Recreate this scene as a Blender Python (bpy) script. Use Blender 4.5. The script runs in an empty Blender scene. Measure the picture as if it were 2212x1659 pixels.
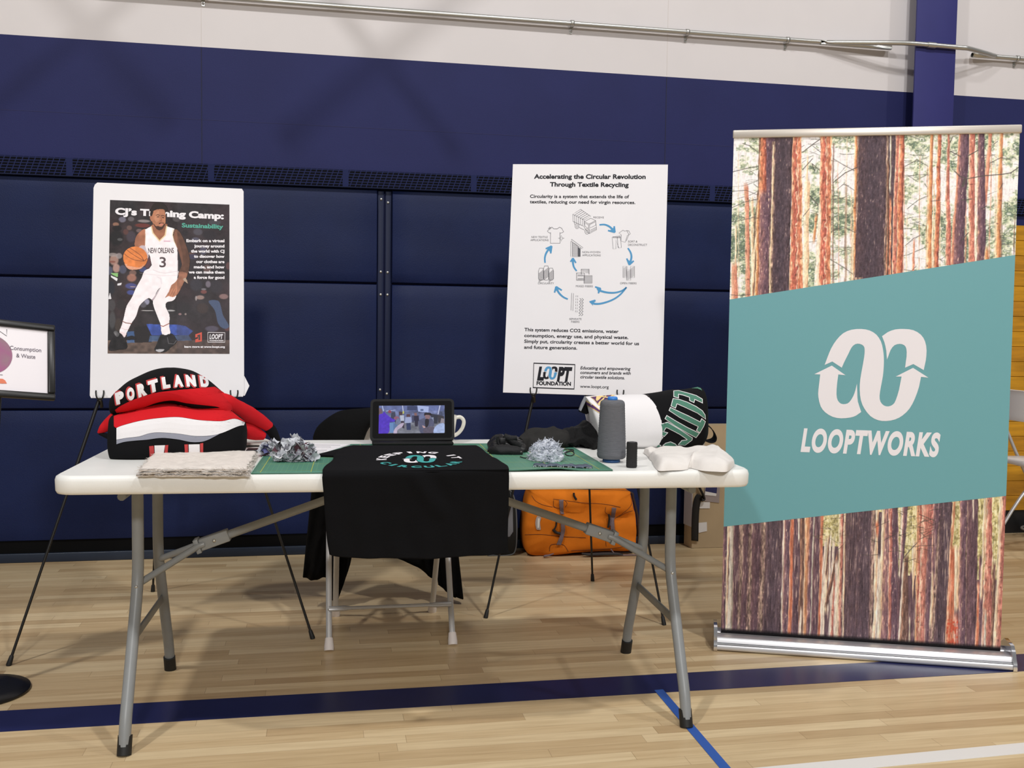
import bpy, math, random
import numpy as np
from mathutils import Vector, Matrix
from mathutils.geometry import tessellate_polygon

S = bpy.context.scene
COL = S.collection
PI = math.pi

# ------------------------------------------------------------------ camera
CAM = np.array([-0.1645, -2.5746, 1.1271])
FPX, IW, IH = 2149.6, 2212.0, 1659.0
YAW, PITCH, ROLL = 0.1543, 0.0599, 0.0140
_f = np.array([math.sin(YAW) * math.cos(PITCH), math.cos(YAW) * math.cos(PITCH), -math.sin(PITCH)])
_r = np.array([math.cos(YAW), -math.sin(YAW), 0.0])
_u = np.cross(_r, _f)
CR = _r * math.cos(ROLL) + _u * math.sin(ROLL)
CU = -_r * math.sin(ROLL) + _u * math.cos(ROLL)
CF = _f
cam_data = bpy.data.cameras.new('camera')
cam_data.sensor_width = 36.0
cam_data.lens = 36.0 * FPX / IW
cam_data.clip_start = 0.05
camera = bpy.data.objects.new('camera', cam_data)
COL.objects.link(camera)
camera.matrix_world = Matrix(((CR[0], CU[0], -CF[0], CAM[0]), (CR[1], CU[1], -CF[1], CAM[1]),
                              (CR[2], CU[2], -CF[2], CAM[2]), (0, 0, 0, 1)))
S.camera = camera

# ------------------------------------------------------------------ world, lamps, exposure
S.view_settings.view_transform = 'Standard'
S.view_settings.look = 'None'
S.view_settings.exposure = 0.0
S.view_settings.gamma = 1.0
S.view_settings.use_curve_mapping = False
world = bpy.data.worlds.new('gym_ambience')
S.world = world
world.use_nodes = True
world.node_tree.nodes['Background'].inputs[0].default_value = (1.0, 0.985, 0.985, 1)
world.node_tree.nodes['Background'].inputs[1].default_value = 0.20


def lamp(loc, target, power, size, color=(1, 0.985, 0.97)):
    d = bpy.data.lights.new('gym_and_fill_lamp', 'AREA')
    d.shape = 'DISK'
    d.size = size
    d.energy = power
    d.color = color
    o = bpy.data.objects.new('gym_and_fill_lamp', d)
    COL.objects.link(o)
    o.location = loc
    o.rotation_euler = (Vector(target) - Vector(loc)).to_track_quat('-Z', 'Y').to_euler()
    return o


lamp((-3.0, -2.5, 7.0), (0, 0.8, 0.7), 185, 0.35)
lamp((2.4, -2.5, 7.0), (0.6, 1.2, 0.8), 165, 0.35)
lamp((6.8, -2.5, 7.0), (3.0, 2.0, 1.2), 115, 0.35)
lamp((-0.3, -12.0, 6.5), (0.5, 2.0, 1.2), 620, 1.0)  # added frontal fill, set low to brighten the upright faces

# ------------------------------------------------------------------ frames
WY, WANG = 2.3347, 0.0373                       # back wall: its distance and its turn against the table
WAX = np.array([math.cos(WANG), math.sin(WANG), 0.0])
WN = np.array([-math.sin(WANG), math.cos(WANG), 0.0])
W0 = np.array([0.0, WY, 0.0])


def wl(x, off, z):                               # along the wall, out from the wall, up
    return W0 + WAX * x - WN * off + np.array([0, 0, z])


def ray(x, y):
    return CF + CR * (x - IW / 2) / FPX - CU * (y - IH / 2) / FPX


def at(x, y, Y):                                 # traced point at depth Y
    d = ray(x, y)
    return CAM + d * ((Y - CAM[1]) / d[1])


def on_z(x, y, z):                               # traced point at height z
    d = ray(x, y)
    return CAM + d * ((z - CAM[2]) / d[2])


class Frame:
    """a plane in the place: origin, width axis u, height axis v, normal n (towards the front)"""
    def __init__(self, o, yaw, lean=0.0, roll=0.0):
        ux = np.array([math.cos(yaw), math.sin(yaw), 0.0])
        bk = np.array([-math.sin(yaw), math.cos(yaw), 0.0])
        v = np.array([0, 0, math.cos(lean)]) + bk * math.sin(lean)
        self.u = ux * math.cos(roll) + v * math.sin(roll)
        self.v = -ux * math.sin(roll) + v * math.cos(roll)
        self.n = np.cross(self.u, self.v)
        self.o = np.array(o, float)

    def p(self, a, b, w=0.0):
        return self.o + self.u * a + self.v * b + self.n * w

    def uv(self, x, y):
        d = ray(x, y)
        q = CAM + d * (((self.o - CAM) @ self.n) / (d @ self.n)) - self.o
        return float(q @ self.u), float(q @ self.v)


class Crop:
    def __init__(self, ox, oy, s):
        self.a = (ox, oy, s)

    def __call__(self, x, y):
        ox, oy, s = self.a
        return ox + x / s, oy + y / s


# ------------------------------------------------------------------ materials
def lin(c):
    out = []
    for k in c[:3]:
        k = k / 255.0
        out.append(k / 12.92 if k <= 0.04045 else ((k + 0.055) / 1.055) ** 2.4)
    return out


MATS = {}


def mat(name, c, rough=0.6, metal=0.0, var=0.0, vscale=8.0, bump=0.0, bscale=60.0, emit=0.0, spec=0.5, sheen=0.0,
        c2=None, stretch=None, coat=0.0):
    if name in MATS:
        return MATS[name]
    m = bpy.data.materials.new(name)
    m.use_nodes = True
    nt = m.node_tree
    b = nt.nodes['Principled BSDF']
    b.inputs['Roughness'].default_value = rough
    b.inputs['Metallic'].default_value = metal
    b.inputs['Specular IOR Level'].default_value = spec
    b.inputs['Coat Weight'].default_value = coat
    if sheen:
        b.inputs['Sheen Weight'].default_value = sheen
    L = lin(c)
    b.inputs['Base Color'].default_value = (*L, 1)
    tc = None
    if var or bump or c2:
        tc = nt.nodes.new('ShaderNodeTexCoord')
        src = tc.outputs['Object']
        if stretch:
            mp = nt.nodes.new('ShaderNodeMapping')
            mp.inputs['Scale'].default_value = stretch
            nt.links.new(src, mp.inputs[0])
            src = mp.outputs[0]
    if var or c2:
        n = nt.nodes.new('ShaderNodeTexNoise')
        n.inputs['Scale'].default_value = vscale
        n.inputs['Detail'].default_value = 5
        nt.links.new(src, n.inputs['Vector'])
        r = nt.nodes.new('ShaderNodeValToRGB')
        if c2:
            A, B = L, lin(c2)
        else:
            A = [k * (1 - var) for k in L]
            B = [min(1, k * (1 + var)) for k in L]
        r.color_ramp.elements[0].position = 0.35
        r.color_ramp.elements[1].position = 0.65
        r.color_ramp.elements[0].color = (*A, 1)
        r.color_ramp.elements[1].color = (*B, 1)
        nt.links.new(n.outputs['Fac'], r.inputs[0])
        nt.links.new(r.outputs[0], b.inputs['Base Color'])
    if bump:
        n = nt.nodes.new('ShaderNodeTexNoise')
        n.inputs['Scale'].default_value = bscale
        n.inputs['Detail'].default_value = 6
        nt.links.new(src, n.inputs['Vector'])
        bp = nt.nodes.new('ShaderNodeBump')
        bp.inputs['Strength'].default_value = bump
        bp.inputs['Distance'].default_value = 0.004
        nt.links.new(n.outputs['Fac'], bp.inputs['Height'])
        nt.links.new(bp.outputs[0], b.inputs['Normal'])
    if emit:
        b.inputs['Emission Color'].default_value = (*L, 1)
        b.inputs['Emission Strength'].default_value = emit
    MATS[name] = m
    return m


def print_mat(name, rough=0.55, emit=0.0):
    """ink on paper or cloth: the colour comes from the mesh's own print layer"""
    if name in MATS:
        return MATS[name]
    m = bpy.data.materials.new(name)
    m.use_nodes = True
    nt = m.node_tree
    b = nt.nodes['Principled BSDF']
    b.inputs['Roughness'].default_value = rough
    b.inputs['Specular IOR Level'].default_value = 0.12
    a = nt.nodes.new('ShaderNodeVertexColor')
    a.layer_name = 'print'
    if emit:
        b.inputs['Base Color'].default_value = (0.01, 0.01, 0.01, 1)
        nt.links.new(a.outputs[0], b.inputs['Emission Color'])
        b.inputs['Emission Strength'].default_value = emit
    else:
        nt.links.new(a.outputs[0], b.inputs['Base Color'])
    MATS[name] = m
    return m


# ------------------------------------------------------------------ mesh building
ORG = {}


def thing(name, label, cat, loc, group=None):
    o = bpy.data.objects.new(name, None)
    COL.objects.link(o)
    o.empty_display_size = 0.05
    o.location = tuple(float(k) for k in loc)
    ORG[o] = np.array(loc, float)
    o['label'] = label
    o['category'] = cat
    if group:
        o['group'] = group
    return o


def tag(o, label, cat, group=None, kind=None):
    o['label'] = label
    o['category'] = cat
    if group:
        o['group'] = group
    if kind:
        o['kind'] = kind
    return o


class MB:
    def __init__(self):
        self.v, self.f, self.m, self.s = [], [], [], []

    def add(self, vs, fs, m=0, smooth=True):
        k = len(self.v)
        self.v.extend([tuple(float(c) for c in q) for q in vs])
        for q in fs:
            self.f.append(tuple(i + k for i in q))
            self.m.append(m)
            self.s.append(smooth)

    def box(self, c, size, ax=None, m=0):
        """centre, full sizes, axes (3 unit vectors)"""
        c = np.array(c, float)
        ax = ax or (np.array([1, 0, 0]), np.array([0, 1, 0]), np.array([0, 0, 1]))
        a, b, d = [np.array(k, float) * s / 2 for k, s in zip(ax, size)]
        vs = [c - a - b - d, c + a - b - d, c + a + b - d, c - a + b - d, c - a - b + d, c + a - b + d, c + a + b + d, c - a + b + d]
        self.add(vs, [(3, 2, 1, 0), (4, 5, 6, 7), (0, 1, 5, 4), (1, 2, 6, 5), (2, 3, 7, 6), (3, 0, 4, 7)], m, False)

    def tube(self, path, r, seg=12, m=0, squash=None, closed=False):
        P = [np.array(p, float) for p in path]
        n = len(P)
        rs = r if hasattr(r, '__len__') else [r] * n
        t0 = P[1] - P[0]
        t0 /= np.linalg.norm(t0)
        up = np.array([0, 0, 1.0]) if abs(t0[2]) < 0.9 else np.array([0, 1.0, 0])
        a = np.cross(t0, up)
        a /= np.linalg.norm(a)
        vs = []
        for i in range(n):
            if closed:
                t = P[(i + 1) % n] - P[i - 1]
            else:
                t = P[min(i + 1, n - 1)] - P[max(i - 1, 0)]
            t /= (np.linalg.norm(t) + 1e-12)
            a = a - t * (a @ t)
            a /= (np.linalg.norm(a) + 1e-12)
            b = np.cross(t, a)
            for k in range(seg):
                th = 2 * PI * k / seg
                vs.append(P[i] + a * rs[i] * math.cos(th) + b * rs[i] * math.sin(th) * (squash or 1))
        fs = []
        for i in range(n if closed else n - 1):
            for k in range(seg):
                k2 = (k + 1) % seg
                j = (i + 1) % n
                fs.append((i * seg + k, i * seg + k2, j * seg + k2, j * seg + k))
        self.add(vs, fs, m, True)
        if not closed:
            self.add(vs[:seg], [tuple(range(seg))[::-1]], m, False)
            self.add(vs[-seg:], [tuple(range(seg))], m, False)

    def lathe(self, prof, c, seg=40, m=0, axis=(0, 0, 1)):
        """prof: (radius, height) list; c: base centre"""
        c = np.array(c, float)
        ax = np.array(axis, float)
        ax /= np.linalg.norm(ax)
        a = np.cross(ax, [0.3, 1, 0.1]) if abs(ax[1]) < 0.9 else np.cross(ax, [1, 0, 0])
        a /= np.linalg.norm(a)
        b = np.cross(ax, a)
        vs, fs = [], []
        for (r, h) in prof:
            for k in range(seg):
                th = 2 * PI * k / seg
                vs.append(c + ax * h + (a * math.cos(th) + b * math.sin(th)) * max(r, 1e-5))
        for i in range(len(prof) - 1):
            for k in range(seg):
                k2 = (k + 1) % seg
                fs.append((i * seg + k, i * seg + k2, (i + 1) * seg + k2, (i + 1) * seg + k))
        self.add(vs, fs, m, True)

    def grid(self, P, m=0, smooth=True, mfun=None):
        """P[i][j] -> 3D point; mfun(i, j) -> material slot"""
        a, b = len(P), len(P[0])
        k = len(self.v)
        for row in P:
            for q in row:
                self.v.append(tuple(float(c) for c in q))
        for i in range(a - 1):
            for j in range(b - 1):
                self.f.append((k + i * b + j, k + i * b + j + 1, k + (i + 1) * b + j + 1, k + (i + 1) * b + j))
                self.m.append(mfun(i, j) if mfun else m)
                self.s.append(smooth)

    def poly(self, pts, m=0):
        """a flat filled outline of 3D points"""
        P = [Vector([float(c) for c in q]) for q in pts]
        self.add(pts, [tuple(t) for t in tessellate_polygon([P])], m, False)

    def prism(self, pts, ext, m=0):
        """an outline of 3D points pushed along ext, closed"""
        n = len(pts)
        A = [np.array(q, float) for q in pts]
        B = [q + np.array(ext, float) for q in A]
        tr = [tuple(t) for t in tessellate_polygon([[Vector(q) for q in A]])]
        self.add(A, [t[::-1] for t in tr], m, False)
        self.add(B, tr, m, False)
        self.add(A + B, [(i, (i + 1) % n, n + (i + 1) % n, n + i) for i in range(n)], m, False)

    def strip(self, pts, w, fr, lift, m=0, closed=False, wend=None):
        """a printed line: pts in plane (u, v), constant width"""
        P = [np.array(q, float) for q in pts]
        n = len(P)
        vs, fs = [], []
        for i in range(n):
            if closed:
                d = P[(i + 1) % n] - P[i - 1]
            else:
                d = P[min(i + 1, n - 1)] - P[max(0, i - 1)]
            d /= (np.linalg.norm(d) + 1e-9)
            q = np.array([-d[1], d[0]])
            ww = w if wend is None else w + (wend - w) * i / (n - 1)
            vs.append(fr.p(*(P[i] + q * ww / 2), lift))
            vs.append(fr.p(*(P[i] - q * ww / 2), lift))
        for i in range(n if closed else n - 1):
            j = (i + 1) % n
            fs.append((2 * i, 2 * i + 1, 2 * j + 1, 2 * j))
        self.add(vs, fs, m, False)

    def build(self, name, mats, parent=None, bevel=0.0, bseg=2, subsurf=0, solid=0.0, weld=False, flip=False):
        me = bpy.data.meshes.new(name)
        org = ORG[parent] if parent is not None else np.zeros(3)
        me.from_pydata([(x - org[0], y - org[1], z - org[2]) for x, y, z in self.v], [], self.f)
        mats = mats if isinstance(mats, (list, tuple)) else [mats]
        for k in mats:
            me.materials.append(k)
        me.polygons.foreach_set('material_index', self.m)
        me.polygons.foreach_set('use_smooth', self.s)
        me.update()
        o = bpy.data.objects.new(name, me)
        COL.objects.link(o)
        if parent is not None:
            o.parent = parent
        ORG[o] = org
        if weld:
            w = o.modifiers.new('weld', 'WELD')
            w.merge_threshold = 0.0002
        if solid:
            s = o.modifiers.new('solid', 'SOLIDIFY')
            s.thickness = solid
            s.offset = -1
        if bevel:
            b = o.modifiers.new('bevel', 'BEVEL')
            b.width = bevel
            b.segments = bseg
            b.limit_method = 'ANGLE'
            b.angle_limit = 0.7
            b.harden_normals = False
            if bseg > 1:
                me.polygons.foreach_set('use_smooth', [True] * len(me.polygons))
        if subsurf:
            s = o.modifiers.new('subsurf', 'SUBSURF')
            s.levels = s.render_levels = subsurf
        return o


def one(fn, name, mats, parent=None, **kw):
    b = MB()
    fn(b)
    return b.build(name, mats, parent, **kw)


def spline(pts, n=8, closed=False):
    """Catmull-Rom through points of any dimension"""
    P = [np.array(p, float) for p in pts]
    m = len(P)
    out = []
    rng = range(m) if closed else range(m - 1)
    for i in rng:
        if closed:
            p0, p1, p2, p3 = P[i - 1], P[i], P[(i + 1) % m], P[(i + 2) % m]
        else:
            p0, p1, p2, p3 = P[max(i - 1, 0)], P[i], P[i + 1], P[min(i + 2, m - 1)]
        for k in range(n):
            t = k / n
            out.append(0.5 * ((2 * p1) + (-p0 + p2) * t + (2 * p0 - 5 * p1 + 4 * p2 - p3) * t * t + (-p0 + 3 * p1 - 3 * p2 + p3) * t ** 3))
    if not closed:
        out.append(P[-1])
    return out


# ------------------------------------------------------------------ lettering
_TX = {}


def text2d(s, bold=0.0, shear=0.0, space=1.0):
    """flat letters as triangles: (verts, faces), cap height 1, ink from x = 0 to its width"""
    key = (s, bold, shear, space)
    if key in _TX:
        return _TX[key]
    c = bpy.data.curves.new('lettering', 'FONT')
    c.body = s
    c.size = 1.0
    c.offset = bold
    c.shear = shear
    c.space_character = space
    c.resolution_u = 8 if len(s) < 12 else 4
    c.fill_mode = 'FRONT'
    o = bpy.data.objects.new('lettering', c)
    COL.objects.link(o)
    dg = bpy.context.evaluated_depsgraph_get()
    me = bpy.data.meshes.new_from_object(o.evaluated_get(dg))
    v = np.zeros(len(me.vertices) * 3)
    me.vertices.foreach_get('co', v)
    v = v.reshape(-1, 3)[:, :2].copy()
    f = [tuple(p.vertices) for p in me.polygons]
    bpy.data.objects.remove(o)
    bpy.data.curves.remove(c)
    bpy.data.meshes.remove(me)
    if s != 'H':
        h = text2d('H', bold)[2]
        v /= h
        v[:, 0] -= v[:, 0].min()
        out = (v, f, 1.0)
    else:
        out = (v, f, float(v[:, 1].max()))
    _TX[key] = out
    return out


def letters(mb, s, fr, pl, pr, cap, lift, m=0, bold=0.02, shear=0.0, space=1.0):
    """letter s on plane fr from baseline point pl to baseline point pr"""
    v, f, _ = text2d(s, bold, shear, space)
    pl, pr = np.array(pl, float), np.array(pr, float)
    d = pr - pl
    w = v[:, 0].max()
    q = np.array([-d[1], d[0]]) / (np.linalg.norm(d) + 1e-9) * cap
    vs = [fr.p(*(pl + d * (a / w) + q * b), lift) for a, b in v]
    mb.add(vs, f, m, False)


# ------------------------------------------------------------------ prints painted on a grid
def vnoise(ny, nx, cy, cx, seed):
    """smooth value noise with cells of cy x cx pixels"""
    r = np.random.RandomState(seed)
    gy, gx = int(ny / cy) + 3, int(nx / cx) + 3
    g = r.rand(gy, gx)
    y = np.arange(ny) / cy
    x = np.arange(nx) / cx
    y0, x0 = y.astype(int), x.astype(int)
    fy, fx = y - y0, x - x0
    fy = (fy * fy * (3 - 2 * fy))[:, None]
    fx = (fx * fx * (3 - 2 * fx))[None, :]
    a = g[y0][:, x0]
    b = g[y0][:, x0 + 1]
    c = g[y0 + 1][:, x0]
    d = g[y0 + 1][:, x0 + 1]
    return (a * (1 - fx) + b * fx) * (1 - fy) + (c * (1 - fx) + d * fx) * fy


class Canvas:
    """a print: colours on a grid of u x v"""
    def __init__(self, u0, u1, v0, v1, step):
        self.nx = int(round((u1 - u0) / step))
        self.ny = int(round((v1 - v0) / step))
        self.u = np.linspace(u0, u1, self.nx)
        self.v = np.linspace(v0, v1, self.ny)
        self.U, self.V = np.meshgrid(self.u, self.v)
        self.c = np.zeros((self.ny, self.nx, 3))
        self.a = np.zeros((self.ny, self.nx))
        self.step = step

    def inside(self, pts):
        P = np.array(pts, float)
        r = np.zeros((self.ny, self.nx), bool)
        j0 = np.searchsorted(self.u, P[:, 0].min()); j1 = np.searchsorted(self.u, P[:, 0].max())
        i0 = np.searchsorted(self.v, P[:, 1].min()); i1 = np.searchsorted(self.v, P[:, 1].max())
        X, Y = self.U[i0:i1, j0:j1], self.V[i0:i1, j0:j1]
        k = np.zeros(X.shape, bool)
        n = len(P)
        for a in range(n):
            x1, y1 = P[a]
            x2, y2 = P[(a + 1) % n]
            if y1 == y2:
                continue
            c = ((y1 > Y) != (y2 > Y)) & (X < (x2 - x1) * (Y - y1) / (y2 - y1) + x1)
            k ^= c
        r[i0:i1, j0:j1] = k
        return r

    def poly(self, pts, col, alpha=1.0, smooth=0, grain=0.0):
        if smooth:
            pts = spline(pts, smooth, True)
        k = self.inside(pts)
        col = np.array(col, float)
        if grain:
            g = 1 + (vnoise(self.ny, self.nx, 9, 9, len(pts) * 7 + int(col[0])) - 0.5) * grain
            self.c[k] = self.c[k] * (1 - alpha) + (col[None] * g[k][:, None]) * alpha
        else:
            self.c[k] = self.c[k] * (1 - alpha) + col * alpha
        self.a[k] = np.maximum(self.a[k], alpha)

    def line(self, pts, w, col, alpha=1.0):
        P = [np.array(p, float) for p in pts]
        for a, b in zip(P[:-1], P[1:]):
            lo = np.minimum(a, b) - w
            hi = np.maximum(a, b) + w
            j0, j1 = np.searchsorted(self.u, [lo[0], hi[0]])
            i0, i1 = np.searchsorted(self.v, [lo[1], hi[1]])
            X, Y = self.U[i0:i1, j0:j1], self.V[i0:i1, j0:j1]
            d = b - a
            L2 = d @ d + 1e-12
            t = np.clip(((X - a[0]) * d[0] + (Y - a[1]) * d[1]) / L2, 0, 1)
            dist = np.hypot(X - a[0] - t * d[0], Y - a[1] - t * d[1])
            k = np.clip((w / 2 - dist) / self.step + 0.5, 0, 1) * alpha
            self.c[i0:i1, j0:j1] = self.c[i0:i1, j0:j1] * (1 - k[..., None]) + np.array(col, float) * k[..., None]
            self.a[i0:i1, j0:j1] = np.maximum(self.a[i0:i1, j0:j1], k)

    def soft(self, cu, cv, ru, rv, col, alpha=1.0, hard=3.0):
        d = ((self.U - cu) / ru) ** 2 + ((self.V - cv) / rv) ** 2
        k = np.clip((1 - d) * hard, 0, 1) * alpha
        self.c = self.c * (1 - k[..., None]) + np.array(col, float) * k[..., None]

    def mesh(self, name, fr, lift, material, parent, keep=None, gain=1.0):
        ny, nx = self.ny, self.nx
        P = fr.o[None, None] + fr.u * self.U[..., None] + fr.v * self.V[..., None] + fr.n * lift
        P = (P - ORG[parent]).reshape(-1, 3)
        idx = np.arange(ny * nx).reshape(ny, nx)
        q = np.stack([idx[:-1, :-1], idx[:-1, 1:], idx[1:, 1:], idx[1:, :-1]], -1)
        if keep is not None:
            q = q[keep[:-1, :-1]]
        q = q.reshape(-1, 4)
        used = np.unique(q)
        remap = np.zeros(ny * nx, int)
        remap[used] = np.arange(len(used))
        q = remap[q]
        P = P[used]
        me = bpy.data.meshes.new(name)
        me.vertices.add(len(P))
        me.vertices.foreach_set('co', P.ravel())
        me.loops.add(q.size)
        me.loops.foreach_set('vertex_index', q.ravel())
        me.polygons.add(len(q))
        me.polygons.foreach_set('loop_start', np.arange(len(q)) * 4)
        me.polygons.foreach_set('loop_total', np.full(len(q), 4))
        me.update(calc_edges=True)
        c = np.clip(self.c.reshape(-1, 3)[used] / 255.0, 0, 1)
        c = np.where(c <= 0.04045, c / 12.92, ((c + 0.055) / 1.055) ** 2.4) * gain
        rgba = np.ones((len(P), 4), np.float32)
        rgba[:, :3] = np.clip(c, 0, 1)
        at_ = me.color_attributes.new('print', 'FLOAT_COLOR', 'POINT')
        at_.data.foreach_set('color', rgba.ravel())
        me.materials.append(material)
        o = bpy.data.objects.new(name, me)
        COL.objects.link(o)
        o.parent = parent
        ORG[o] = ORG[parent]
        return o


# ================================================================== the setting
def struct(o):
    o['kind'] = 'structure'
    return o


def math_node(nt, op, a, b=None):
    n = nt.nodes.new('ShaderNodeMath')
    n.operation = op
    for i, k in enumerate((a, b)):
        if k is None:
            continue
        if isinstance(k, (int, float)):
            n.inputs[i].default_value = k
        else:
            nt.links.new(k, n.inputs[i])
    return n.outputs[0]


def floor_material():
    m = bpy.data.materials.new('maple_floor')
    m.use_nodes = True
    nt = m.node_tree
    b = nt.nodes['Principled BSDF']
    tc = nt.nodes.new('ShaderNodeTexCoord')
    mp = nt.nodes.new('ShaderNodeMapping')
    mp.inputs['Rotation'].default_value = (0, 0, -WANG)
    nt.links.new(tc.outputs['Object'], mp.inputs[0])
    sp = nt.nodes.new('ShaderNodeSeparateXYZ')
    nt.links.new(mp.outputs[0], sp.inputs[0])
    PW = 0.050
    yy = math_node(nt, 'DIVIDE', sp.outputs[1], PW)
    row = math_node(nt, 'FLOOR', yy)
    fr = math_node(nt, 'FRACT', yy)
    w1 = nt.nodes.new('ShaderNodeTexWhiteNoise')
    w1.noise_dimensions = '1D'
    nt.links.new(row, w1.inputs['W'])
    xs = math_node(nt, 'ADD', math_node(nt, 'DIVIDE', sp.outputs[0], 0.72), math_node(nt, 'MULTIPLY', w1.outputs[0], 7.0))
    pk = math_node(nt, 'FLOOR', xs)
    fx = math_node(nt, 'FRACT', xs)
    cx = nt.nodes.new('ShaderNodeCombineXYZ')
    nt.links.new(row, cx.inputs[0])
    nt.links.new(pk, cx.inputs[1])
    w2 = nt.nodes.new('ShaderNodeTexWhiteNoise')
    w2.noise_dimensions = '2D'
    nt.links.new(cx.outputs[0], w2.inputs['Vector'])
    ramp = nt.nodes.new('ShaderNodeValToRGB')
    e = ramp.color_ramp.elements
    e[0].position, e[1].position = 0.0, 1.0
    e[0].color = (*lin((190, 163, 124)), 1)
    e[1].color = (*lin((221, 199, 160)), 1)
    k = e.new(0.5)
    k.color = (*lin((208, 183, 143)), 1)
    nt.links.new(w2.outputs[0], ramp.inputs[0])
    # grain, stretched along the boards
    mg = nt.nodes.new('ShaderNodeMapping')
    mg.inputs['Scale'].default_value = (2.2, 30, 1)
    nt.links.new(mp.outputs[0], mg.inputs[0])
    ng = nt.nodes.new('ShaderNodeTexNoise')
    ng.inputs['Scale'].default_value = 2.0
    ng.inputs['Detail'].default_value = 6
    nt.links.new(mg.outputs[0], ng.inputs['Vector'])
    mx = nt.nodes.new('ShaderNodeMix')
    mx.data_type = 'RGBA'
    mx.blend_type = 'MULTIPLY'
    mx.inputs[0].default_value = 1.0
    rg = nt.nodes.new('ShaderNodeValToRGB')
    rg.color_ramp.elements[0].position, rg.color_ramp.elements[1].position = 0.3, 0.62
    rg.color_ramp.elements[0].color = (0.86, 0.83, 0.79, 1)
    rg.color_ramp.elements[1].color = (1, 1, 1, 1)
    nt.links.new(ng.outputs[0], rg.inputs[0])
    nt.links.new(ramp.outputs[0], mx.inputs['A'])
    nt.links.new(rg.outputs[0], mx.inputs['B'])
    # scuffs: dark marks in small patches
    ns = nt.nodes.new('ShaderNodeTexNoise')
    ns.inputs['Scale'].default_value = 7.0
    ns.inputs['Detail'].default_value = 8
    ms = nt.nodes.new('ShaderNodeMapping')
    ms.inputs['Scale'].default_value = (1.0, 3.0, 1)
    nt.links.new(mp.outputs[0], ms.inputs[0])
    nt.links.new(ms.outputs[0], ns.inputs['Vector'])
    rs = nt.nodes.new('ShaderNodeValToRGB')
    rs.color_ramp.elements[0].position, rs.color_ramp.elements[1].position = 0.72, 0.78
    rs.color_ramp.elements[0].color = (0, 0, 0, 1)
    rs.color_ramp.elements[1].color = (0.55, 0.55, 0.55, 1)
    nt.links.new(ns.outputs[0], rs.inputs[0])
    m2 = nt.nodes.new('ShaderNodeMix')
    m2.data_type = 'RGBA'
    nt.links.new(rs.outputs[0], m2.inputs[0])
    nt.links.new(mx.outputs['Result'], m2.inputs['A'])
    m2.inputs['B'].default_value = (*lin((95, 82, 70)), 1)
    # joints between boards
    g1 = math_node(nt, 'LESS_THAN', fr, 0.022)
    g2 = math_node(nt, 'LESS_THAN', fx, 0.0022)
    g = math_node(nt, 'MULTIPLY', math_node(nt, 'MAXIMUM', g1, g2), 0.45)
    m3 = nt.nodes.new('ShaderNodeMix')
    m3.data_type = 'RGBA'
    nt.links.new(g, m3.inputs[0])
    nt.links.new(m2.outputs['Result'], m3.inputs['A'])
    m3.inputs['B'].default_value = (*lin((110, 80, 52)), 1)
    nt.links.new(m3.outputs['Result'], b.inputs['Base Color'])
    b.inputs['Roughness'].default_value = 0.32
    b.inputs['Specular IOR Level'].default_value = 0.4
    return m


def slots_material():
    """painted steel with rows of open slots"""
    m = bpy.data.materials.new('slotted_steel')
    m.use_nodes = True
    nt = m.node_tree
    b = nt.nodes['Principled BSDF']
    b.inputs['Roughness'].default_value = 0.6
    b.inputs['Specular IOR Level'].default_value = 0.05
    tc = nt.nodes.new('ShaderNodeTexCoord')
    sp = nt.nodes.new('ShaderNodeSeparateXYZ')
    nt.links.new(tc.outputs['Object'], sp.inputs[0])
    x = math_node(nt, 'ADD', math_node(nt, 'DIVIDE', sp.outputs[0], 0.026), math_node(nt, 'MULTIPLY', sp.outputs[2], -14.0))
    z = math_node(nt, 'DIVIDE', sp.outputs[2], 0.0128)
    hx = math_node(nt, 'GREATER_THAN', math_node(nt, 'FRACT', x), 0.16)
    hz = math_node(nt, 'GREATER_THAN', math_node(nt, 'FRACT', z), 0.30)
    h = math_node(nt, 'MULTIPLY', hx, hz)
    px = math_node(nt, 'GREATER_THAN', math_node(nt, 'FRACT', math_node(nt, 'DIVIDE', sp.outputs[0], 0.62)), 0.045)
    h = math_node(nt, 'MULTIPLY', h, px)
    mx = nt.nodes.new('ShaderNodeMix')
    mx.data_type = 'RGBA'
    nt.links.new(h, mx.inputs[0])
    mx.inputs['A'].default_value = (*lin((38, 44, 80)), 1)
    mx.inputs['B'].default_value = (*lin((9, 10, 16)), 1)
    nt.links.new(mx.outputs['Result'], b.inputs['Base Color'])
    return m


M_FLOOR = floor_material()
M_WHITE_WALL = mat('white_wall_paint', (209, 204, 204), 0.7, var=0.015, vscale=3)
M_BLUE_WALL = mat('navy_wall_paint', (34, 38, 84), 0.6, spec=0.2, var=0.06, vscale=2.5, bump=0.12, bscale=220)
M_PAD = mat('navy_vinyl', (18, 30, 68), 0.5, spec=0.2, var=0.08, vscale=5, bump=0.25, bscale=260)
M_COLUMN = mat('blue_column_paint', (48, 49, 108), 0.5, spec=0.3, var=0.03)
M_STEEL = mat('galvanised_steel', (190, 190, 186), 0.35, metal=0.85)
M_BLACK = mat('black_paint', (20, 20, 22), 0.45)
M_LINE = mat('navy_court_paint', (34, 38, 80), 0.3, var=0.06, vscale=12)

# floor
fl = one(lambda b: b.add([(-7, -9, 0), (9, -9, 0), (9, 2.9, 0), (-7, 2.9, 0)], [(0, 1, 2, 3)], 0, False), 'floor', M_FLOOR)
struct(fl)


def floor_strip(name, pts, m, h=0.0008):
    b = MB()
    b.prism([(x, y, 0.0002) for x, y in pts], (0, 0, h))
    return b.build(name, m, fl)


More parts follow.
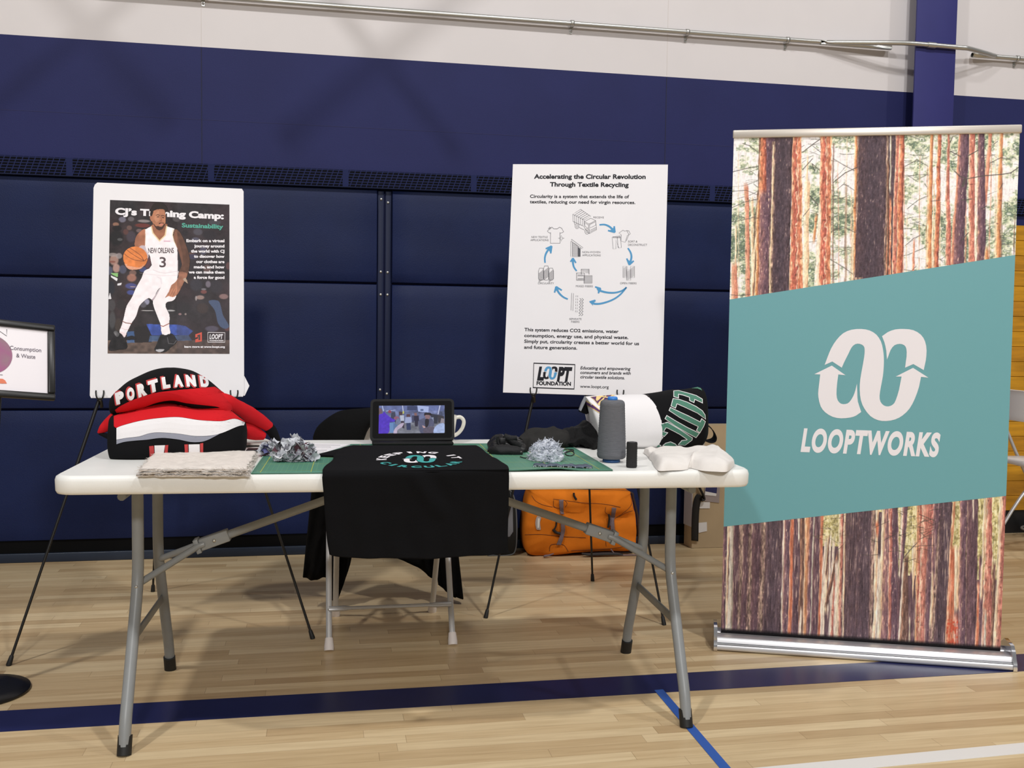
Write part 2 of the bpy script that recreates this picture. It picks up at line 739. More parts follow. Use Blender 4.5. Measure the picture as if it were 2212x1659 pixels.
a0, a1 = wl(-6, 2.04, 0), wl(8, 2.04, 0)
c0, c1 = wl(-6, 1.884, 0), wl(8, 1.884, 0)
floor_strip('court_line', [a0[:2], a1[:2], c1[:2], c0[:2]], M_LINE)
floor_strip('court_line', [(0.70, -0.284), (2.6, -0.147), (2.6, -0.087), (0.70, -0.224)], mat('white_court_paint', (228, 224, 220), 0.4))
tp = one(lambda b: b.prism([(0.749, 0.342, 0.0011), (0.778, 0.346, 0.0011), (0.79, -0.6, 0.0003), (0.762, -0.6, 0.0003)], (0, 0, 0.0006)),
         'floor_tape', mat('blue_tape', (46, 88, 168), 0.5))
tag(tp, 'strip of bright blue tape stuck on the wood floor by the front table foot', 'tape')

# back wall: white above, navy below
b = MB()
ZS = 2.393
for z0, z1, m in ((0, ZS, 1), (ZS, 6.0, 0)):
    b.add([wl(-6, 0, z0), wl(8, 0, z0), wl(8, 0, z1), wl(-6, 0, z1)], [(0, 1, 2, 3)], m, False)
b.add([wl(-6, 0, 0), wl(8, 0, 0), wl(8, 0, 6), wl(-6, 0, 6), wl(-6, -0.15, 0), wl(8, -0.15, 0), wl(8, -0.15, 6), wl(-6, -0.15, 6)],
      [(5, 4, 7, 6), (0, 3, 7, 4), (1, 5, 6, 2), (3, 2, 6, 7)], 0, False)
wall = struct(b.build('wall_back', [M_WHITE_WALL, M_BLUE_WALL]))
M_SEAM = mat('panel_seam', (24, 26, 56), 0.8)
for x in (-3.16, -0.889, 1.381):
    one(lambda k: k.box(wl(x, 0.0005, 2.12), (0.004, 0.001, 0.545), (WAX, WN, np.array([0, 0, 1.0]))), 'panel_seam', M_SEAM, wall)
one(lambda k: k.box(wl(0, 0.0004, 2.06), (11, 0.0008, 0.002), (WAX, WN, np.array([0, 0, 1.0]))), 'panel_seam', mat('soft_seam', (38, 40, 82), 0.8), wall)
for x in (-0.889, 1.381):
    one(lambda k: k.box(wl(x, 0.0005, 3.4), (0.002, 0.001, 2.0), (WAX, WN, np.array([0, 0, 1.0]))), 'panel_seam', mat('white_seam', (205, 198, 194), 0.8), wall)
# white wall above stands a hair proud of the navy boards
WAXES = (WAX, WN, np.array([0, 0, 1.0]))

# steel column: front flange, web
b = MB()
b.box(wl(2.815, 0.106, 3.0), (0.232, 0.012, 6.0), WAXES)
b.box(wl(2.815, 0.05, 3.0), (0.012, 0.1, 6.0), WAXES)
struct(b.build('steel_column', M_COLUMN, bevel=0.002))

# base of the wall: black recess and a grey edge strip on the floor
struct(one(lambda k: (k.box(wl(-1.6, 0.012, 0.052), (8.7, 0.02, 0.104), WAXES)), 'baseboard_back', mat('black_rubber', (7, 7, 8), 0.7, spec=0.1)))
struct(one(lambda k: k.box(wl(-1.6, 0.03, 0.021), (8.7, 0.016, 0.042), WAXES), 'trim_1', mat('grey_edge_strip', (36, 44, 58), 0.3, spec=0.3), bevel=0.003))

# slotted grille over the pads: its own frame keeps the slots in line with the wall
gr = MB()
gr.box((0, 0, 0), (14, 0.02, 0.088))
go = gr.build('vent_grille', slots_material())
go.matrix_world = Matrix.Translation(wl(1.0, 0.012, 1.81)) @ Matrix.Rotation(WANG, 4, 'Z')
tag(go, 'long navy slotted grille along the wall above the pads', 'grille')
one(lambda k: k.box(wl(-1.6, 0.028, 1.7685), (8.7, 0.05, 0.005), WAXES), 'trim_2', mat('dark_navy_vinyl', (20, 28, 56), 0.5, spec=0.2), bevel=0.003)['kind'] = 'structure'

# wall pads, three rows on each side of the studded joint
ROWS = [('bottom', 0.100, 0.702), ('middle', 0.712, 1.310), ('top', 1.320, 1.765)]
rnd = random.Random(4)
for side, xa, xb in (('left', -5.0, -0.076), ('right', -0.004, 2.70)):
    for rn, z0, z1 in ROWS:
        b = MB()
        n, mrow = 30, 9
        P = []
        for i in range(mrow + 1):
            row = []
            for j in range(n + 1):
                x = xa + (xb - xa) * j / n
                z = z0 + (z1 - z0) * i / mrow
                e = min(i, mrow - i, 2) / 2.0
                g = 0.030 + 0.009 * e + 0.0012 * math.sin(x * 5 + i) * e
                row.append(wl(x, g, z))
            P.append(row)
        b.grid(P)
        for k in (0, mrow):
            b.grid([[wl(xa + (xb - xa) * j / n, 0.002, (z0, z1)[k > 0]) for j in range(n + 1)], P[k]] if k == 0 else
                   [P[k], [wl(xa + (xb - xa) * j / n, 0.002, z1) for j in range(n + 1)]])
        for k, fl_ in ((0, 1), (n, 0)):
            b.grid([[wl((xa, xb)[k > 0], 0.002, z0 + (z1 - z0) * i / mrow) for i in range(mrow + 1)], [P[i][k] for i in range(mrow + 1)]])
        o = b.build('wall_pad', M_PAD, weld=True, bevel=0.004, bseg=2)
        tag(o, 'navy vinyl wall pad, %s row on the %s of the riveted joint' % (rn, side), 'wall pad', 'padded panels along the wall')
jt = thing('riveted_joint', 'dark upright joint with small rivets between the wall pads', 'joint', wl(-0.04, 0, 0.1))
for dx in (-0.018, 0.018):
    one(lambda k: k.box(wl(-0.04 + dx, 0.014, 0.93), (0.031, 0.026, 1.66), WAXES), 'flap', mat('dark_navy_vinyl', (20, 28, 56), 0.5, spec=0.2), jt, bevel=0.004)
for dx, zs in ((-0.017, (1.72, 1.372, 1.262, 0.80, 0.64, 0.2)), (0.016, (1.705, 1.37, 1.262, 0.78, 0.63, 0.19))):
    for z in zs:
        one(lambda k: k.lathe([(0, 0.005), (0.004, 0.0045), (0.0065, 0.002), (0.0068, 0)][::-1], wl(-0.04 + dx, 0.027, z), 12, 0, -WN), 'rivet', M_STEEL, jt)

# conduit
cp = [(-5.5, 0.03, 2.622), (2.0, 0.03, 2.612), (2.2, 0.034, 2.61), (2.38, 0.07, 2.61), (2.56, 0.112, 2.61), (2.68, 0.126, 2.61),
      (2.94, 0.127, 2.607), (3.0, 0.122, 2.607), (3.14, 0.07, 2.605), (3.24, 0.034, 2.603), (3.4, 0.03, 2.602), (7, 0.03, 2.59)]
cd = thing('conduit', 'thin steel conduit running along the white wall and over the blue column', 'pipe', wl(0, 0.03, 2.6))
one(lambda k: k.tube(spline([wl(*q) for q in cp], 5), 0.0125, 14), 'pipe', M_STEEL, cd)
for x in (-0.88, 0.875, 1.475, 2.02, 3.36):
    z = 2.618 - 0.0035 * x if x < 3 else 2.602
    k = MB()
    arc = [wl(x, 0.03 + 0.0145 * math.cos(t), z + 0.0145 * math.sin(t)) for t in np.linspace(-PI / 2, PI / 2, 9)]
    pts = [wl(x, 0.002, z - 0.0145)] + arc + [wl(x, 0.002, z + 0.0145)]
    for dz in (-0.008, 0.008):
        pass
    k.grid([[q + WAX * s for q in pts] for s in (-0.008, 0.008)])
    k.box(wl(x, 0.003, z - 0.028), (0.012, 0.004, 0.03), WAXES)
    k.lathe([(0, 0.01), (0.005, 0.008), (0.006, 0)][::-1], wl(x, 0.005, z - 0.032), 10, 0, -WN)
    k.build('clamp', M_STEEL, cd, solid=0.0015)
one(lambda k: k.tube([wl(2.755, 0.127, 2.609), wl(2.80, 0.127, 2.6085)], 0.0155, 14), 'coupling', M_STEEL, cd)

# wind brace of the roof, out from the wall above the picture: its shadow falls on the boards
LAMP = np.array([-3.0, -2.5, 7.0])
tr = MB()
for (xa, za, xb, zb) in ((-0.36, 2.72, 0.30, 1.98), (0.36, 2.76, -0.52, 1.98)):
    q = []
    for x, z in ((xa, za), (xb, zb)):
        w = wl(x, 0, z)
        t_ = 0.95 / ((LAMP - w) @ -WN)
        q.append(w + (LAMP - w) * t_)
    d_ = q[0] - q[1]
    tr.tube([q[1], q[0] + d_ * 1.2], 0.034, 10)
struct(tr.build('roof_beam', M_STEEL))

# honey coloured plank wall beyond the column
b = MB()
z = 0.13
k = 0
while z < 1.70:
    h = 0.083
    b.box(wl(5.4, 0.02, z + h / 2), (4.9, 0.03, h - 0.0016), WAXES, k % 3)
    z += h
    k += 1
wr = b.build('wall_right', [mat('honey_wood', (186, 132, 32), 0.3, var=0.16, vscale=6, stretch=(1, 1, 8)),
                            mat('honey_wood_dark', (180, 126, 32), 0.3, var=0.16, vscale=6, stretch=(1, 1, 8)),
                            mat('honey_wood_light', (192, 138, 32), 0.3, var=0.14, vscale=6, stretch=(1, 1, 8))], bevel=0.002, bseg=1)
struct(wr)
struct(one(lambda k: k.box(wl(5.4, 0.012, 0.065), (4.9, 0.02, 0.13), WAXES), 'gap_shade_right', M_BLACK))  # black strip standing in for the shaded gap under the planks

# ================================================================== folding table
HT, TW, TD = 0.737, 1.83, 0.76
M_TOP = mat('table_plastic', (232, 232, 228), 0.42, var=0.03, vscale=6, bump=0.05, bscale=300)
M_GREY = mat('grey_powder_coat', (134, 137, 138), 0.38, var=0.04, vscale=20)
M_CAP = mat('black_rubber_cap', (22, 22, 22), 0.6)
tb = thing('folding_table', 'white plastic folding table with grey legs in the middle of the floor', 'table', (0, 0.38, 0))


def rrect(x0, x1, y0, y1, r, z, n=8):
    out = []
    for cx, cy, a in ((x1 - r, y0 + r, -PI / 2), (x1 - r, y1 - r, 0), (x0 + r, y1 - r, PI / 2), (x0 + r, y0 + r, PI)):
        for i in range(n + 1):
            t = a + PI / 2 * i / n
            out.append((cx + r * math.cos(t), cy + r * math.sin(t), z))
    return out


def slab(b, x0, x1, y0, y1, r, prof):
    """stacked rounded rectangles: prof = (inset, z)"""
    rings = [rrect(x0 + i, x1 - i, y0 + i, y1 - i, max(r - i, 0.004), z) for i, z in prof]
    n = len(rings[0])
    vs = [q for rg in rings for q in rg]
    fs = []
    for a in range(len(rings) - 1):
        for i in range(n):
            j = (i + 1) % n
            fs.append((a * n + i, a * n + j, (a + 1) * n + j, (a + 1) * n + i))
    b.add(vs, fs, 0, True)
    b.add(rings[0], [tuple(range(n))[::-1]], 0, False)
    b.add(rings[-1], [tuple(range(n))], 0, False)


b = MB()
slab(b, -TW / 2, TW / 2, 0, TD, 0.055, [(0.018, HT - 0.049), (0.006, HT - 0.047), (0.002, HT - 0.040), (0.001, HT - 0.014), (0.004, HT - 0.005), (0.012, HT)])
b.build('tabletop', M_TOP, tb)
LEGZ = [(0.69, 0.245), (0.56, 0.245), (0.46, 0.244), (0.40, 0.234), (0.35, 0.214), (0.26, 0.170), (0.15, 0.116), (0.08, 0.082), (0.0, 0.060)]
for sx in (-1, 1):
    for front in (True, False):
        pts = []
        for z, y in LEGZ:
            y = y if front else 0.765 - y
            pts.append((sx * 0.757, y, z + 0.004))
        sm = spline(pts, 5)
        lg = one(lambda k: k.tube(sm, 0.0158, 16), 'leg', M_GREY, tb)
        q, q2 = np.array(sm[-1]), np.array(sm[-9])
        d = (q2 - q) / np.linalg.norm(q2 - q)
        foot = np.array([q[0], q[1], 0.0])
        one(lambda k: k.tube([foot, foot + d * 0.05], 0.0185, 16), 'foot_cap', M_CAP, lg)
        one(lambda k: k.lathe([(0.005, 0), (0.004, 0.002), (0, 0.003)], (sx * 0.757, pts[3][1] - 0.0165 if front else pts[3][1] + 0.0165, 0.40), 10, 0, (0, -1 if front else 1, 0)), 'rivet', M_STEEL, lg)
    # stretcher low between the two legs, crossbar under the top
    one(lambda k: k.box((sx * 0.757, 0.3825, 0.268), (0.006, 0.40, 0.026)), 'stretcher', M_GREY, tb, bevel=0.002)
    one(lambda k: k.tube([(sx * 0.757, 0.06, 0.675), (sx * 0.757, 0.70, 0.675)], 0.011, 10), 'crossbar', M_GREY, tb)
    # brace: channel from mid table, forking to both legs
    X0, Z0, X1, Z1 = sx * 0.03, 0.682, sx * 0.60, 0.481
    br = one(lambda k: k.tube([(X0, 0.3825, Z0), (X1, 0.3825, Z1)], 0.0125, 10), 'brace', M_GREY, tb)
    dx = np.array([X1 - X0, 0, Z1 - Z0])
    dx /= np.linalg.norm(dx)
    c = np.array([X1, 0.3825, Z1])
    one(lambda k: k.box(c - dx * 0.03, (0.085, 0.036, 0.034), (dx, np.array([0, 1, 0]), np.cross(dx, [0, 1, 0]))), 'joint', M_GREY, br, bevel=0.003)
    one(lambda k: k.box(c + dx * 0.02, (0.014, 0.044, 0.042), (dx, np.array([0, 1, 0]), np.cross(dx, [0, 1, 0]))), 'collar', M_GREY, br, bevel=0.002)
    one(lambda k: k.lathe([(0.006, 0), (0.005, 0.003), (0, 0.004)], c - dx * 0.03 + np.array([0, -0.018, 0]), 10, 0, (0, -1, 0)), 'bolt', M_STEEL, br)
    for y1 in (0.236, 0.529):
        k = MB()
        k.tube([c + np.array([0, (0.014 if y1 > 0.38 else -0.014), 0]), c + dx * 0.02 + np.array([0, (0.018 if y1 > 0.38 else -0.018), 0]), (sx * 0.757, y1, 0.402)], 0.0095, 10)
        k.build('brace_arm', M_GREY, tb)

# ================================================================== roll-up banner
BF = Frame((1.1153, 0.7450, 0.0371), -0.33, 0.02)
BW, BH = 0.9278, 1.7531
TEAL = [(0, 1.1877), (BW, 1.3446), (BW, 0.5367), (0, 0.3861)]
ctr = BF.p(BW / 2, 0)
bn = thing('rollup_banner', 'tall roll-up banner with forest photo and teal band on a silver base', 'banner', (ctr[0], ctr[1], 0))
U3, U4 = Crop(1560, 270, 4.2545), Crop(1880, 270, 4.253)
D5, D6 = Crop(1550, 1080, 5.185), Crop(1860, 1060, 4.148)
RAMPS = {
    'dark': [(0, (98, 78, 80)), (0.12, (86, 70, 76)), (0.5, (80, 68, 76)), (0.9, (92, 76, 82)), (1, (70, 56, 60))],
    'mauve': [(0, (205, 160, 140)), (0.12, (150, 110, 110)), (0.5, (112, 86, 96)), (1, (88, 68, 80))],
    'dmauve': [(0, (118, 88, 92)), (0.5, (98, 76, 84)), (1, (86, 66, 74))],
    'orange': [(0, (244, 214, 182)), (0.15, (218, 154, 118)), (0.45, (204, 126, 94)), (0.75, (182, 106, 86)), (1, (118, 68, 62))],
    'orange2': [(0, (236, 186, 150)), (0.2, (202, 122, 98)), (0.48, (172, 94, 84)), (0.55, (238, 200, 172)), (0.64, (204, 134, 108)), (0.85, (196, 118, 90)), (1, (232, 180, 140))],
    'opale': [(0, (250, 225, 190)), (0.4, (222, 160, 112)), (1, (160, 100, 74))],
    'pink': [(0, (236, 190, 160)), (0.5, (214, 150, 124)), (1, (190, 120, 100))],
    'pale': [(0, (252, 240, 215)), (0.5, (238, 215, 180)), (1, (205, 165, 130))],
    'cream': [(0, (250, 238, 210)), (0.5, (240, 218, 182)), (1, (226, 178, 136))],
    'white': [(0, (248, 236, 218)), (1, (235, 214, 188))],
    'greenw': [(0, (232, 224, 208)), (0.5, (205, 200, 182)), (1, (150, 130, 110))],
    'ridge': [(0, (110, 85, 85)), (0.4, (150, 125, 112)), (0.6, (172, 148, 128)), (1, (108, 84, 84))],
    'brown': [(0, (190, 140, 110)), (0.4, (112, 84, 72)), (1, (96, 70, 64))],
    'ored': [(0, (246, 208, 180)), (0.3, (206, 136, 114)), (1, (172, 100, 92))],
    'flame': [(0, (238, 186, 150)), (0.4, (204, 112, 78)), (1, (206, 130, 98))],
}
WORN = {'ridge': 0.55, 'dark': 0.2, 'mauve': 0.25, 'dmauve': 0.25, 'orange': 0.3, 'orange2': 0.3, 'ored': 0.3, 'brown': 0.3}


def trunk(cv, crop, xt0, xt1, yt, xb0, xb1, yb, style, alpha=1.0, wob=0.6):
    tl, tr_, bl, br_ = [BF.uv(*crop(x, y)) for x, y in ((xt0, yt), (xt1, yt), (xb0, yb), (xb1, yb))]
    vt, vb = (tl[1] + tr_[1]) / 2, (bl[1] + br_[1]) / 2
    i0, i1 = np.searchsorted(cv.v, [vb, vt])
    if i1 <= i0:
        return
    vv = cv.v[i0:i1]
    t = ((vt - vv) / (vt - vb))[:, None]
    sd = int(abs(xt0 * 13 + yt * 7 + xb0)) % 9999
    r = np.random.RandomState(sd)
    wl_ = (vnoise(len(vv), 1, 14, 1, sd) - 0.5) * 0.004 * wob + (vnoise(len(vv), 1, 70, 1, sd + 3) - 0.5) * 0.006 * wob
    wr_ = (vnoise(len(vv), 1, 14, 1, sd + 1) - 0.5) * 0.004 * wob + (vnoise(len(vv), 1, 70, 1, sd + 3) - 0.5) * 0.006 * wob
    L = tl[0] + (bl[0] - tl[0]) * t + wl_
    R = tr_[0] + (br_[0] - tr_[0]) * t + wr_
    j0, j1 = np.searchsorted(cv.u, [L.min(), R.max()])
    j0, j1 = max(0, j0 - 1), min(cv.nx, j1 + 1)
    if j1 <= j0:
        return
    X = cv.u[None, j0:j1]
    w = np.maximum(R - L, 1e-4)
    s = (X - L) / w
    k = np.clip(np.minimum(X - L, R - X) / cv.step + 0.5, 0, 1) * alpha
    ss = np.clip(s + (vnoise(i1 - i0, j1 - j0, 10, 3, sd + 2) - 0.5) * 0.35, 0, 1)
    FD = 0.022
    top_ = cv.v[-1] if cv is up else TEAL[3][1] + (TEAL[2][1] - TEAL[3][1]) * (tl[0] + tr_[0]) / 2 / BW
    if vt < top_ - 0.03:
        k = k * np.clip((vt - vv) / FD, 0, 1)[:, None]
    if vb > cv.v[0] + 0.17 or (cv is lo and vb > 0.03):
        k = k * np.clip((vv - vb) / FD, 0, 1)[:, None]
    rp = RAMPS[style]
    col = np.stack([np.interp(ss, [q[0] for q in rp], [q[1][c] for q in rp]) for c in range(3)], -1)
    n = vnoise(i1 - i0, j1 - j0, 9, 2.2, sd + 5) * 0.6 + vnoise(i1 - i0, j1 - j0, 4, 1.5, sd + 6) * 0.4
    g = WORN.get(style, 0.15)
    col = col * (1 + (n[..., None] - 0.5) * 2 * g)
    fleck = np.clip((n - 0.76) * 9, 0, 1)[..., None] * (0.8 if style in ('ridge', 'orange', 'orange2', 'ored', 'mauve') else 0.3)
    col = col * (1 - fleck) + np.array([232, 200, 172]) * fleck
    knots = np.clip((vnoise(i1 - i0, j1 - j0, 7, 5, sd + 8) - 0.86) * 12, 0, 1)[..., None] * (0.6 if style in ('orange', 'orange2', 'opale', 'ored', 'pink') else 0.1)
    col = col * (1 - knots) + np.array([96, 60, 54]) * knots
    cv.c[i0:i1, j0:j1] = cv.c[i0:i1, j0:j1] * (1 - k[..., None]) + np.clip(col, 0, 255) * k[..., None]


def twigs(cv, rs, n, area, col, lmin, lmax, w):
    for _ in range(n):
        u = rs.uniform(area[0], area[1])
        v = rs.uniform(area[2], area[3])
        a = rs.choice([rs.uniform(-0.7, 0.5), PI - rs.uniform(-0.7, 0.5)])
        l = rs.uniform(lmin, lmax)
        pts = [(u, v)]
        for _k in range(4):
            a += rs.uniform(-0.25, 0.25)
            pts.append((pts[-1][0] + math.cos(a) * l / 4, pts[-1][1] + math.sin(a) * l / 4))
        cv.line(pts, w * rs.uniform(0.6, 1.2), col, rs.uniform(0.5, 0.95))


up = lo = None
rs = np.random.RandomState(11)
up = Canvas(0, BW, 1.182, BH, 0.0016)
ny, nx = up.ny, up.nx
n1 = vnoise(ny, nx, 60, 60, 1) * 0.45 + vnoise(ny, nx, 22, 24, 2) * 0.3 + vnoise(ny, nx, 8, 9, 3) * 0.25
n2 = vnoise(ny, nx, 5, 6, 4) * 0.6 + vnoise(ny, nx, 2.4, 3, 5) * 0.4
dens = n1 + 0.14 * (1 - (up.V - 1.18) / 0.57) - 0.05
base = np.ones((ny, nx, 3)) * np.array([238, 233, 233])


def blend(cv_base, k, col):
    return cv_base * (1 - k[..., None]) + np.array(col, float) * k[..., None]


base = blend(base, np.clip((dens + (n2 - 0.5) * 0.25 - 0.38) * 5, 0, 0.8), (218, 220, 190))
base = blend(base, np.clip((dens + (n2 - 0.5) * 0.6 - 0.50) * 7, 0, 0.85), (160, 172, 138))
base = blend(base, np.clip((dens + (n2 - 0.5) * 0.8 - 0.60) * 7, 0, 0.9), (98, 114, 98))
base = blend(base, np.clip((n2 - 0.66) * 6, 0, 0.8) * np.clip((dens - 0.35) * 5, 0, 1), (240, 238, 226))
base = blend(base, np.clip((0.30 - n2) * 8, 0, 0.7) * np.clip((dens - 0.5) * 6, 0, 1), (80, 90, 88))
up.c = base
twigs(up, rs, 230, (0, BW, 1.21, 1.745), (104, 106, 96), 0.02, 0.09, 0.0020)
T = lambda *a, **k: trunk(up, *a, **k)
for i in range(34):                              # far thin trunks
    x = rs.uniform(90, 1330)
    w = rs.uniform(7, 18)
    y0 = rs.uniform(110, 900)
    lean = rs.uniform(-28, 4)
    T(U3 if i % 2 else U4, x, x + w, y0, x + lean, x + lean + w * 1.2, 1620, ['pink', 'opale', 'pale', 'brown', 'pale'][i % 5], alpha=rs.uniform(0.45, 0.8))
twigs(up, rs, 120, (0, BW, 1.21, 1.67), (92, 92, 84), 0.015, 0.06, 0.0016)
for q in [(U3, 200, 238, 520, 215, 258, 1600, 'pink'), (U3, 258, 282, 640, 262, 292, 1600, 'pale'), (U3, 115, 132, 900, 120, 135, 1600, 'pale'),
          (U3, 755, 805, 480, 738, 790, 1520, 'pale'), (U3, 770, 785, 250, 768, 788, 600, 'pale'), (U3, 855, 880, 800, 830, 850, 1100, 'opale'),
          (U3, 80, 132, 1250, 82, 142, 1620, 'pink'), (U3, 318, 338, 600, 278, 312, 1600, 'brown'), (U3, 300, 318, 1000, 262, 282, 1600, 'pale'),
          (U3, 350, 490, 110, 318, 470, 1570, 'mauve'), (U3, 345, 412, 110, 330, 400, 640, 'orange'), (U3, 338, 350, 110, 322, 330, 700, 'brown'),
          (U3, 326, 350, 640, 296, 330, 1600, 'opale'),
          (U3, 478, 652, 110, 446, 612, 1560, 'dark'), (U3, 455, 488, 150, 414, 462, 1560, 'ridge'), (U3, 466, 474, 180, 428, 438, 1560, 'cream'),
          (U3, 650, 728, 105, 612, 738, 1530, 'orange2'), (U3, 905, 1008, 100, 880, 994, 1480, 'orange2'), (U3, 884, 905, 700, 846, 888, 1480, 'white'),
          (U3, 1214, 1245, 100, 1200, 1226, 1430, 'opale'), (U3, 1198, 1210, 1000, 1196, 1216, 1430, 'pale'),
          (U3, 1255, 1640, 85, 1222, 1630, 1430, 'dark'), (U3, 1246, 1262, 90, 1216, 1250, 1430, 'ridge'), (U3, 1272, 1298, 100, 1240, 1290, 1420, 'ridge'),
          (U4, -100, 172, 85, -140, 138, 1400, 'dark'), (U4, 150, 172, 90, 120, 138, 1390, 'ridge'),
          (U4, 165, 200, 640, 140, 188, 1390, 'orange2'), (U4, 160, 178, 300, 150, 168, 1390, 'brown'), (U4, 176, 190, 90, 178, 190, 640, 'greenw'),
          (U4, 236, 270, 85, 198, 240, 1380, 'ored'), (U4, 264, 312, 85, 236, 300, 1375, 'orange'),
          (U4, 396, 414, 1030, 384, 408, 1340, 'pink'), (U4, 546, 576, 80, 512, 566, 1330, 'opale'), (U4, 578, 590, 480, 566, 580, 1320, 'pale'),
          (U4, 622, 654, 75, 574, 624, 1310, 'orange'), (U4, 704, 726, 75, 690, 742, 1290, 'ored'),
          (U4, 905, 960, 70, 904, 966, 1260, 'ored'), (U4, 822, 912, 70, 748, 858, 1280, 'mauve'), (U4, 815, 830, 70, 735, 760, 1280, 'pink'),
          (U4, 1082, 1116, 70, 1030, 1070, 760, 'pink'), (U4, 990, 1050, 70, 976, 1060, 1250, 'mauve'), (U4, 962, 990, 180, 962, 978, 1250, 'white'),
          (U4, 1048, 1080, 1100, 1044, 1082, 1240, 'opale'), (U4, 1188, 1224, 65, 1146, 1198, 1220, 'opale')]:
    T(*q)
for crop, pts, w in [(U3, [(740, 250), (830, 180), (900, 130)], 8), (U3, [(740, 410), (830, 310)], 7), (U3, [(895, 415), (825, 355), (850, 420)], 7),
                     (U3, [(880, 735), (805, 650)], 9), (U3, [(745, 840), (800, 770)], 6), (U3, [(905, 250), (830, 190)], 6), (U3, [(1020, 530), (1130, 440), (1250, 385)], 8),
                     (U3, [(1020, 310), (1120, 370), (1215, 420)], 6), (U3, [(1215, 600), (1120, 540), (1060, 590)], 5), (U3, [(90, 760), (200, 710), (330, 680)], 6),
                     (U3, [(90, 890), (200, 870), (300, 845)], 5), (U3, [(100, 430), (220, 400), (330, 380)], 7), (U3, [(330, 250), (250, 190), (190, 170)], 7),
                     (U3, [(1000, 1240), (1120, 1310), (1200, 1370)], 6), (U3, [(1000, 980), (1080, 950)], 6), (U3, [(80, 1560), (180, 1570), (260, 1555)], 5),
                     (U3, [(1225, 990), (1130, 940)], 5), (U3, [(90, 610), (220, 600), (320, 640)], 5),
                     (U4, [(885, 495), (1050, 465), (1200, 455), (1290, 440), (1370, 385)], 9), (U4, [(885, 495), (820, 470), (775, 425)], 10), (U4, [(830, 290), (735, 240)], 8),
                     (U4, [(895, 285), (985, 235)], 9), (U4, [(850, 560), (870, 500)], 24), (U4, [(840, 1060), (900, 990)], 9), (U4, [(835, 690), (930, 680)], 9),
                     (U4, [(320, 380), (430, 320), (530, 380)], 5), (U4, [(320, 1110), (400, 1040), (500, 1000)], 5), (U4, [(1100, 350), (1200, 300), (1290, 320)], 6),
                     (U4, [(520, 570), (500, 540)], 6), (U4, [(640, 690), (560, 700)], 5), (U4, [(1020, 770), (1070, 745)], 8), (U4, [(1190, 590), (1215, 540)], 7),
                     (U4, [(310, 1330), (380, 1340), (420, 1300)], 5), (U4, [(1130, 180), (1170, 150)], 6), (U4, [(735, 160), (755, 110)], 8), (U4, [(310, 480), (440, 455), (540, 460)], 4)]:
    up.line([BF.uv(*crop(*q)) for q in pts], w / 4.25 / 669.0, (84, 78, 74), 0.9)
up.c *= (0.86 + 0.28 * (vnoise(ny, nx, 10, 1.8, 64) * 0.5 + vnoise(ny, nx, 3, 3, 65) * 0.5))[..., None]
up.c += (rs.rand(ny, nx, 1) - 0.5) * 14

lo = Canvas(0, BW, 0.0, 0.544, 0.0016)
ny, nx = lo.ny, lo.nx
nn = vnoise(ny, nx, 40, 4, 21) * 0.6 + vnoise(ny, nx, 12, 2, 22) * 0.4
lo.c = np.ones((ny, nx, 3)) * np.array([98, 78, 84]) * (0.75 + 0.5 * nn[..., None])
T = lambda *a, **k: trunk(lo, *a, **k)


def glade(crop, x0, x1, y0, x2, x3, y1):
    """sunlit gap between trunks"""
    q = [BF.uv(*crop(*k)) for k in ((x0, y0), (x1, y0), (x3, y1), (x2, y1))]
    k = lo.inside(q)
    f = vnoise(ny, nx, 6, 4, 31) * 0.6 + vnoise(ny, nx, 3, 2, 32) * 0.4
    c = blend(np.ones((ny, nx, 3)) * np.array([206, 196, 128]), np.clip((f - 0.45) * 5, 0, 1), (238, 230, 180))
    c = blend(c, np.clip((0.42 - f) * 6, 0, 1), (150, 142, 92))
    lo.c[k] = c[k]


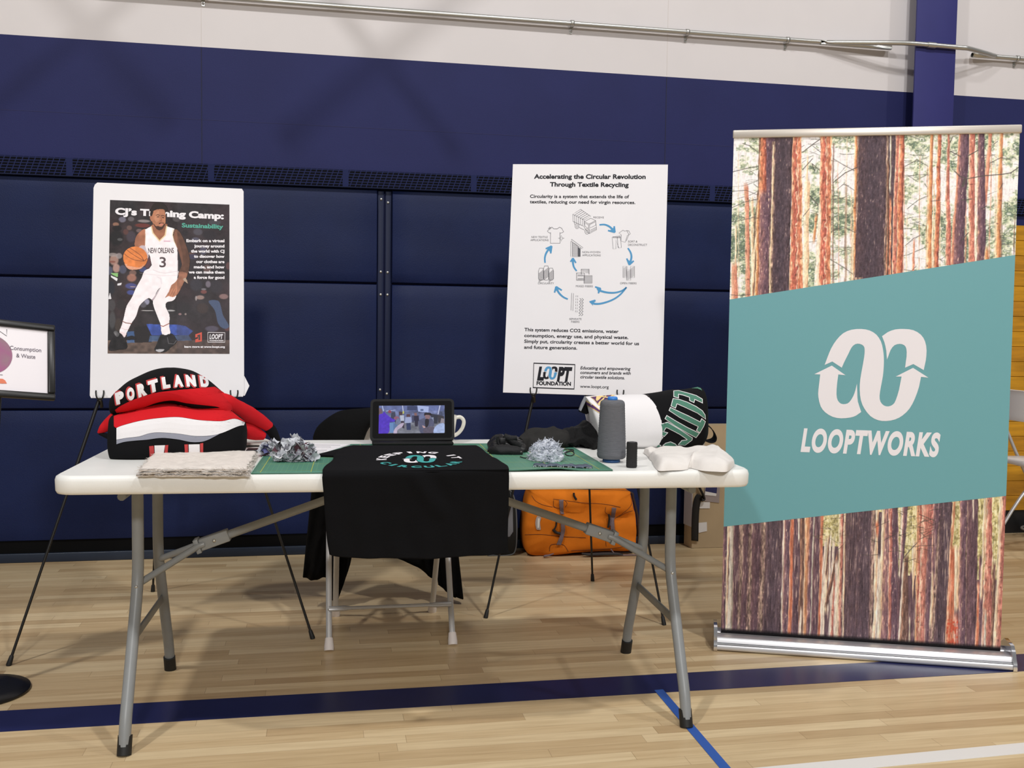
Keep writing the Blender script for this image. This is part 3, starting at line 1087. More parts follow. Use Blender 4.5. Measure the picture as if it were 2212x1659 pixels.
glade(D5, 1160, 1420, 150, 1170, 1400, 520)
glade(D6, 125, 215, 160, 110, 180, 560)
glade(D6, 325, 510, 120, 330, 500, 760)
glade(D6, 815, 905, 90, 790, 880, 620)
glade(D6, 1045, 1290, 50, 1030, 1230, 800)
for q in [(D5, 70, 112, 280, 45, 82, 1600, 'mauve'), (D5, 110, 134, 280, 78, 104, 1600, 'cream'), (D5, 136, 184, 270, 104, 168, 1600, 'greenw'),
          (D5, 184, 240, 270, 165, 222, 1600, 'dmauve'), (D5, 238, 300, 265, 212, 250, 1600, 'ridge'), (D5, 300, 355, 260, 246, 312, 1600, 'dmauve'), (D5, 352, 394, 255, 306, 376, 1600, 'ridge'),
          (D5, 394, 490, 250, 372, 438, 1600, 'dmauve'), (D5, 488, 548, 240, 434, 506, 1600, 'ridge'), (D5, 546, 720, 230, 500, 704, 1600, 'dark'),
          (D5, 734, 754, 220, 704, 726, 1600, 'white'), (D5, 754, 816, 220, 726, 786, 1600, 'mauve'), (D5, 814, 862, 210, 780, 824, 1600, 'flame'), (D5, 860, 910, 200, 824, 900, 1600, 'dmauve'),
          (D5, 902, 930, 200, 908, 916, 500, 'white'), (D5, 932, 984, 210, 900, 956, 1600, 'brown'), (D5, 978, 1036, 190, 950, 990, 1600, 'opale'), (D5, 924, 940, 1180, 908, 942, 1580, 'white'),
          (D5, 1034, 1082, 185, 984, 1030, 1600, 'mauve'), (D5, 1078, 1098, 180, 1024, 1042, 1600, 'greenw'), (D5, 1096, 1160, 180, 1040, 1122, 1600, 'dmauve'),
          (D5, 1156, 1190, 170, 1118, 1150, 1600, 'flame'), (D5, 1190, 1226, 420, 1140, 1186, 1600, 'white'), (D5, 1226, 1250, 380, 1186, 1222, 1300, 'cream'), (D5, 1248, 1262, 380, 1206, 1224, 900, 'brown'),
          (D5, 1262, 1284, 350, 1222, 1240, 1300, 'white'), (D5, 1284, 1318, 420, 1238, 1262, 1600, 'white'), (D5, 1340, 1380, 560, 1186, 1220, 1220, 'brown'), (D5, 1318, 1372, 660, 1280, 1318, 1600, 'white'),
          (D5, 1300, 1316, 800, 1260, 1292, 1600, 'ored'), (D5, 1364, 1392, 160, 1320, 1352, 1600, 'cream'), (D5, 1386, 1420, 150, 1340, 1392, 1600, 'ored'),
          (D5, 1408, 1480, 140, 1376, 1432, 1600, 'ridge'), (D5, 1444, 2000, 130, 1396, 1990, 1620, 'dark'), (D5, 1420, 1440, 140, 1392, 1404, 1600, 'cream'),
          (D6, -30, 128, 170, -60, 96, 1460, 'dark'), (D6, 90, 128, 170, 60, 98, 1460, 'ridge'), (D6, 130, 160, 160, 96, 122, 1460, 'cream'), (D6, 150, 190, 560, 122, 150, 1460, 'white'),
          (D6, 128, 160, 250, 128, 156, 430, 'flame'), (D6, 188, 218, 160, 150, 176, 1460, 'cream'), (D6, 214, 332, 150, 172, 336, 1460, 'mauve'), (D6, 250, 282, 150, 240, 268, 1460, 'ored'),
          (D6, 362, 392, 140, 330, 348, 820, 'white'), (D6, 382, 424, 140, 348, 372, 820, 'mauve'), (D6, 330, 352, 760, 330, 430, 1460, 'dmauve'), (D6, 376, 396, 600, 326, 342, 1460, 'white'),
          (D6, 396, 424, 560, 344, 428, 1460, 'brown'), (D6, 460, 494, 420, 420, 440, 1460, 'cream'), (D6, 440, 460, 700, 440, 480, 1460, 'dmauve'), (D6, 494, 520, 130, 476, 496, 1460, 'opale'),
          (D6, 516, 560, 125, 492, 520, 1460, 'orange2'), (D6, 548, 650, 120, 512, 562, 1460, 'ored'), (D6, 600, 660, 380, 556, 610, 1460, 'mauve'), (D6, 648, 712, 115, 606, 660, 1460, 'mauve'),
          (D6, 690, 724, 260, 608, 656, 1350, 'ridge'), (D6, 712, 824, 105, 650, 752, 1460, 'dark'), (D6, 632, 650, 700, 612, 640, 1250, 'cream'),
          (D6, 818, 846, 100, 780, 800, 760, 'opale'), (D6, 800, 850, 480, 748, 830, 1460, 'flame'), (D6, 846, 892, 480, 832, 866, 1100, 'cream'), (D6, 826, 868, 1080, 824, 870, 1460, 'ored'),
          (D6, 886, 950, 90, 872, 934, 1460, 'mauve'), (D6, 944, 962, 85, 926, 942, 1460, 'ridge'), (D6, 958, 1050, 80, 938, 1030, 1460, 'dmauve'), (D6, 994, 1012, 80, 1000, 1008, 290, 'white'),
          (D6, 1040, 1068, 800, 1020, 1056, 1460, 'flame'), (D6, 1060, 1090, 560, 1052, 1090, 1460, 'mauve'), (D6, 1104, 1136, 65, 1062, 1080, 1000, 'cream'), (D6, 1128, 1172, 60, 1078, 1172, 1460, 'ored'),
          (D6, 1110, 1130, 1060, 1096, 1116, 1460, 'greenw'), (D6, 1180, 1210, 620, 1160, 1196, 1460, 'brown'), (D6, 1246, 1274, 50, 1180, 1206, 1460, 'cream'), (D6, 1268, 1304, 45, 1204, 1262, 1460, 'ored'),
          (D6, 1176, 1186, 560, 1170, 1186, 660, 'white')]:
    T(*q)
k = lo.inside([BF.uv(*D6(*q)) for q in ((775, 1150), (870, 1160), (868, 1450), (745, 1440))])
f = vnoise(ny, nx, 4, 4, 41)
lo.c[k] = blend(lo.c, np.clip((f - 0.4) * 4, 0, 0.9), (206, 84, 56))[k]
twigs(lo, rs, 40, (0.52, 0.72, 0.30, 0.48), (70, 66, 56), 0.02, 0.06, 0.0018)
twigs(lo, rs, 20, (0.33, 0.42, 0.34, 0.44), (90, 84, 60), 0.02, 0.04, 0.0016)
for crop, pts, w in [(D6, [(330, 380), (370, 415)], 7), (D6, [(335, 190), (375, 215)], 6), (D6, [(385, 600), (440, 530), (500, 470)], 8)]:
    lo.line([BF.uv(*crop(*q)) for q in pts], w / 4.2 / 669.0, (84, 78, 74), 0.9)
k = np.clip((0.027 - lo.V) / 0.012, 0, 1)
lo.c = lo.c * 0.80 + np.array([112, 90, 96]) * 0.20
st_ = vnoise(ny, nx, 34, 1.7, 61) * 0.6 + vnoise(ny, nx, 14, 1.2, 62) * 0.4
lo.c *= (0.72 + 0.56 * st_)[..., None]
lo.c = blend(lo.c, np.clip((st_ - 0.66) * 4, 0, 0.55) * np.clip(vnoise(ny, nx, 90, 30, 63) * 2 - 0.6, 0, 1), (226, 200, 176))
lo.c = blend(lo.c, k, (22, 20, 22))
lo.c += (rs.rand(ny, nx, 1) - 0.5) * 14

M_BPRINT = print_mat('banner_print', 0.5)
M_TEAL = mat('teal_print', (106, 165, 172), 0.5, bump=0.05, bscale=700)
M_INK_WHITE = mat('white_print', (238, 234, 238), 0.5, spec=0.2)
# the cloth itself, then the two forest pictures and the teal band printed on it
b = MB()
b.prism([BF.p(0, 0, -0.0012), BF.p(BW, 0, -0.0012), BF.p(BW, BH + 0.012, -0.0012), BF.p(0, BH + 0.012, -0.0012)], BF.n * 0.001)
cloth = b.build('banner_sheet', mat('banner_cloth', (225, 222, 220), 0.7), bn)
up.mesh('forest_print', BF, 0.0, M_BPRINT, cloth, gain=1.18, keep=up.V > (TEAL[0][1] + (TEAL[1][1] - TEAL[0][1]) * up.U / BW) - 0.002)
lo.mesh('forest_print', BF, 0.0, M_BPRINT, cloth, gain=1.25, keep=lo.V < (TEAL[3][1] + (TEAL[2][1] - TEAL[3][1]) * lo.U / BW) + 0.002)
one(lambda q: q.poly([BF.p(*c, 0.0004) for c in TEAL]), 'teal_band', M_TEAL, cloth)
C7 = Crop(1540, 640, 3.073)
SEG = {'A': [(741, 456), (760, 405), (785, 345), (820, 290), (865, 245), (920, 222), (985, 217), (1040, 227), (1085, 255), (1115, 300), (1128, 350), (1134, 400), (1134, 460), (1128, 530), (1115, 600), (1106, 660), (1112, 700), (1135, 725), (1165, 731), (1195, 718), (1213, 690), (1235, 620), (1252, 533), (1213, 533), (1328, 475), (1430, 540), (1381, 535), (1368, 600), (1340, 680), (1305, 745), (1260, 790), (1210, 817), (1150, 828), (1095, 822), (1045, 795), (1005, 745), (982, 690), (974, 620), (978, 550), (992, 470), (1004, 400), (1007, 355), (1000, 330), (975, 316), (945, 318), (920, 340), (900, 380), (870, 440), (855, 474), (792, 433)],
       'B': [(1122, 265), (1160, 238), (1210, 220), (1270, 217), (1330, 225), (1380, 255), (1408, 300), (1418, 360), (1412, 430), (1399, 490), (1330, 450), (1275, 474), (1285, 400), (1284, 350), (1270, 325), (1240, 316), (1205, 325), (1180, 355), (1165, 395), (1155, 420), (1150, 360), (1138, 305)],
       'C': [(789, 460), (880, 524), (832, 519), (824, 580), (820, 650), (828, 690), (850, 713), (880, 715), (905, 703), (930, 665), (945, 625), (956, 580), (958, 640), (962, 700), (984, 768), (950, 792), (910, 805), (850, 810), (795, 800), (745, 770), (715, 730), (700, 670), (700, 620), (712, 519), (673, 517)]}
EMB = {k: [BF.uv(*C7(*q)) for q in v] for k, v in SEG.items()}
EMC = (0.4756, 0.9351)                           # the middle of the mark and its size
EMS = 1.046


def soften(pts):
    """round the smooth runs of an outline, keep its corners"""
    P = [np.array(q) for q in pts]
    n = len(P)
    out = []
    for i in range(n):
        a, p, q, d = P[i - 1], P[i], P[(i + 1) % n], P[(i + 2) % n]

        def turn(x, y, z):
            e, f = y - x, z - y
            c = (e @ f) / (np.linalg.norm(e) * np.linalg.norm(f) + 1e-12)
            return c > 0.6
        out.append(p)
        if turn(a, p, q) and turn(p, q, d):
            out.append((-a + 9 * p + 9 * q - d) / 16)
    return out


em = MB()
for k in EMB:
    em.poly([BF.p(*q, 0.0009) for q in soften(EMB[k])])
em.build('emblem', M_INK_WHITE, cloth)
b = MB()
letters(b, 'LOOPTWORKS', BF, (0.2549, 0.6658), (0.7123, 0.6644), 0.0779, 0.0009, bold=0.048, shear=0.2, space=1.15)
b.build('lettering', M_INK_WHITE, cloth)
# top rail, base cassette, back pole
M_ALU = mat('brushed_aluminium', (206, 206, 209), 0.38, metal=0.75)
one(lambda q: q.box(BF.p(BW / 2 + 0.001, BH + 0.008, 0.0), (BW + 0.009, 0.014, 0.028), (BF.u, BF.n, BF.v)), 'top_rail', mat('champagne_rail', (214, 206, 196), 0.35, metal=0.5), bn, bevel=0.004)
prof = [(-0.065, 0.002), (0.070, 0.002), (0.074, 0.007), (0.072, 0.022), (0.062, 0.026), (0.061, 0.029), (0.058, 0.043), (0.052, 0.046), (0.006, 0.047), (0.004, 0.036), (-0.004, 0.036), (-0.006, 0.047), (-0.05, 0.05), (-0.065, 0.035)]
FN2 = np.array([BF.n[0], BF.n[1], 0]); FN2 /= np.linalg.norm(FN2)
bo = np.array([BF.o[0], BF.o[1], 0.0])
ring = lambda a: [bo + BF.u * a + FN2 * (d) + np.array([0, 0, z]) for d, z in prof]
b = MB()
b.prism(ring(-0.014), BF.u * (BW + 0.034))
b.build('base_cassette', M_ALU, bn, bevel=0.003)
b = MB()
for dz, d in ((0.0275, 0.0625), (0.0236, 0.0695)):
    b.tube([bo + BF.u * -0.014 + FN2 * d + np.array([0, 0, dz]), bo + BF.u * (BW + 0.02) + FN2 * d + np.array([0, 0, dz])], 0.0013, 8)
b.build('groove', mat('groove_grey', (110, 112, 116), 0.4, metal=0.6), bn)
for a in (-0.026, BW + 0.020):
    pr = [(-0.07, 0.0), (0.076, 0.0), (0.080, 0.010), (0.076, 0.026), (0.066, 0.04), (0.056, 0.060), (0.036, 0.078), (-0.03, 0.082), (-0.066, 0.06)]
    b = MB()
    b.prism([bo + BF.u * a + FN2 * d + np.array([0, 0, z]) for d, z in pr], BF.u * 0.012)
    b.build('end_cap', mat('chrome_plastic', (225, 225, 228), 0.12, metal=0.95), bn, bevel=0.003)
one(lambda q: q.tube([BF.p(BW / 2, -0.02, -0.03), BF.p(BW / 2, BH + 0.005, -0.014)], 0.010, 12), 'pole', M_ALU, bn)
# ================================================================== posters on easels
from mathutils.bvhtree import BVHTree
M_EASEL = mat('black_easel_tube', (15, 14, 14), 0.42)


def easel(apex, feet, hooks, label):
    t = thing('easel', label, 'easel', (apex[0], apex[1], 0.0), 'easels behind the table')
    apex = np.array(apex)
    for i, f in enumerate(feet):
        f = np.array([f[0], f[1], 0.0])
        d = (apex - f) / np.linalg.norm(apex - f)
        n = np.linalg.norm(apex - f)
        lg = one(lambda k: (k.tube([f + d * 0.012, f + d * n * 0.36], 0.0046, 10), k.tube([f + d * n * 0.355, f + d * n * 0.66], 0.0060, 10),
                            k.tube([f + d * n * 0.655, apex], 0.0075, 10)), 'leg', M_EASEL, t)
        one(lambda k: k.tube([f, f + d * 0.006, f + d * 0.03, f + d * 0.034], [0.0085, 0.0088, 0.007, 0.005], 12), 'foot_tip', M_CAP, lg)
        for s in (0.36, 0.66):
            one(lambda k: k.tube([f + d * n * (s - 0.012), f + d * n * (s + 0.012)], 0.0088, 12), 'clamp_collar', M_EASEL, lg)
    one(lambda k: k.box(apex, (0.05, 0.03, 0.035)), 'head', M_EASEL, t, bevel=0.006)
    for (h, u, v, nrm) in hooks:
        h = np.array(h)
        k = MB()
        k.tube([h - nrm * 0.03 - v * 0.03, h - nrm * 0.012 - v * 0.012, h + nrm * 0.010 - v * 0.008], 0.006, 8)
        for s in (-1, 1):
            k.tube(spline([h + nrm * 0.008 - v * 0.010, h + nrm * 0.016 + u * s * 0.009 - v * 0.004, h + nrm * 0.016 + u * s * 0.0125 + v * 0.012, h + nrm * 0.015 + u * s * 0.012 + v * 0.021], 4), 0.0028, 8)
        k.build('hook', M_EASEL, t)
    return t


LF = Frame((-1.064, 0.980, 0.857), 0.097, 0.200, 0.003)
LW, LH = 0.507, 0.761
RF = Frame((0.393, 1.234, 0.863), -0.273, 0.174, -0.008)
RW, RH = 0.610, 0.914


def hook_at(F, x, y):
    u, v = F.uv(x, y)
    return (F.p(u, v, 0.0), F.u, F.v, F.n)


easel(at(365, 420, 1.172), [(-1.278, 0.800), (-0.317, 0.971), (-0.999, 1.670)], [hook_at(LF, 217, 858), hook_at(LF, 506, 857)],
      'black tripod easel holding the basketball poster')
easel(at(1251, 395, 1.352), [(0.326, 1.155), (0.986, 0.994), (0.866, 1.655)], [hook_at(RF, 1153, 850), hook_at(RF, 1340, 855)],
      'black tripod easel holding the white recycling chart')

M_FOAM = mat('white_foam_board', (234, 232, 235), 0.6, spec=0.2, var=0.01, vscale=5)
M_INK = mat('black_ink', (38, 38, 44), 0.6, spec=0.1)
M_INK_GREY = mat('grey_ink', (92, 92, 98), 0.6, spec=0.1)
M_INK_BLUE = mat('blue_ink', (88, 154, 200), 0.6, spec=0.1)
M_W = M_INK_WHITE

# ---- left: white board with the basketball print
lc = LF.p(LW / 2, 0)
lp = thing('training_poster', 'white board with a basketball player print propped on the left easel', 'poster', lc)
b = MB()
b.prism([LF.p(*q, -0.005) for q in [(0.004, 0.0), (LW - 0.004, 0.001), (LW, 0.02), (LW, LH - 0.01), (LW - 0.006, LH), (0.012, LH), (0.004, LH - 0.008), (0, LH - 0.02), (0, 0.008)]], LF.n * 0.005)
bd = b.build('board', M_FOAM, lp)
b = MB()
b.prism([LF.p(*q, -0.0075) for q in [(LW - 0.01, 0.005), (LW + 0.002, 0.005), (LW + 0.018, 0.04), (LW + 0.001, 0.075), (LW - 0.01, 0.075)]], LF.n * 0.002)
b.build('torn_corner', M_FOAM, lp)
A_ = Crop(230, 420, 7.9)
B_ = Crop(230, 590, 7.9)
lu = lambda c: (lambda pts: [LF.uv(*c(*q)) for q in pts])
LA, LB = lu(A_), lu(B_)
QU0, QU1, QV0, QV1 = 0.0545, 0.4575, 0.1535, 0.6995
cv = Canvas(QU0, QU1, QV0, QV1, 0.00125)
ny, nx = cv.ny, cv.nx
rs = np.random.RandomState(5)
n = vnoise(ny, nx, 50, 40, 51) * 0.5 + vnoise(ny, nx, 16, 14, 52) * 0.3 + vnoise(ny, nx, 6, 6, 53) * 0.2
cv.c = np.ones((ny, nx, 3)) * np.array([46, 40, 42]) * (0.55 + 0.9 * n[..., None])
cv.c[..., 0] *= 1 + 0.25 * (vnoise(ny, nx, 60, 50, 54) - 0.4)


def soft(crop, x, y, rx, ry, col, al=0.8, hard=2.0):
    u, v = LF.uv(*crop(x, y))
    cv.soft(u, v, rx / 7.9 * 0.00157, ry / 7.9 * 0.00157, col, al, hard)


for q in [(A_, 270, 430, 70, 60, (120, 118, 135)), (A_, 420, 420, 60, 50, (105, 100, 104)), (A_, 640, 455, 120, 30, (150, 140, 140)), (A_, 620, 530, 150, 45, (112, 52, 46)),
          (A_, 150, 470, 90, 60, (44, 34, 36)), (A_, 160, 510, 60, 40, (150, 110, 90)), (A_, 180, 580, 90, 60, (22, 20, 22)), (A_, 170, 740, 130, 160, (24, 24, 26)), (A_, 230, 770, 50, 30, (90, 90, 92)),
          (A_, 390, 570, 50, 50, (110, 84, 78)), (A_, 420, 720, 90, 120, (70, 62, 72)), (A_, 560, 620, 60, 40, (120, 100, 100)), (A_, 330, 640, 50, 60, (92, 60, 56)),
          (A_, 1340, 660, 60, 60, (30, 28, 30)), (A_, 1760, 690, 140, 100, (32, 30, 34)), (A_, 1560, 640, 90, 70, (86, 86, 96)), (A_, 1520, 780, 80, 60, (96, 98, 120)),
          (A_, 1850, 480, 120, 60, (70, 72, 78)), (A_, 1200, 420, 80, 60, (84, 78, 80)), (A_, 1900, 880, 90, 60, (60, 58, 62)), (A_, 1450, 1010, 60, 30, (112, 74, 56)), (A_, 1650, 960, 70, 90, (90, 90, 112)),
          (A_, 1720, 1270, 75, 90, (120, 92, 84)), (A_, 2080, 1220, 50, 80, (110, 72, 70)), (A_, 1480, 1060, 90, 60, (62, 60, 90)),
          (A_, 130, 1120, 85, 110, (176, 138, 124)), (A_, 110, 1030, 90, 40, (150, 140, 138)), (A_, 215, 1050, 60, 60, (150, 140, 140)), (A_, 100, 1150, 60, 22, (120, 70, 60)), (A_, 170, 1260, 70, 90, (190, 150, 138)),
          (A_, 60, 1300, 50, 90, (86, 90, 112)), (A_, 280, 1280, 70, 90, (82, 84, 104)), (A_, 700, 1160, 70, 130, (98, 66, 74)), (A_, 620, 1280, 70, 60, (72, 80, 128)), (A_, 450, 1340, 70, 60, (128, 98, 88)),
          (B_, 430, 80, 90, 80, (168, 118, 100)), (B_, 420, 220, 110, 60, (74, 80, 140)), (B_, 420, 330, 80, 50, (70, 82, 150)), (B_, 450, 232, 55, 8, (196, 170, 150)),
          (B_, 90, 250, 60, 130, (36, 38, 46)), (B_, 90, 550, 70, 120, (70, 68, 70)), (B_, 250, 540, 90, 110, (44, 40, 42)), (B_, 100, 800, 60, 180, (74, 74, 76)), (B_, 200, 900, 60, 150, (66, 56, 50)),
          (B_, 690, 490, 50, 60, (160, 160, 186)), (B_, 630, 540, 60, 60, (90, 88, 98)),
          (B_, 1530, 200, 120, 130, (52, 52, 60)), (B_, 1870, 230, 130, 140, (48, 46, 52)), (B_, 1735, 190, 50, 70, (140, 132, 146)), (B_, 1660, 320, 60, 40, (150, 84, 76)), (B_, 1660, 275, 50, 20, (150, 150, 156)),
          (B_, 1600, 415, 80, 45, (196, 164, 150)), (B_, 1530, 430, 20, 50, (200, 190, 186)), (B_, 2000, 400, 90, 55, (176, 138, 132)), (B_, 1640, 600, 110, 110, (64, 52, 48)), (B_, 1300, 600, 160, 130, (36, 34, 36)),
          (B_, 700, 640, 120, 10, (200, 196, 196)), (B_, 1090, 640, 90, 16, (190, 188, 190)), (B_, 1255, 700, 30, 22, (190, 150, 150)), (B_, 1350, 700, 20, 22, (190, 170, 160)),
          (B_, 1800, 950, 130, 60, (96, 92, 112)), (B_, 2060, 950, 50, 50, (110, 66, 64))]:
    soft(*q)
cv.poly(LB([(1740, 480), (1900, 470), (1950, 560), (1990, 720), (2090, 900), (2020, 950), (1910, 870), (1850, 640)]), (76, 96, 132), 0.95, 4)
cv.poly(LB([(0, 1150), (2110, 1140), (2110, 1390), (0, 1390)]), (92, 76, 68), 0.95, grain=0.5)
cv.poly(LB([(350, 1000), (480, 990), (500, 1190), (350, 1190)]), (66, 104, 160), 0.7)
cv.poly(LB([(470, 920), (700, 900), (770, 1070), (770, 1180), (480, 1190)]), (34, 30, 32), 0.95)
cv.poly(LB([(680, 870), (1210, 880), (1340, 900), (1480, 990), (1400, 1060), (770, 1060)]), (60, 82, 160), 0.95, grain=0.3)
cv.poly(LB([(740, 1070), (1400, 1060), (1460, 1150), (720, 1170)]), (72, 98, 140), 0.7, grain=0.4)
cv.poly(LB([(80, 0), (200, 0), (190, 70), (90, 20)]), (140, 196, 120), 0.9)
cv.poly(LB([(75, 40), (190, 90), (180, 140), (80, 70)]), (236, 236, 238), 0.9)
cv.poly(LB([(185, 180), (260, 165), (250, 205), (190, 212)]), (232, 230, 234), 0.9)
cv.poly(LB([(60, 330), (85, 440), (30, 445)]), (230, 228, 232), 0.9)
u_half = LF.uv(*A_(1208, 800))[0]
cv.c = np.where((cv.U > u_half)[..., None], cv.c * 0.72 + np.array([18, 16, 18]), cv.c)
cv.c += (rs.rand(ny, nx, 1) - 0.5) * 8
M_LP = print_mat('poster_print', 0.4)
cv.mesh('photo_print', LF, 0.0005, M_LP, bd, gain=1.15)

# heading lettering, set behind the player as on the print
A1 = Crop(180, 380, 3.3184)
M_TEALINK = mat('teal_ink', (66, 160, 140), 0.5)


def ll(s, x0, y0, x1, y1, cap, m=M_W, **k):
    b = MB()
    letters(b, s, LF, LF.uv(*A1(x0, y0)), LF.uv(*A1(x1, y1)), cap / 3.3184 * 0.00157, 0.0009, 0, **k)
    b.build('lettering', m, bd)


ll("CJ\u2019s Training Camp:", 228, 275, 1007, 309, 50, bold=0.05)
for s, x0, y in [('Embark on a virtual', 739, 475), ('journey around', 795, 513), ('the world with CJ', 772, 550), ('to discover how', 793, 587), ('our clothes are', 809, 625),
                 ('made, and how', 792, 663), ('we can make them', 755, 700), ('a force for good', 792, 738)]:
    ll(s, x0, y - 1, 1012, y, 22, bold=0.045)
ll('learn more at www.loopt.org', 724, 1231, 1015, 1232, 15, bold=0.045)
ll('LOOPT', 904, 1168, 1002, 1168, 35, bold=0.035, shear=0.18, space=1.05)
ll('FOUNDATION', 905, 1184, 1004, 1185, 9, bold=0.05)
ll('Sustainability', 706, 368, 1003, 379, 33, M_TEALINK, bold=0.035)
fr4 = [LF.uv(*A1(*q)) for q in [(893, 1122), (1015, 1124), (1014, 1193), (893, 1192)]]
one(lambda b: b.strip(fr4, 0.0022, LF, 0.0009, 0, True), 'logo_frame', M_W, bd)
b = MB()
b.poly([LF.p(*LF.uv(*A1(*q)), 0.0009) for q in [(803, 1136), (850, 1120), (850, 1186), (803, 1194), (803, 1172), (822, 1166), (822, 1154), (803, 1160)]])
b.poly([LF.p(*LF.uv(*A1(*q)), 0.0011) for q in [(818, 1142), (838, 1136), (838, 1176), (826, 1178), (826, 1152), (818, 1154)]], 1)
b.build('red_mark', [ mat('red_ink', (205, 72, 48), 0.5), mat('dark_ink', (40, 34, 34), 0.5)], bd)

# the player
pv = Canvas(QU0, QU1, QV0, QV1, 0.00125)
SK, SKD, SKL = (162, 106, 80), (104, 70, 56), (206, 152, 122)
WH = (238, 230, 233)
pv.poly(LA([(660, 590), (570, 640), (505, 720), (480, 830), (490, 900), (560, 960), (640, 960), (690, 900), (680, 700)]), (158, 104, 80), 1, 4, 0.25)
pv.poly(LA([(660, 880), (690, 940), (720, 1060), (640, 1180), (560, 1150), (560, 900)]), (190, 176, 182), 1, 4)
pv.poly(LB([(680, -60), (590, 100), (500, 260), (430, 420), (340, 570), (290, 780), (255, 900), (220, 1010), (285, 1115), (365, 980), (425, 860), (505, 740), (560, 570), (640, 480), (720, 430), (790, 450), (870, 300), (960, 180), (960, -60)]), WH, 1, 4, 0.06)
pv.poly(LB([(930, 60), (960, 180), (880, 300), (795, 450), (800, 560), (870, 750), (920, 880), (950, 1045), (1085, 1040), (1070, 900), (1075, 720), (1010, 580), (1030, 500), (1140, 470), (1200, 360), (1215, 60), (1215, -40), (900, -40)]), (240, 232, 234), 1, 3, 0.06)
pv.poly(LB([(760, 450), (795, 430), (900, 280), (930, 240), (890, 320), (800, 470)]), (170, 152, 160), 0.8, 3)
pv.line(LB([(560, 1), (700, 20), (960, 45), (1200, 40)]), 0.0016, (214, 200, 206), 0.8)
pv.line(LB([(940, 180), (930, 100), (860, 60)]), 0.0016, (206, 196, 204), 0.8)
pv.line(LB([(270, 822), (330, 850), (430, 864)]), 0.0028, (128, 84, 74))
pv.line(LB([(918, 895), (970, 910), (1066, 862)]), 0.0028, (150, 88, 76))
pv.line(LB([(240, 930), (320, 965), (390, 960)]), 0.0012, (214, 180, 180))
pv.poly(LB([(260, 1000), (225, 1010), (285, 1115), (340, 1040)]), (232, 214, 216), 1, 2)
pv.poly(LB([(50, 1200), (105, 1100), (165, 1000), (220, 1015), (275, 1060), (340, 1180), (345, 1290), (210, 1310), (40, 1325)]), (30, 27, 29), 1, 3, 0.8)
pv.poly(LB([(320, 1110), (420, 1070), (480, 1090), (500, 1130), (420, 1140), (350, 1140)]), (30, 27, 29), 1, 3, 0.5)
pv.poly(LB([(120, 1010), (170, 985), (220, 1040), (190, 1090), (150, 1060)]), (120, 118, 120), 0.8, 3, 0.6)
pv.poly(LB([(940, 1045), (1010, 1060), (1060, 1040), (1130, 1045), (1185, 1120), (1200, 1180), (1100, 1270), (1010, 1345), (900, 1355), (815, 1315), (850, 1225), (890, 1120)]), (32, 30, 32), 1, 3, 0.7)
pv.poly(LB([(840, 1310), (920, 1300), (990, 1305), (950, 1340), (880, 1345)]), (176, 174, 178), 1, 3)
pv.line(LB([(1040, 1100), (1060, 1200), (1150, 1210), (1195, 1150)]), 0.0016, (110, 108, 112))
# jersey, neck
pv.poly(LA([(780, 520), (770, 600), (830, 720), (905, 790), (1000, 700), (1040, 560), (1010, 500)]), (150, 98, 74), 1, 3, 0.2)
pv.poly(LA([(660, 600), (760, 548), (790, 660), (905, 800), (1005, 700), (1030, 545), (1160, 588), (1130, 690), (1150, 790), (1205, 900), (1215, 1010), (1222, 1330), (1010, 1350), (820, 1290), (690, 1320), (770, 1210), (740, 1060), (685, 960), (660, 880), (668, 760)]), WH, 1, 0, 0.06)
pv.line(LA([(765, 552), (792, 660), (905, 796), (1003, 700), (1028, 545)]), 0.0040, (222, 200, 160))
pv.line(LA([(800, 1290), (900, 1330), (1000, 1345), (1210, 1310)]), 0.0016, (206, 194, 200))
pv.line(LA([(1140, 600), (1130, 700), (1155, 800), (1205, 905)]), 0.0022, (220, 200, 165))
pv.line(LA([(665, 610), (668, 700), (662, 860)]), 0.0018, (224, 206, 190))
# far arm with its hand
pv.poly(LA([(1165, 600), (1240, 630), (1310, 750), (1370, 900), (1405, 1020), (1422, 1140), (1405, 1290), (1385, 1370), (1330, 1480), (1240, 1520), (1225, 1440), (1230, 1330), (1285, 1190), (1235, 1000), (1185, 860), (1140, 720)]), (108, 74, 58), 1, 4, 0.25)
pv.poly(LA([(1190, 640), (1240, 800), (1290, 1000), (1310, 1180), (1285, 1200), (1235, 1000), (1185, 860), (1150, 720)]), (146, 98, 76), 0.6, 4)
pv.poly(LB([(1380, 10), (1330, 140), (1270, 260), (1215, 360), (1140, 410), (1060, 395), (1000, 425), (1050, 350), (1090, 250), (1115, 200), (1180, 150), (1230, 60), (1250, -20)]), (176, 120, 94), 1, 4, 0.2)
for q in ([(1120, 240), (1060, 370)], [(1150, 270), (1090, 390)], [(1185, 280), (1130, 395)], [(1060, 330), (1005, 420)]):
    pv.line(LB(q), 0.0012, (120, 76, 60), 0.8)
pv.poly(LB([(1310, 110), (1350, 80), (1390, 180), (1340, 150)]), (210, 184, 160), 1, 2)
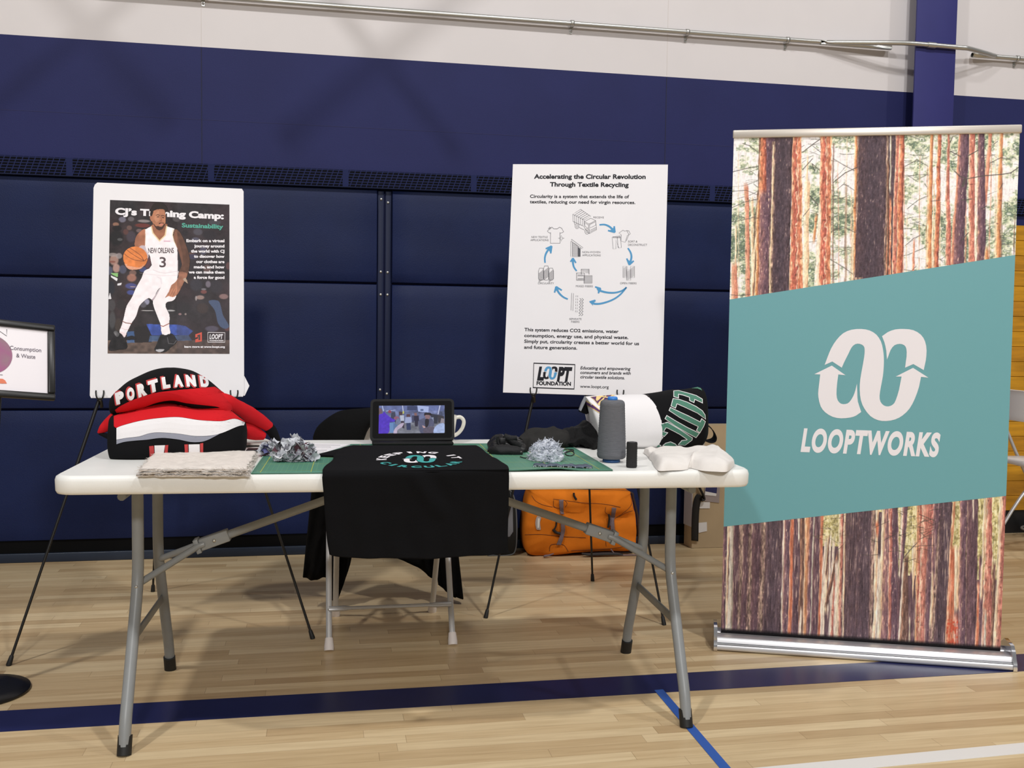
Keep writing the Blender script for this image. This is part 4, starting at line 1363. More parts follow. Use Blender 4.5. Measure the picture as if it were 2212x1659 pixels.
# ball and the hand under it
bu, bv_ = LF.uv(*A_(493, 1085))
br = 205 / 7.9 * 0.00157
pv.poly([(bu + br * math.cos(t), bv_ + br * math.sin(t)) for t in np.linspace(0, 2 * PI, 60)[:-1]], (208, 122, 66), 1, 0, 0.15)
kk = pv.inside([(bu + br * math.cos(t), bv_ + br * math.sin(t)) for t in np.linspace(0, 2 * PI, 60)[:-1]])
for q in ([(345, 945), (430, 1010), (560, 1090), (650, 1130), (690, 1090)], [(305, 1010), (360, 1060), (480, 1120), (640, 1140)], [(390, 910), (470, 960), (590, 1050), (640, 1140)]):
    pv.line(spline(LA(q), 6), 0.0016, (92, 52, 40), 0.9)
pv.poly(LA([(285, 1090), (300, 1180), (360, 1190), (345, 1215), (430, 1230), (560, 1250), (640, 1200), (600, 1265), (470, 1292), (370, 1275), (300, 1180)]), (204, 146, 118), 1, 3, 0.2)
# head
pv.poly(LA([(795, 290), (765, 370), (775, 450), (800, 525), (850, 590), (905, 612), (960, 585), (1000, 510), (1012, 410), (1003, 330), (985, 262), (900, 250)]), (172, 116, 88), 1, 4, 0.15)
pv.poly(LA([(870, 290), (820, 400), (850, 480), (900, 440), (890, 380), (900, 290)]), (206, 150, 120), 0.45, 4)
pv.poly(LA([(770, 375), (745, 380), (750, 260), (790, 180), (850, 142), (930, 140), (1000, 185), (1045, 255), (1000, 310), (985, 262), (900, 255), (815, 268), (795, 320)]), (40, 32, 30), 1, 4)
pv.poly(LA([(768, 380), (740, 375), (745, 430), (775, 465)]), (168, 112, 88), 1, 3)
pv.poly(LA([(798, 500), (850, 588), (905, 614), (962, 586), (1003, 505), (975, 515), (955, 545), (920, 552), (880, 540), (850, 545), (820, 515)]), (66, 44, 38), 1, 3)
pv.poly(LA([(895, 492), (935, 480), (975, 486), (985, 500), (930, 492), (900, 515)]), (72, 46, 40), 1, 2)
pv.poly(LA([(905, 512), (940, 505), (970, 510), (940, 526)]), (196, 120, 110), 1, 2)
for x, y in ((880, 385), (968, 398)):
    pv.poly(LA([(x - 26, y), (x, y - 9), (x + 22, y + 2), (x, y + 8)]), (60, 38, 34), 1, 2)
    pv.line(LA([(x - 34, y - 28), (x, y - 38), (x + 26, y - 24)]), 0.0020, (48, 32, 30))
pv.line(LA([(930, 390), (940, 440), (915, 455), (950, 462)]), 0.0014, (120, 74, 60))
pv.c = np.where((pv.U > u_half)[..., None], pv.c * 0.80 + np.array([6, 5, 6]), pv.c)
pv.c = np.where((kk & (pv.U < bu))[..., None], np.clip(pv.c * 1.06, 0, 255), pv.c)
pv.c += (rs.rand(ny, nx, 1) - 0.5) * 7
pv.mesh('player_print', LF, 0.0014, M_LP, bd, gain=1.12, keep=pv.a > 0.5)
lA = lambda b, s, x0, y0, x1, y1, cap, **k: letters(b, s, LF, LF.uv(*A_(x0, y0)), LF.uv(*A_(x1, y1)), cap / 7.9 * 0.00157, 0.0018, 0, **k)
for a_ in (('NEW ORLEANS', 712, 1002, 1152, 1000, 94), ('3', 905, 1240, 1015, 1242, 180)):
    b = MB()
    lA(b, *a_, bold=0.015, space=0.9)
    b.build('jersey_lettering', mat('jersey_ink', (72, 52, 58), 0.5), bd)
b = MB()
b.strip(LA([(978, 798), (1090, 800)]), 0.0035, LF, 0.0018)
b.build('jersey_patch', mat('pink_ink', (226, 176, 196), 0.5), bd)

# ---- right: white chart
rc = RF.p(RW / 2, 0)
rp = thing('chart_poster', 'tall white poster with a circular recycling diagram on the right easel', 'poster', rc)
b = MB()
b.prism([RF.p(0, 0, -0.005), RF.p(RW, 0, -0.005), RF.p(RW, RH, -0.005), RF.p(0, RH, -0.005)], RF.n * 0.005)
rb = b.build('board', M_FOAM, rp)
R2 = Crop(1080, 340, 3.1295)
R8 = Crop(1130, 460, 6.914)
PXR = 0.610 / 336.0                               # one photo pixel on this board
def rl(s, x0, y0, x1, y1, cap, m=M_INK, **k):
    b = MB()
    letters(b, s, RF, RF.uv(*R2(x0, y0)), RF.uv(*R2(x1, y1)), cap / 3.1295 * PXR, 0.0006, 0, **k)
    b.build('lettering', m, rb)


for a in [('Accelerating the Circular Revolution', 230, 143, 985, 145, 31), ('Through Textile Recycling', 337, 196, 870, 199, 30)]:
    rl(*a, bold=0.035)
for a in [('Circularity is a system that extends the life of', 203, 273, 873, 276, 22), ('textiles, reducing our need for virgin resources.', 202, 310, 915, 315, 22),
          ('This system reduces CO2 emissions, water', 165, 1174, 802, 1187, 22), ('consumption, energy use, and physical waste.', 164, 1214, 868, 1228, 22),
          ('Simply put, circularity creates a better world for us', 164, 1253, 940, 1269, 22), ('and future generations.', 163, 1293, 522, 1299, 22)]:
    rl(*a, bold=0.022)
rl('FOUNDATION', 247, 1538, 480, 1543, 25, bold=0.045)
for a in [('Educating and empowering', 543, 1432, 883, 1439, 20), ('consumers and brands with', 543, 1463, 884, 1469, 20), ('circular textile solutions.', 543, 1493, 843, 1500, 20)]:
    rl(*a, bold=0.02, shear=0.2)
rl('www.loopt.org', 541, 1557, 735, 1562, 20, bold=0.012)
one(lambda b: b.strip([RF.uv(*R2(*q)) for q in [(229, 1391), (507, 1401), (501, 1566), (224, 1556)]], 8 / 3.13 * PXR, RF, 0.0006, 0, True), 'logo_frame', M_INK, rb)
rl('L', 250, 1502, 298, 1503, 88, bold=0.06, shear=0.2)
rl('PT', 384, 1508, 487, 1511, 92, bold=0.06, shear=0.2)
for a in [('RECEIVE', 632, 411, 702, 412, 12), ('NEW TEXTILE', 213, 545, 322, 545, 13), ('APPLICATIONS', 206, 565, 328, 566, 13), ('NON-WOVEN', 557, 647, 678, 647, 13), ('APPLICATIONS', 556, 668, 681, 669, 13),
          ('SORT &', 866, 575, 929, 575, 13), ('DECONSTRUCT', 866, 597, 995, 598, 13), ('CIRCULARITY', 257, 857, 365, 858, 13), ('MIXED FIBERS', 513, 877, 628, 878, 13), ('OPEN FIBERS', 812, 857, 923, 858, 13),
          ('SEPARATE', 469, 1099, 551, 1099, 13), ('FIBERS', 482, 1118, 537, 1118, 13)]:
    rl(*a, m=M_INK_GREY, bold=-0.004)
# the interlocked loops of the mark
b = MB()
cx0, cy0 = RF.uv(*R2(338, 1457))
sc = 102 / 3.13 * PXR / 0.357
mp = lambda q: RF.p(cx0 + (q[0] - EMC[0]) / EMS * sc, cy0 + (q[1] - EMC[1]) / EMS * sc * 1.02, 0.0006)
b.poly([mp(q) for q in soften(EMB['A'])], 1)
b.poly([mp(q) for q in soften(EMB['B'])], 0)
b.poly([mp(q) for q in soften(EMB['C'])], 0)
b.build('emblem', [M_INK, M_INK_BLUE], rb)
# arrows, brushed
r8 = lambda pts: [RF.uv(*R8(*q)) for q in pts]
W8 = 30 / 6.914 * PXR
for shaft, head in [([(1140, 178), (1220, 175), (1290, 205), (1350, 262)], [(1360, 198), (1372, 290), (1268, 262), (1330, 250)]),
                    ([(1565, 525), (1605, 590), (1618, 660), (1600, 740)], [(1548, 680), (1586, 776), (1652, 715), (1604, 730)]),
                    ([(328, 745), (325, 670), (345, 600), (390, 530)], [(338, 535), (428, 495), (412, 604), (378, 545)]),
                    ([(800, 868), (760, 810), (745, 750), (745, 700)], [(708, 730), (745, 675), (788, 746), (746, 712)]),
                    ([(668, 1288), (600, 1255), (540, 1200), (500, 1130)], [(470, 1190), (492, 1100), (578, 1156), (512, 1140)]),
                    ([(1545, 1110), (1480, 1160), (1380, 1190), (1270, 1190), (1160, 1165), (1110, 1130)], [(1075, 1104), (1160, 1130), (1122, 1200), (1110, 1140)]),
                    ([(1545, 1110), (1450, 1220), (1330, 1300), (1180, 1350), (1080, 1358), (1020, 1340)], [(992, 1330), (1080, 1305), (1030, 1345), (1048, 1390)])]:
    b = MB()
    sp_ = spline(r8(shaft), 5)
    b.strip(sp_, W8 * 0.75, RF, 0.0006, wend=W8 * 1.05)
    h = r8(head)
    b.strip([h[0], h[1]], W8 * 0.8, RF, 0.00062)
    b.strip([h[1], h[2]], W8 * 0.8, RF, 0.00064)
    b.poly([RF.p(*q, 0.00066) for q in (h[0], h[1], h[2], h[3])])
    b.build('arrow', M_INK_BLUE, rb)
# line drawings
b = MB()
LWD = 4.6 / 6.914 * PXR


def ln(pts, closed=False, w=1.0):
    b.strip(r8(pts), LWD * w, RF, 0.0006, 0, closed)


def circ(x, y, rx, ry, w=1.0):
    ln([(x + rx * math.cos(t), y + ry * math.sin(t)) for t in np.linspace(0, 2 * PI, 20)[:-1]], True, w)


def done():
    global b
    b.build('line_drawing', M_INK_GREY, rb)
    b = MB()


# truck
ln([(742, 20), (860, -55), (1010, 50), (910, 105)], True)
ln([(742, 20), (745, 125), (905, 200), (910, 105)])
for t in (0.15, 0.32, 0.5, 0.67, 0.85):
    p, q = (742 + 168 * t, 20 + 85 * t), (860 + 150 * t, -55 + 105 * t)
    ln([p, q])
    ln([p, (745 + 160 * t, 125 + 75 * t)])
ln([(915, 130), (1010, 78), (1085, 115), (1098, 250), (985, 310), (915, 220)], True)
ln([(985, 165), (1085, 115)]); ln([(915, 130), (985, 165), (990, 310)])
ln([(995, 175), (1080, 132), (1088, 180), (1000, 225)], True); ln([(922, 150), (975, 178), (978, 228), (928, 205)], True)
ln([(1000, 262), (1092, 215)]); ln([(1000, 285), (1092, 235)])
circ(805, 195, 30, 40); circ(805, 195, 14, 20); circ(955, 275, 32, 42); circ(955, 275, 15, 20)
ln([(760, 130), (765, 160), (775, 175)]); ln([(835, 215), (915, 255)])
done()
# shirt with sparkles
ln([(430, 212), (460, 238), (510, 238), (545, 212), (575, 228), (606, 282), (560, 305), (550, 292), (552, 452), (408, 452), (410, 292), (398, 302), (362, 275), (400, 225)], True, 1.3)
for x, y, r in ((398, 230, 26), (570, 378, 46)):
    ln([(x, y - r), (x + r * .22, y - r * .22), (x + r, y), (x + r * .22, y + r * .22), (x, y + r), (x - r * .22, y + r * .22), (x - r, y), (x - r * .22, y - r * .22)], True)
done()
# clothes to sort
ln([(1432, 300), (1490, 258), (1520, 272), (1545, 262), (1580, 320), (1555, 340), (1525, 438), (1460, 420), (1470, 330)], True)
ln([(1545, 262), (1580, 268), (1602, 315), (1580, 325), (1540, 420)])
ln([(1330, 362), (1450, 340), (1470, 515), (1430, 525), (1385, 400), (1385, 535), (1345, 540)], True)
for x in range(1345, 1450, 16):
    ln([(x, 352), (x + 8, 375)], False, 1.5)
ln([(1405, 360), (1420, 520)])
done()
# wall panel
ln([(722, 392), (895, 520), (882, 536), (722, 425)], True)
ln([(712, 425), (712, 652), (735, 652), (735, 435)], True); ln([(735, 652), (855, 652), (855, 520)]); ln([(820, 500), (820, 652)])
for i in range(15):
    y = 455 + i * 13
    xe = min(820, 740 + (y - 430) * 1.35)
    ln([(738 + k * (xe - 738) / 6, y + (4 if k % 2 else -4)) for k in range(7)], False, 0.8)
for i in range(9):
    ln([(824 + i * 3.4, 510 + i * 3), (824 + i * 3.4, 650)], False, 0.7)
done()
# cones
for x0, x1, y0 in ((230, 310, 825), (380, 455, 825), (305, 385, 790)):
    ln([(x0 + 14, y0), (x1 - 14, y0), (x1, y0 + 45), (x1, 985), (x1 - 20, 1003), (x0 + 20, 1003), (x0, 985), (x0, y0 + 45)], True, 1.2)
    for i in range(11):
        y = y0 + 50 + i * 13
        ln([(x0 + 2, y + 34), (x1 - 2, y - 28)], False, 0.8)
done()
# open fibers
for x0, x1, y0, y1 in ((1492, 1550, 797, 965), (1605, 1665, 797, 965), (1545, 1608, 845, 1005)):
    ln([(x0, y0), (x1, y0), (x1, y1), (x0, y1)], True, 0.9)
    for i in range(10):
        y = y0 + 18 + i * (y1 - y0 - 24) / 10
        ln([(x0 + 4, y + 22), (x1 - 4, y - 14)], False, 0.6)
done()
# mixed fibers
for x0, x1, y0, y1 in ((800, 915, 898, 1005), (910, 1028, 938, 1048), (870, 985, 842, 915)):
    for yy in (y0, y1):
        if (x0, yy) == (870, 915):
            continue
        ln([(x0 + (x1 - x0) * k / 16, yy + (6 if k % 2 else -6)) for k in range(17)], False, 1.2)
    for xx in (x0, x1):
        ln([(xx + (6 if k % 2 else -6), y0 + (y1 - y0) * k / 14) for k in range(15)], False, 1.2)
for i in range(8):
    ln([(820 + i * 11, 920), (820 + i * 11, 948)]); ln([(820 + i * 11, 972), (820 + i * 11, 1000)])
    ln([(922 + i * 13 + (4 if k % 2 else -4), 946 + k * 9.5) for k in range(11)], False, 0.9)
    if i < 6:
        ln([(888 + i * 17 + (3 if k % 2 else -3), 850 + k * 10) for k in range(6 if i > 2 else 4)], False, 0.9)
done()
# separate fibers
ln([(726, 1195), (714, 1455)]); ln([(754, 1200), (743, 1462)])
for x0, x1, y0 in ((790, 782, 1230), (815, 806, 1232)):
    for k in range(6):
        t = k / 6
        ln([(x0 + (x1 - x0) * t, y0 + 270 * t), (x0 + (x1 - x0) * (t + 0.09), y0 + 270 * (t + 0.1))])
for x0, x1 in ((858, 845), (890, 880)):
    ln(spline([(x0 + (x1 - x0) * k / 12 + (13 if k % 2 else -13), 1275 + 262 * k / 12) for k in range(13)], 4), False, 1.2)
b.build('line_drawing', M_INK_GREY, rb)

# ================================================================== sign on a pole at the left
SF = Frame((-1.199, 0.52, 0.894), 0.55, 0.40, -0.116)
SW0, SW1, SH = -0.235, 0.153, 0.246
dc = on_z(-42, 1497, 0.0)
sg = thing('sign_stand', 'black framed sign on a pole with a round black base at the left edge', 'sign', (dc[0], dc[1], 0))
one(lambda k: k.lathe([(0.0, 0.0), (0.135, 0.0), (0.138, 0.004), (0.136, 0.010), (0.10, 0.018), (0.03, 0.026), (0.018, 0.03), (0.0, 0.03)], (dc[0], dc[1], 0), 48), 'round_base', mat('black_cast_base', (16, 16, 17), 0.35), sg)
pt = SF.p(0.0, -0.01, -0.022)
one(lambda k: k.tube([(dc[0], dc[1], 0.02), pt, SF.p(0.0, 0.1, -0.022)], 0.011, 12), 'pole', M_BLACK, sg)
FWD = 0.021
b = MB()
for a0, a1, b0, b1 in ((SW0, SW1, 0, FWD), (SW0, SW1, SH - FWD, SH), (SW0, SW0 + FWD, FWD, SH - FWD), (SW1 - FWD, SW1, FWD, SH - FWD)):
    b.box(SF.p((a0 + a1) / 2, (b0 + b1) / 2, 0), (a1 - a0, b1 - b0, 0.016), (SF.u, SF.v, SF.n))
sfm = b.build('frame', mat('black_frame', (22, 21, 20), 0.35), sg, bevel=0.004)
b = MB()
b.box(SF.p((SW0 + SW1) / 2, SH / 2, -0.003), (SW1 - SW0 - 0.03, SH - 0.03, 0.004), (SF.u, SF.v, SF.n))
pn = b.build('paper_insert', mat('sign_paper', (232, 226, 230), 0.35), sg)
S7 = lambda x, y: SF.uv(x / 7.9, 670 + y / 7.9)
b = MB()
letters(b, 'Consumption', SF, S7(168, 672), S7(704, 716), 0.0125, 0.0, bold=0.004)
b.build('lettering', mat('sign_ink', (96, 86, 100), 0.5), pn)
b = MB()
letters(b, '& Waste', SF, S7(278, 803), S7(603, 829), 0.0125, 0.0, bold=0.004)
b.build('lettering', mat('sign_ink', (96, 86, 100), 0.5), pn)
b = MB()
b.strip([S7(-90, 300), S7(-80, 420), S7(-90, 300), S7(115, 440), S7(115, 325)], 0.0016, SF, 0.0)
b.strip([S7(-200, 1095), S7(45, 1104)], 0.0014, SF, 0.0)
b.build('line_drawing', M_INK_GREY, pn)
cu, cvv = S7(-185, 745)
b = MB()
b.poly([SF.p(cu + 0.0625 * math.cos(t), cvv + 0.0625 * math.sin(t), 0.0) for t in np.linspace(0, 2 * PI, 48)[:-1]])
b.build('purple_disc', mat('magenta_print', (158, 68, 128), 0.5, c2=(140, 110, 120), vscale=14), pn)
b = MB()
b.poly([SF.p(*S7(*q), 0.0) for q in [(-60, 1250), (-40, 1190), (0, 1168), (50, 1172), (90, 1200), (118, 1252)]])
b.build('orange_shape', mat('orange_print', (222, 120, 84), 0.5), pn)
# ================================================================== soft goods and decals
def bvh_of(mb):
    return BVHTree.FromPolygons([Vector(q) for q in mb.v], mb.f)


def loft(mb, rings, seg=36, power=2.4, m=0, taper=True, sub=5, noise=0.0, nseed=0, nfreq=30.0):
    """rings: (top point, bottom point, half depth, bow) -> closed lumpy body; depth runs along Y, bow along X at the front"""
    R = np.array([list(t) + list(q) + [d, bw] for t, q, d, bw in rings], float)
    R = np.array(spline(R, sub))
    rows = []
    from mathutils import noise as mn
    for r in R:
        T, B, d, bw = r[:3], r[3:6], r[6], r[7]
        c, a = (T + B) / 2, (T - B) / 2
        row = []
        for k in range(seg + 1):
            th = 2 * PI * k / seg
            ct, st = math.cos(th), math.sin(th)
            e = 2.0 / power
            x, y = abs(ct) ** e * (1 if ct > 0 else -1), abs(st) ** e * (1 if st > 0 else -1)
            q = c + a * x + np.array([bw * (1 if st > 0 else 0) * st * st, -d * y, 0])
            if noise:
                v = Vector(q) * nfreq + Vector((nseed, nseed * 2.3, 0))
                q = q + np.array(mn.noise_vector(v)) * noise
            row.append(q)
        rows.append(row)
    mb.grid(rows, m)
    for row in (rows[0], rows[-1]):
        c = np.mean(row[:-1], 0)
        mb.grid([[c + (q - c) * s for q in row] for s in (1.0, 0.66, 0.33, 0.02)], m)


def decal(mb, polys, bvh, lift, m=0, step=7.0, far=None):
    """flat outlines traced in the photo laid on a curved surface, as thin cloth"""
    for pts in polys:
        P = [Vector((x, y, 0)) for x, y in pts]
        tris = tessellate_polygon([P])
        stack = [tuple(P[i] for i in t) for t in tris]
        done = []
        while stack:
            a, b_, c = stack.pop()
            l = [(a - b_).length, (b_ - c).length, (c - a).length]
            k = max(range(3), key=lambda i: l[i])
            if l[k] > step:
                e = [(a, b_, c), (b_, c, a), (c, a, b_)][k]
                mid = (e[0] + e[1]) / 2
                stack.append((e[0], mid, e[2]))
                stack.append((mid, e[1], e[2]))
            else:
                done.append((a, b_, c))
        cache = {}
        vs, fs = [], []

        def hit(q):
            key = (round(q.x, 2), round(q.y, 2))
            if key not in cache:
                d = Vector(ray(q.x, q.y)).normalized()
                h = bvh.ray_cast(Vector(CAM), d)
                if h[0] is None:
                    cache[key] = None
                else:
                    cache[key] = len(vs)
                    n_ = h[1] if h[1].dot(d) < 0 else -h[1]
                    vs.append(h[0] - d * lift * 0.5 + n_ * lift)
            return cache[key]
        for t in done:
            idx = [hit(q) for q in t]
            if None in idx:
                # pull the stray corners back to the nearest point that lies on the cloth
                continue
            fs.append(tuple(idx))
        if fs:
            mb.add(vs, fs, m, True)


def flat(mb, z):
    mb.v = [(x, y, max(h, z)) for x, y, h in mb.v]


def px(c, pts):
    return [c(*q) for q in pts]


C3 = Crop(100, 780, 3.687)
CT = Crop(1240, 820, 6.144)
C4 = Crop(650, 840, 4.148)
C5 = Crop(1030, 900, 7.373)
C6 = Crop(530, 930, 10.05)
KNIT = dict(rough=0.9, bump=0.10, bscale=420, spec=0.15)
M_KBLACK = mat('black_knit', (17, 17, 19), **KNIT)
M_KRED = mat('red_knit', (205, 30, 38), **KNIT)
M_KWHITE = mat('white_knit', (232, 229, 230), **KNIT)
M_KGREY = mat('grey_knit', (146, 148, 160), **KNIT)
M_KDRED = mat('faded_red_knit', (190, 70, 70), **KNIT)

# ================================================================== cutting mat
ZM = HT + 0.003
mt = thing('cutting_mat', 'large green cutting mat with yellow grid lying on the table', 'mat', (0.04, 0.31, HT))
MX0, MX1, MY0, MY1 = -0.431, 0.515, 0.010, 0.612
NXM, NYM = 40, 26


def mat_z(x, y):
    """the front right corner curls up a little"""
    k = max(0.0, min(1.0, (x - 0.10) / 0.25)) * max(0.0, 1 - (y - MY0) / 0.10) * max(0.0, min(1.0, (0.47 - x) / 0.1))
    return HT + 0.0032 + 0.007 * k * k


b = MB()
b.grid([[(MX0 + (MX1 - MX0) * j / NXM, MY0 + (MY1 - MY0) * i / NYM, mat_z(MX0 + (MX1 - MX0) * j / NXM, MY0 + (MY1 - MY0) * i / NYM)) for j in range(NXM + 1)] for i in range(NYM + 1)])
ms = b.build('mat_sheet', mat('green_vinyl', (74, 132, 112), 0.5, var=0.05, vscale=9), mt, solid=0.0028)
b = MB()


def mat_line(x0, y0, x1, y1, w, m, n=14):
    p, q = np.array([x0, y0]), np.array([x1, y1])
    d = (q - p) / np.linalg.norm(q - p)
    nrm = np.array([-d[1], d[0]]) * w / 2
    rows = []
    for i in range(n + 1):
        c = p + (q - p) * i / n
        rows.append([(*(c + nrm * s), mat_z(*c) + 0.0006) for s in (1, -1)])
    b.grid(rows, m, False)


k = 0
x = MX0 + 0.022
while x < MX1 - 0.012:
    mat_line(x, MY0 + 0.006, x, MY1 - 0.012, 0.0018 if k % 10 == 0 else (0.0011 if k % 2 else 0.0009), 1 if k % 10 == 0 else 0)
    x += 0.0127
    k += 1
k = 0
y = MY0 + 0.03
while y < MY1 - 0.012:
    mat_line(MX0 + 0.012, y, MX1 - 0.012, y, 0.0016 if k % 10 == 0 else 0.0009, 1 if k % 10 == 0 else 0, 30)
    y += 0.0127
    k += 1
b.build('grid_lines', [mat('pale_green_ink', (112, 166, 130), 0.6), mat('yellow_ink', (184, 190, 84), 0.6)], ms)
b = MB()
e = 0.0022
for (x0, y0, x1, y1) in ((MX0, MY0, MX1, MY0), (MX0, MY1, MX1, MY1), (MX0, MY0, MX0, MY1), (MX1, MY0, MX1, MY1)):
    mat_line(x0, y0, x1, y1, e, 0, 30)
b.build('edge_line', mat('mat_edge', (166, 196, 180), 0.6), ms)

# ================================================================== sweater bundle
Yl, Yu = 0.405, 0.445
b = MB()
L = lambda x, y, Y: at(*C3(x, y), Y)
low = [((525, 452), (542, 745), 0.05), ((545, 425), (556, 800), 0.085), ((640, 404), (640, 806), 0.102), ((800, 372), (800, 806), 0.106), ((1000, 338), (1000, 806), 0.108),
       ((1200, 366), (1200, 800), 0.106), ((1400, 378), (1400, 790), 0.10), ((1510, 430), (1515, 775), 0.085), ((1575, 480), (1575, 730), 0.06), ((1597, 540), (1594, 690), 0.03)]
loft(b, [(L(*t, Yl), L(*q, Yl - 0.02), d, 0) for t, q, d in low], 40, 3.0, noise=0.004, nfreq=14)
n_low = len(b.f)
upr = [((532, 300), (528, 390), 0.03), ((548, 252), (545, 425), 0.065), ((610, 200), (610, 430), 0.09), ((700, 138), (700, 420), 0.104), ((830, 76), (830, 385), 0.112), ((960, 50), (960, 352), 0.115),
       ((1050, 54), (1050, 348), 0.115), ((1150, 82), (1150, 372), 0.112), ((1250, 140), (1250, 400), 0.105), ((1350, 214), (1345, 402), 0.09), ((1450, 300), (1445, 425), 0.06), ((1490, 350), (1486, 430), 0.03)]
loft(b, [(L(*t, Yu), L(*q, Yu), d, 0) for t, q, d in upr], 40, 2.5, noise=0.004, nfreq=14, nseed=3)
flat(b, HT + 0.0008)
sw = thing('sweater', 'folded red, white and black sweater with white city lettering on the table', 'sweater', (-0.65, 0.43, HT))
bvh = bvh_of(b)
decal(b, [px(C3, spline([(538, 440), (620, 408), (700, 392), (850, 352), (1000, 336), (1200, 376), (1400, 374), (1470, 400), (1530, 445), (1575, 478)], 5) + spline([(1580, 486), (1500, 460), (1400, 478), (1300, 476), (1200, 468), (1050, 446), (900, 454), (780, 470), (680, 492), (600, 515), (560, 532), (540, 520)], 5))], bvh, 0.0009, 1)
decal(b, [px(C3, spline([(560, 534), (600, 517), (680, 494), (780, 472), (900, 456), (1050, 448), (1200, 470), (1300, 478), (1400, 480), (1500, 462), (1580, 490)], 5) + spline([(1572, 512), (1520, 522), (1400, 572), (1300, 594), (1180, 596), (1050, 578), (900, 568), (820, 576), (740, 600), (640, 612), (560, 626)], 5))], bvh, 0.0009, 2)
decal(b, [px(C3, spline([(560, 628), (640, 614), (740, 602), (820, 578), (900, 570), (1050, 580), (1180, 598), (1290, 598), (1380, 580)], 5) + spline([(1300, 622), (1240, 642), (1150, 644), (1050, 624), (920, 612), (800, 626), (700, 634), (620, 644), (560, 662)], 5))], bvh, 0.0009, 3)
for q, m in [([(820, 678), (856, 674), (862, 768), (824, 772)], 4), ([(862, 672), (946, 670), (935, 740), (900, 790), (866, 790)], 2), ([(948, 670), (972, 668), (966, 740), (940, 750)], 4),
             ([(1100, 664), (1128, 663), (1130, 740), (1105, 740)], 4), ([(1134, 664), (1222, 662), (1224, 740), (1136, 740)], 2), ([(1226, 656), (1250, 652), (1250, 740), (1228, 740)], 4)]:
    decal(b, [px(C3, q)], bvh, 0.0009, m)
decal(b, [px(C3, spline([(548, 388), (600, 352), (700, 306), (800, 272), (900, 248), (1050, 230), (1150, 222), (1340, 206)], 5) + [(1410, 250), (1490, 330), (1500, 400)] + spline([(1440, 408), (1380, 372), (1340, 360), (1250, 350), (1120, 334), (1000, 312), (880, 330), (760, 374), (640, 400), (560, 412)], 5))], bvh, 0.0009, 1)
b.build('body', [M_KBLACK, M_KRED, M_KWHITE, M_KGREY, M_KDRED], sw)
# letters: white on a red shadow, set on a rising and falling line
base = spline([(548, 352), (600, 338), (650, 322), (700, 303), (750, 287), (850, 250), (930, 222), (1020, 209), (1100, 205), (1200, 206), (1300, 214)], 12)
topl = spline([(545, 262), (600, 240), (650, 222), (700, 202), (750, 184), (850, 152), (930, 132), (1020, 118), (1100, 114), (1200, 118), (1300, 132)], 12)
base, topl = np.array(base), np.array(topl)


def arc_text(s, slots, dx=0, dy=0, grow=0.0):
    out = []
    for ch, (x0, x1) in zip(s, slots):
        v, f, _ = text2d(ch, 0.085)
        w, h0, h1 = v[:, 0].max(), v[:, 1].min(), v[:, 1].max()
        for t in f:
            tri = []
            for i in t:
                a, c = v[i]
                x = x0 + (x1 - x0) * (a / w)
                t_ = (c - h0) / (h1 - h0)
                x += (t_ - 0.5) * -14
                yb, yt = np.interp(x, base[:, 0], base[:, 1]), np.interp(x, topl[:, 0], topl[:, 1])
                x2 = x + (t_ - .5) * 2 * 0 + dx
                tri.append((x2, yb + (yt - yb) * (t_ + (t_ - 0.5) * grow) + dy))
            out.append(tri)
    return out


slots = [(556, 622), (646, 704), (730, 800), (815, 893), (925, 985), (1014, 1088), (1112, 1188), (1222, 1290)]
b = MB()
bv2 = bvh
for tri in arc_text('PORTLAND', slots, -12, -2, 0.14) + arc_text('PORTLAND', slots, -6, 3, 0.12):
    decal(b, [px(C3, tri)], bv2, 0.0014, 0, 5)
b.build('letter_shadow', M_KDRED, sw)
b = MB()
for tri in arc_text('PORTLAND', slots):
    decal(b, [px(C3, tri)], bv2, 0.0020, 0, 5)
b.build('lettering', M_KWHITE, sw)


def sausage(name, pts, r, m, parent, squash=1.0, seg=18, noise=0.002, nfreq=30, seed=0, ends=True):
    """a stuffed or rolled length of cloth along points; radii per point"""
    from mathutils import noise as mn
    P = spline([list(p) + [k] for p, k in zip(pts, r)], 6)
    path = [q[:3] for q in P]
    rad = [max(q[3], 0.0008) for q in P]
    k = MB()
    k.tube(path, rad, seg, squash=squash)
    if noise:
        k.v = [tuple(np.array(q) + np.array(mn.noise_vector(Vector(q) * nfreq + Vector((seed, 0, seed)))) * noise) for q in k.v]
    flat(k, 0.0008 if pts[0][2] < 0.5 else HT + 0.0008)
    if name is None:
        return k
    return k.build(name, m, parent)


sausage('sleeve', [L(1300, 262, 0.45), L(1400, 318, 0.435), L(1520, 385, 0.48), L(1660, 450, 0.54), L(1770, 520, 0.585)], [0.012, 0.026, 0.027, 0.023, 0.017], M_KRED, sw, 1.0)
sausage('cuff', [L(1775, 530, 0.585), L(1806, 575, 0.59), L(1830, 625, 0.595), L(1846, 660, 0.60)], [0.017, 0.0155, 0.013, 0.011], M_KBLACK, sw)
sausage('sleeve', [L(1500, 520, 0.50), L(1580, 545, 0.53), L(1660, 575, 0.56), L(1735, 600, 0.575)], [0.016, 0.025, 0.022, 0.012], M_KRED, sw)
sausage('sleeve_stripe', [L(1535, 425, 0.505), L(1600, 450, 0.515), L(1668, 486, 0.53)], [0.002, 0.004, 0.002], M_KWHITE, sw)
sausage('sleeve', [L(560, 455, 0.40), L(500, 500, 0.40), L(450, 540, 0.40), L(412, 572, 0.40)], [0.020, 0.017, 0.012, 0.003], M_KRED, sw)
sausage('cuff', [L(418, 578, 0.40), L(470, 590, 0.395), L(530, 610, 0.39)], [0.003, 0.007, 0.010], M_KBLACK, sw)
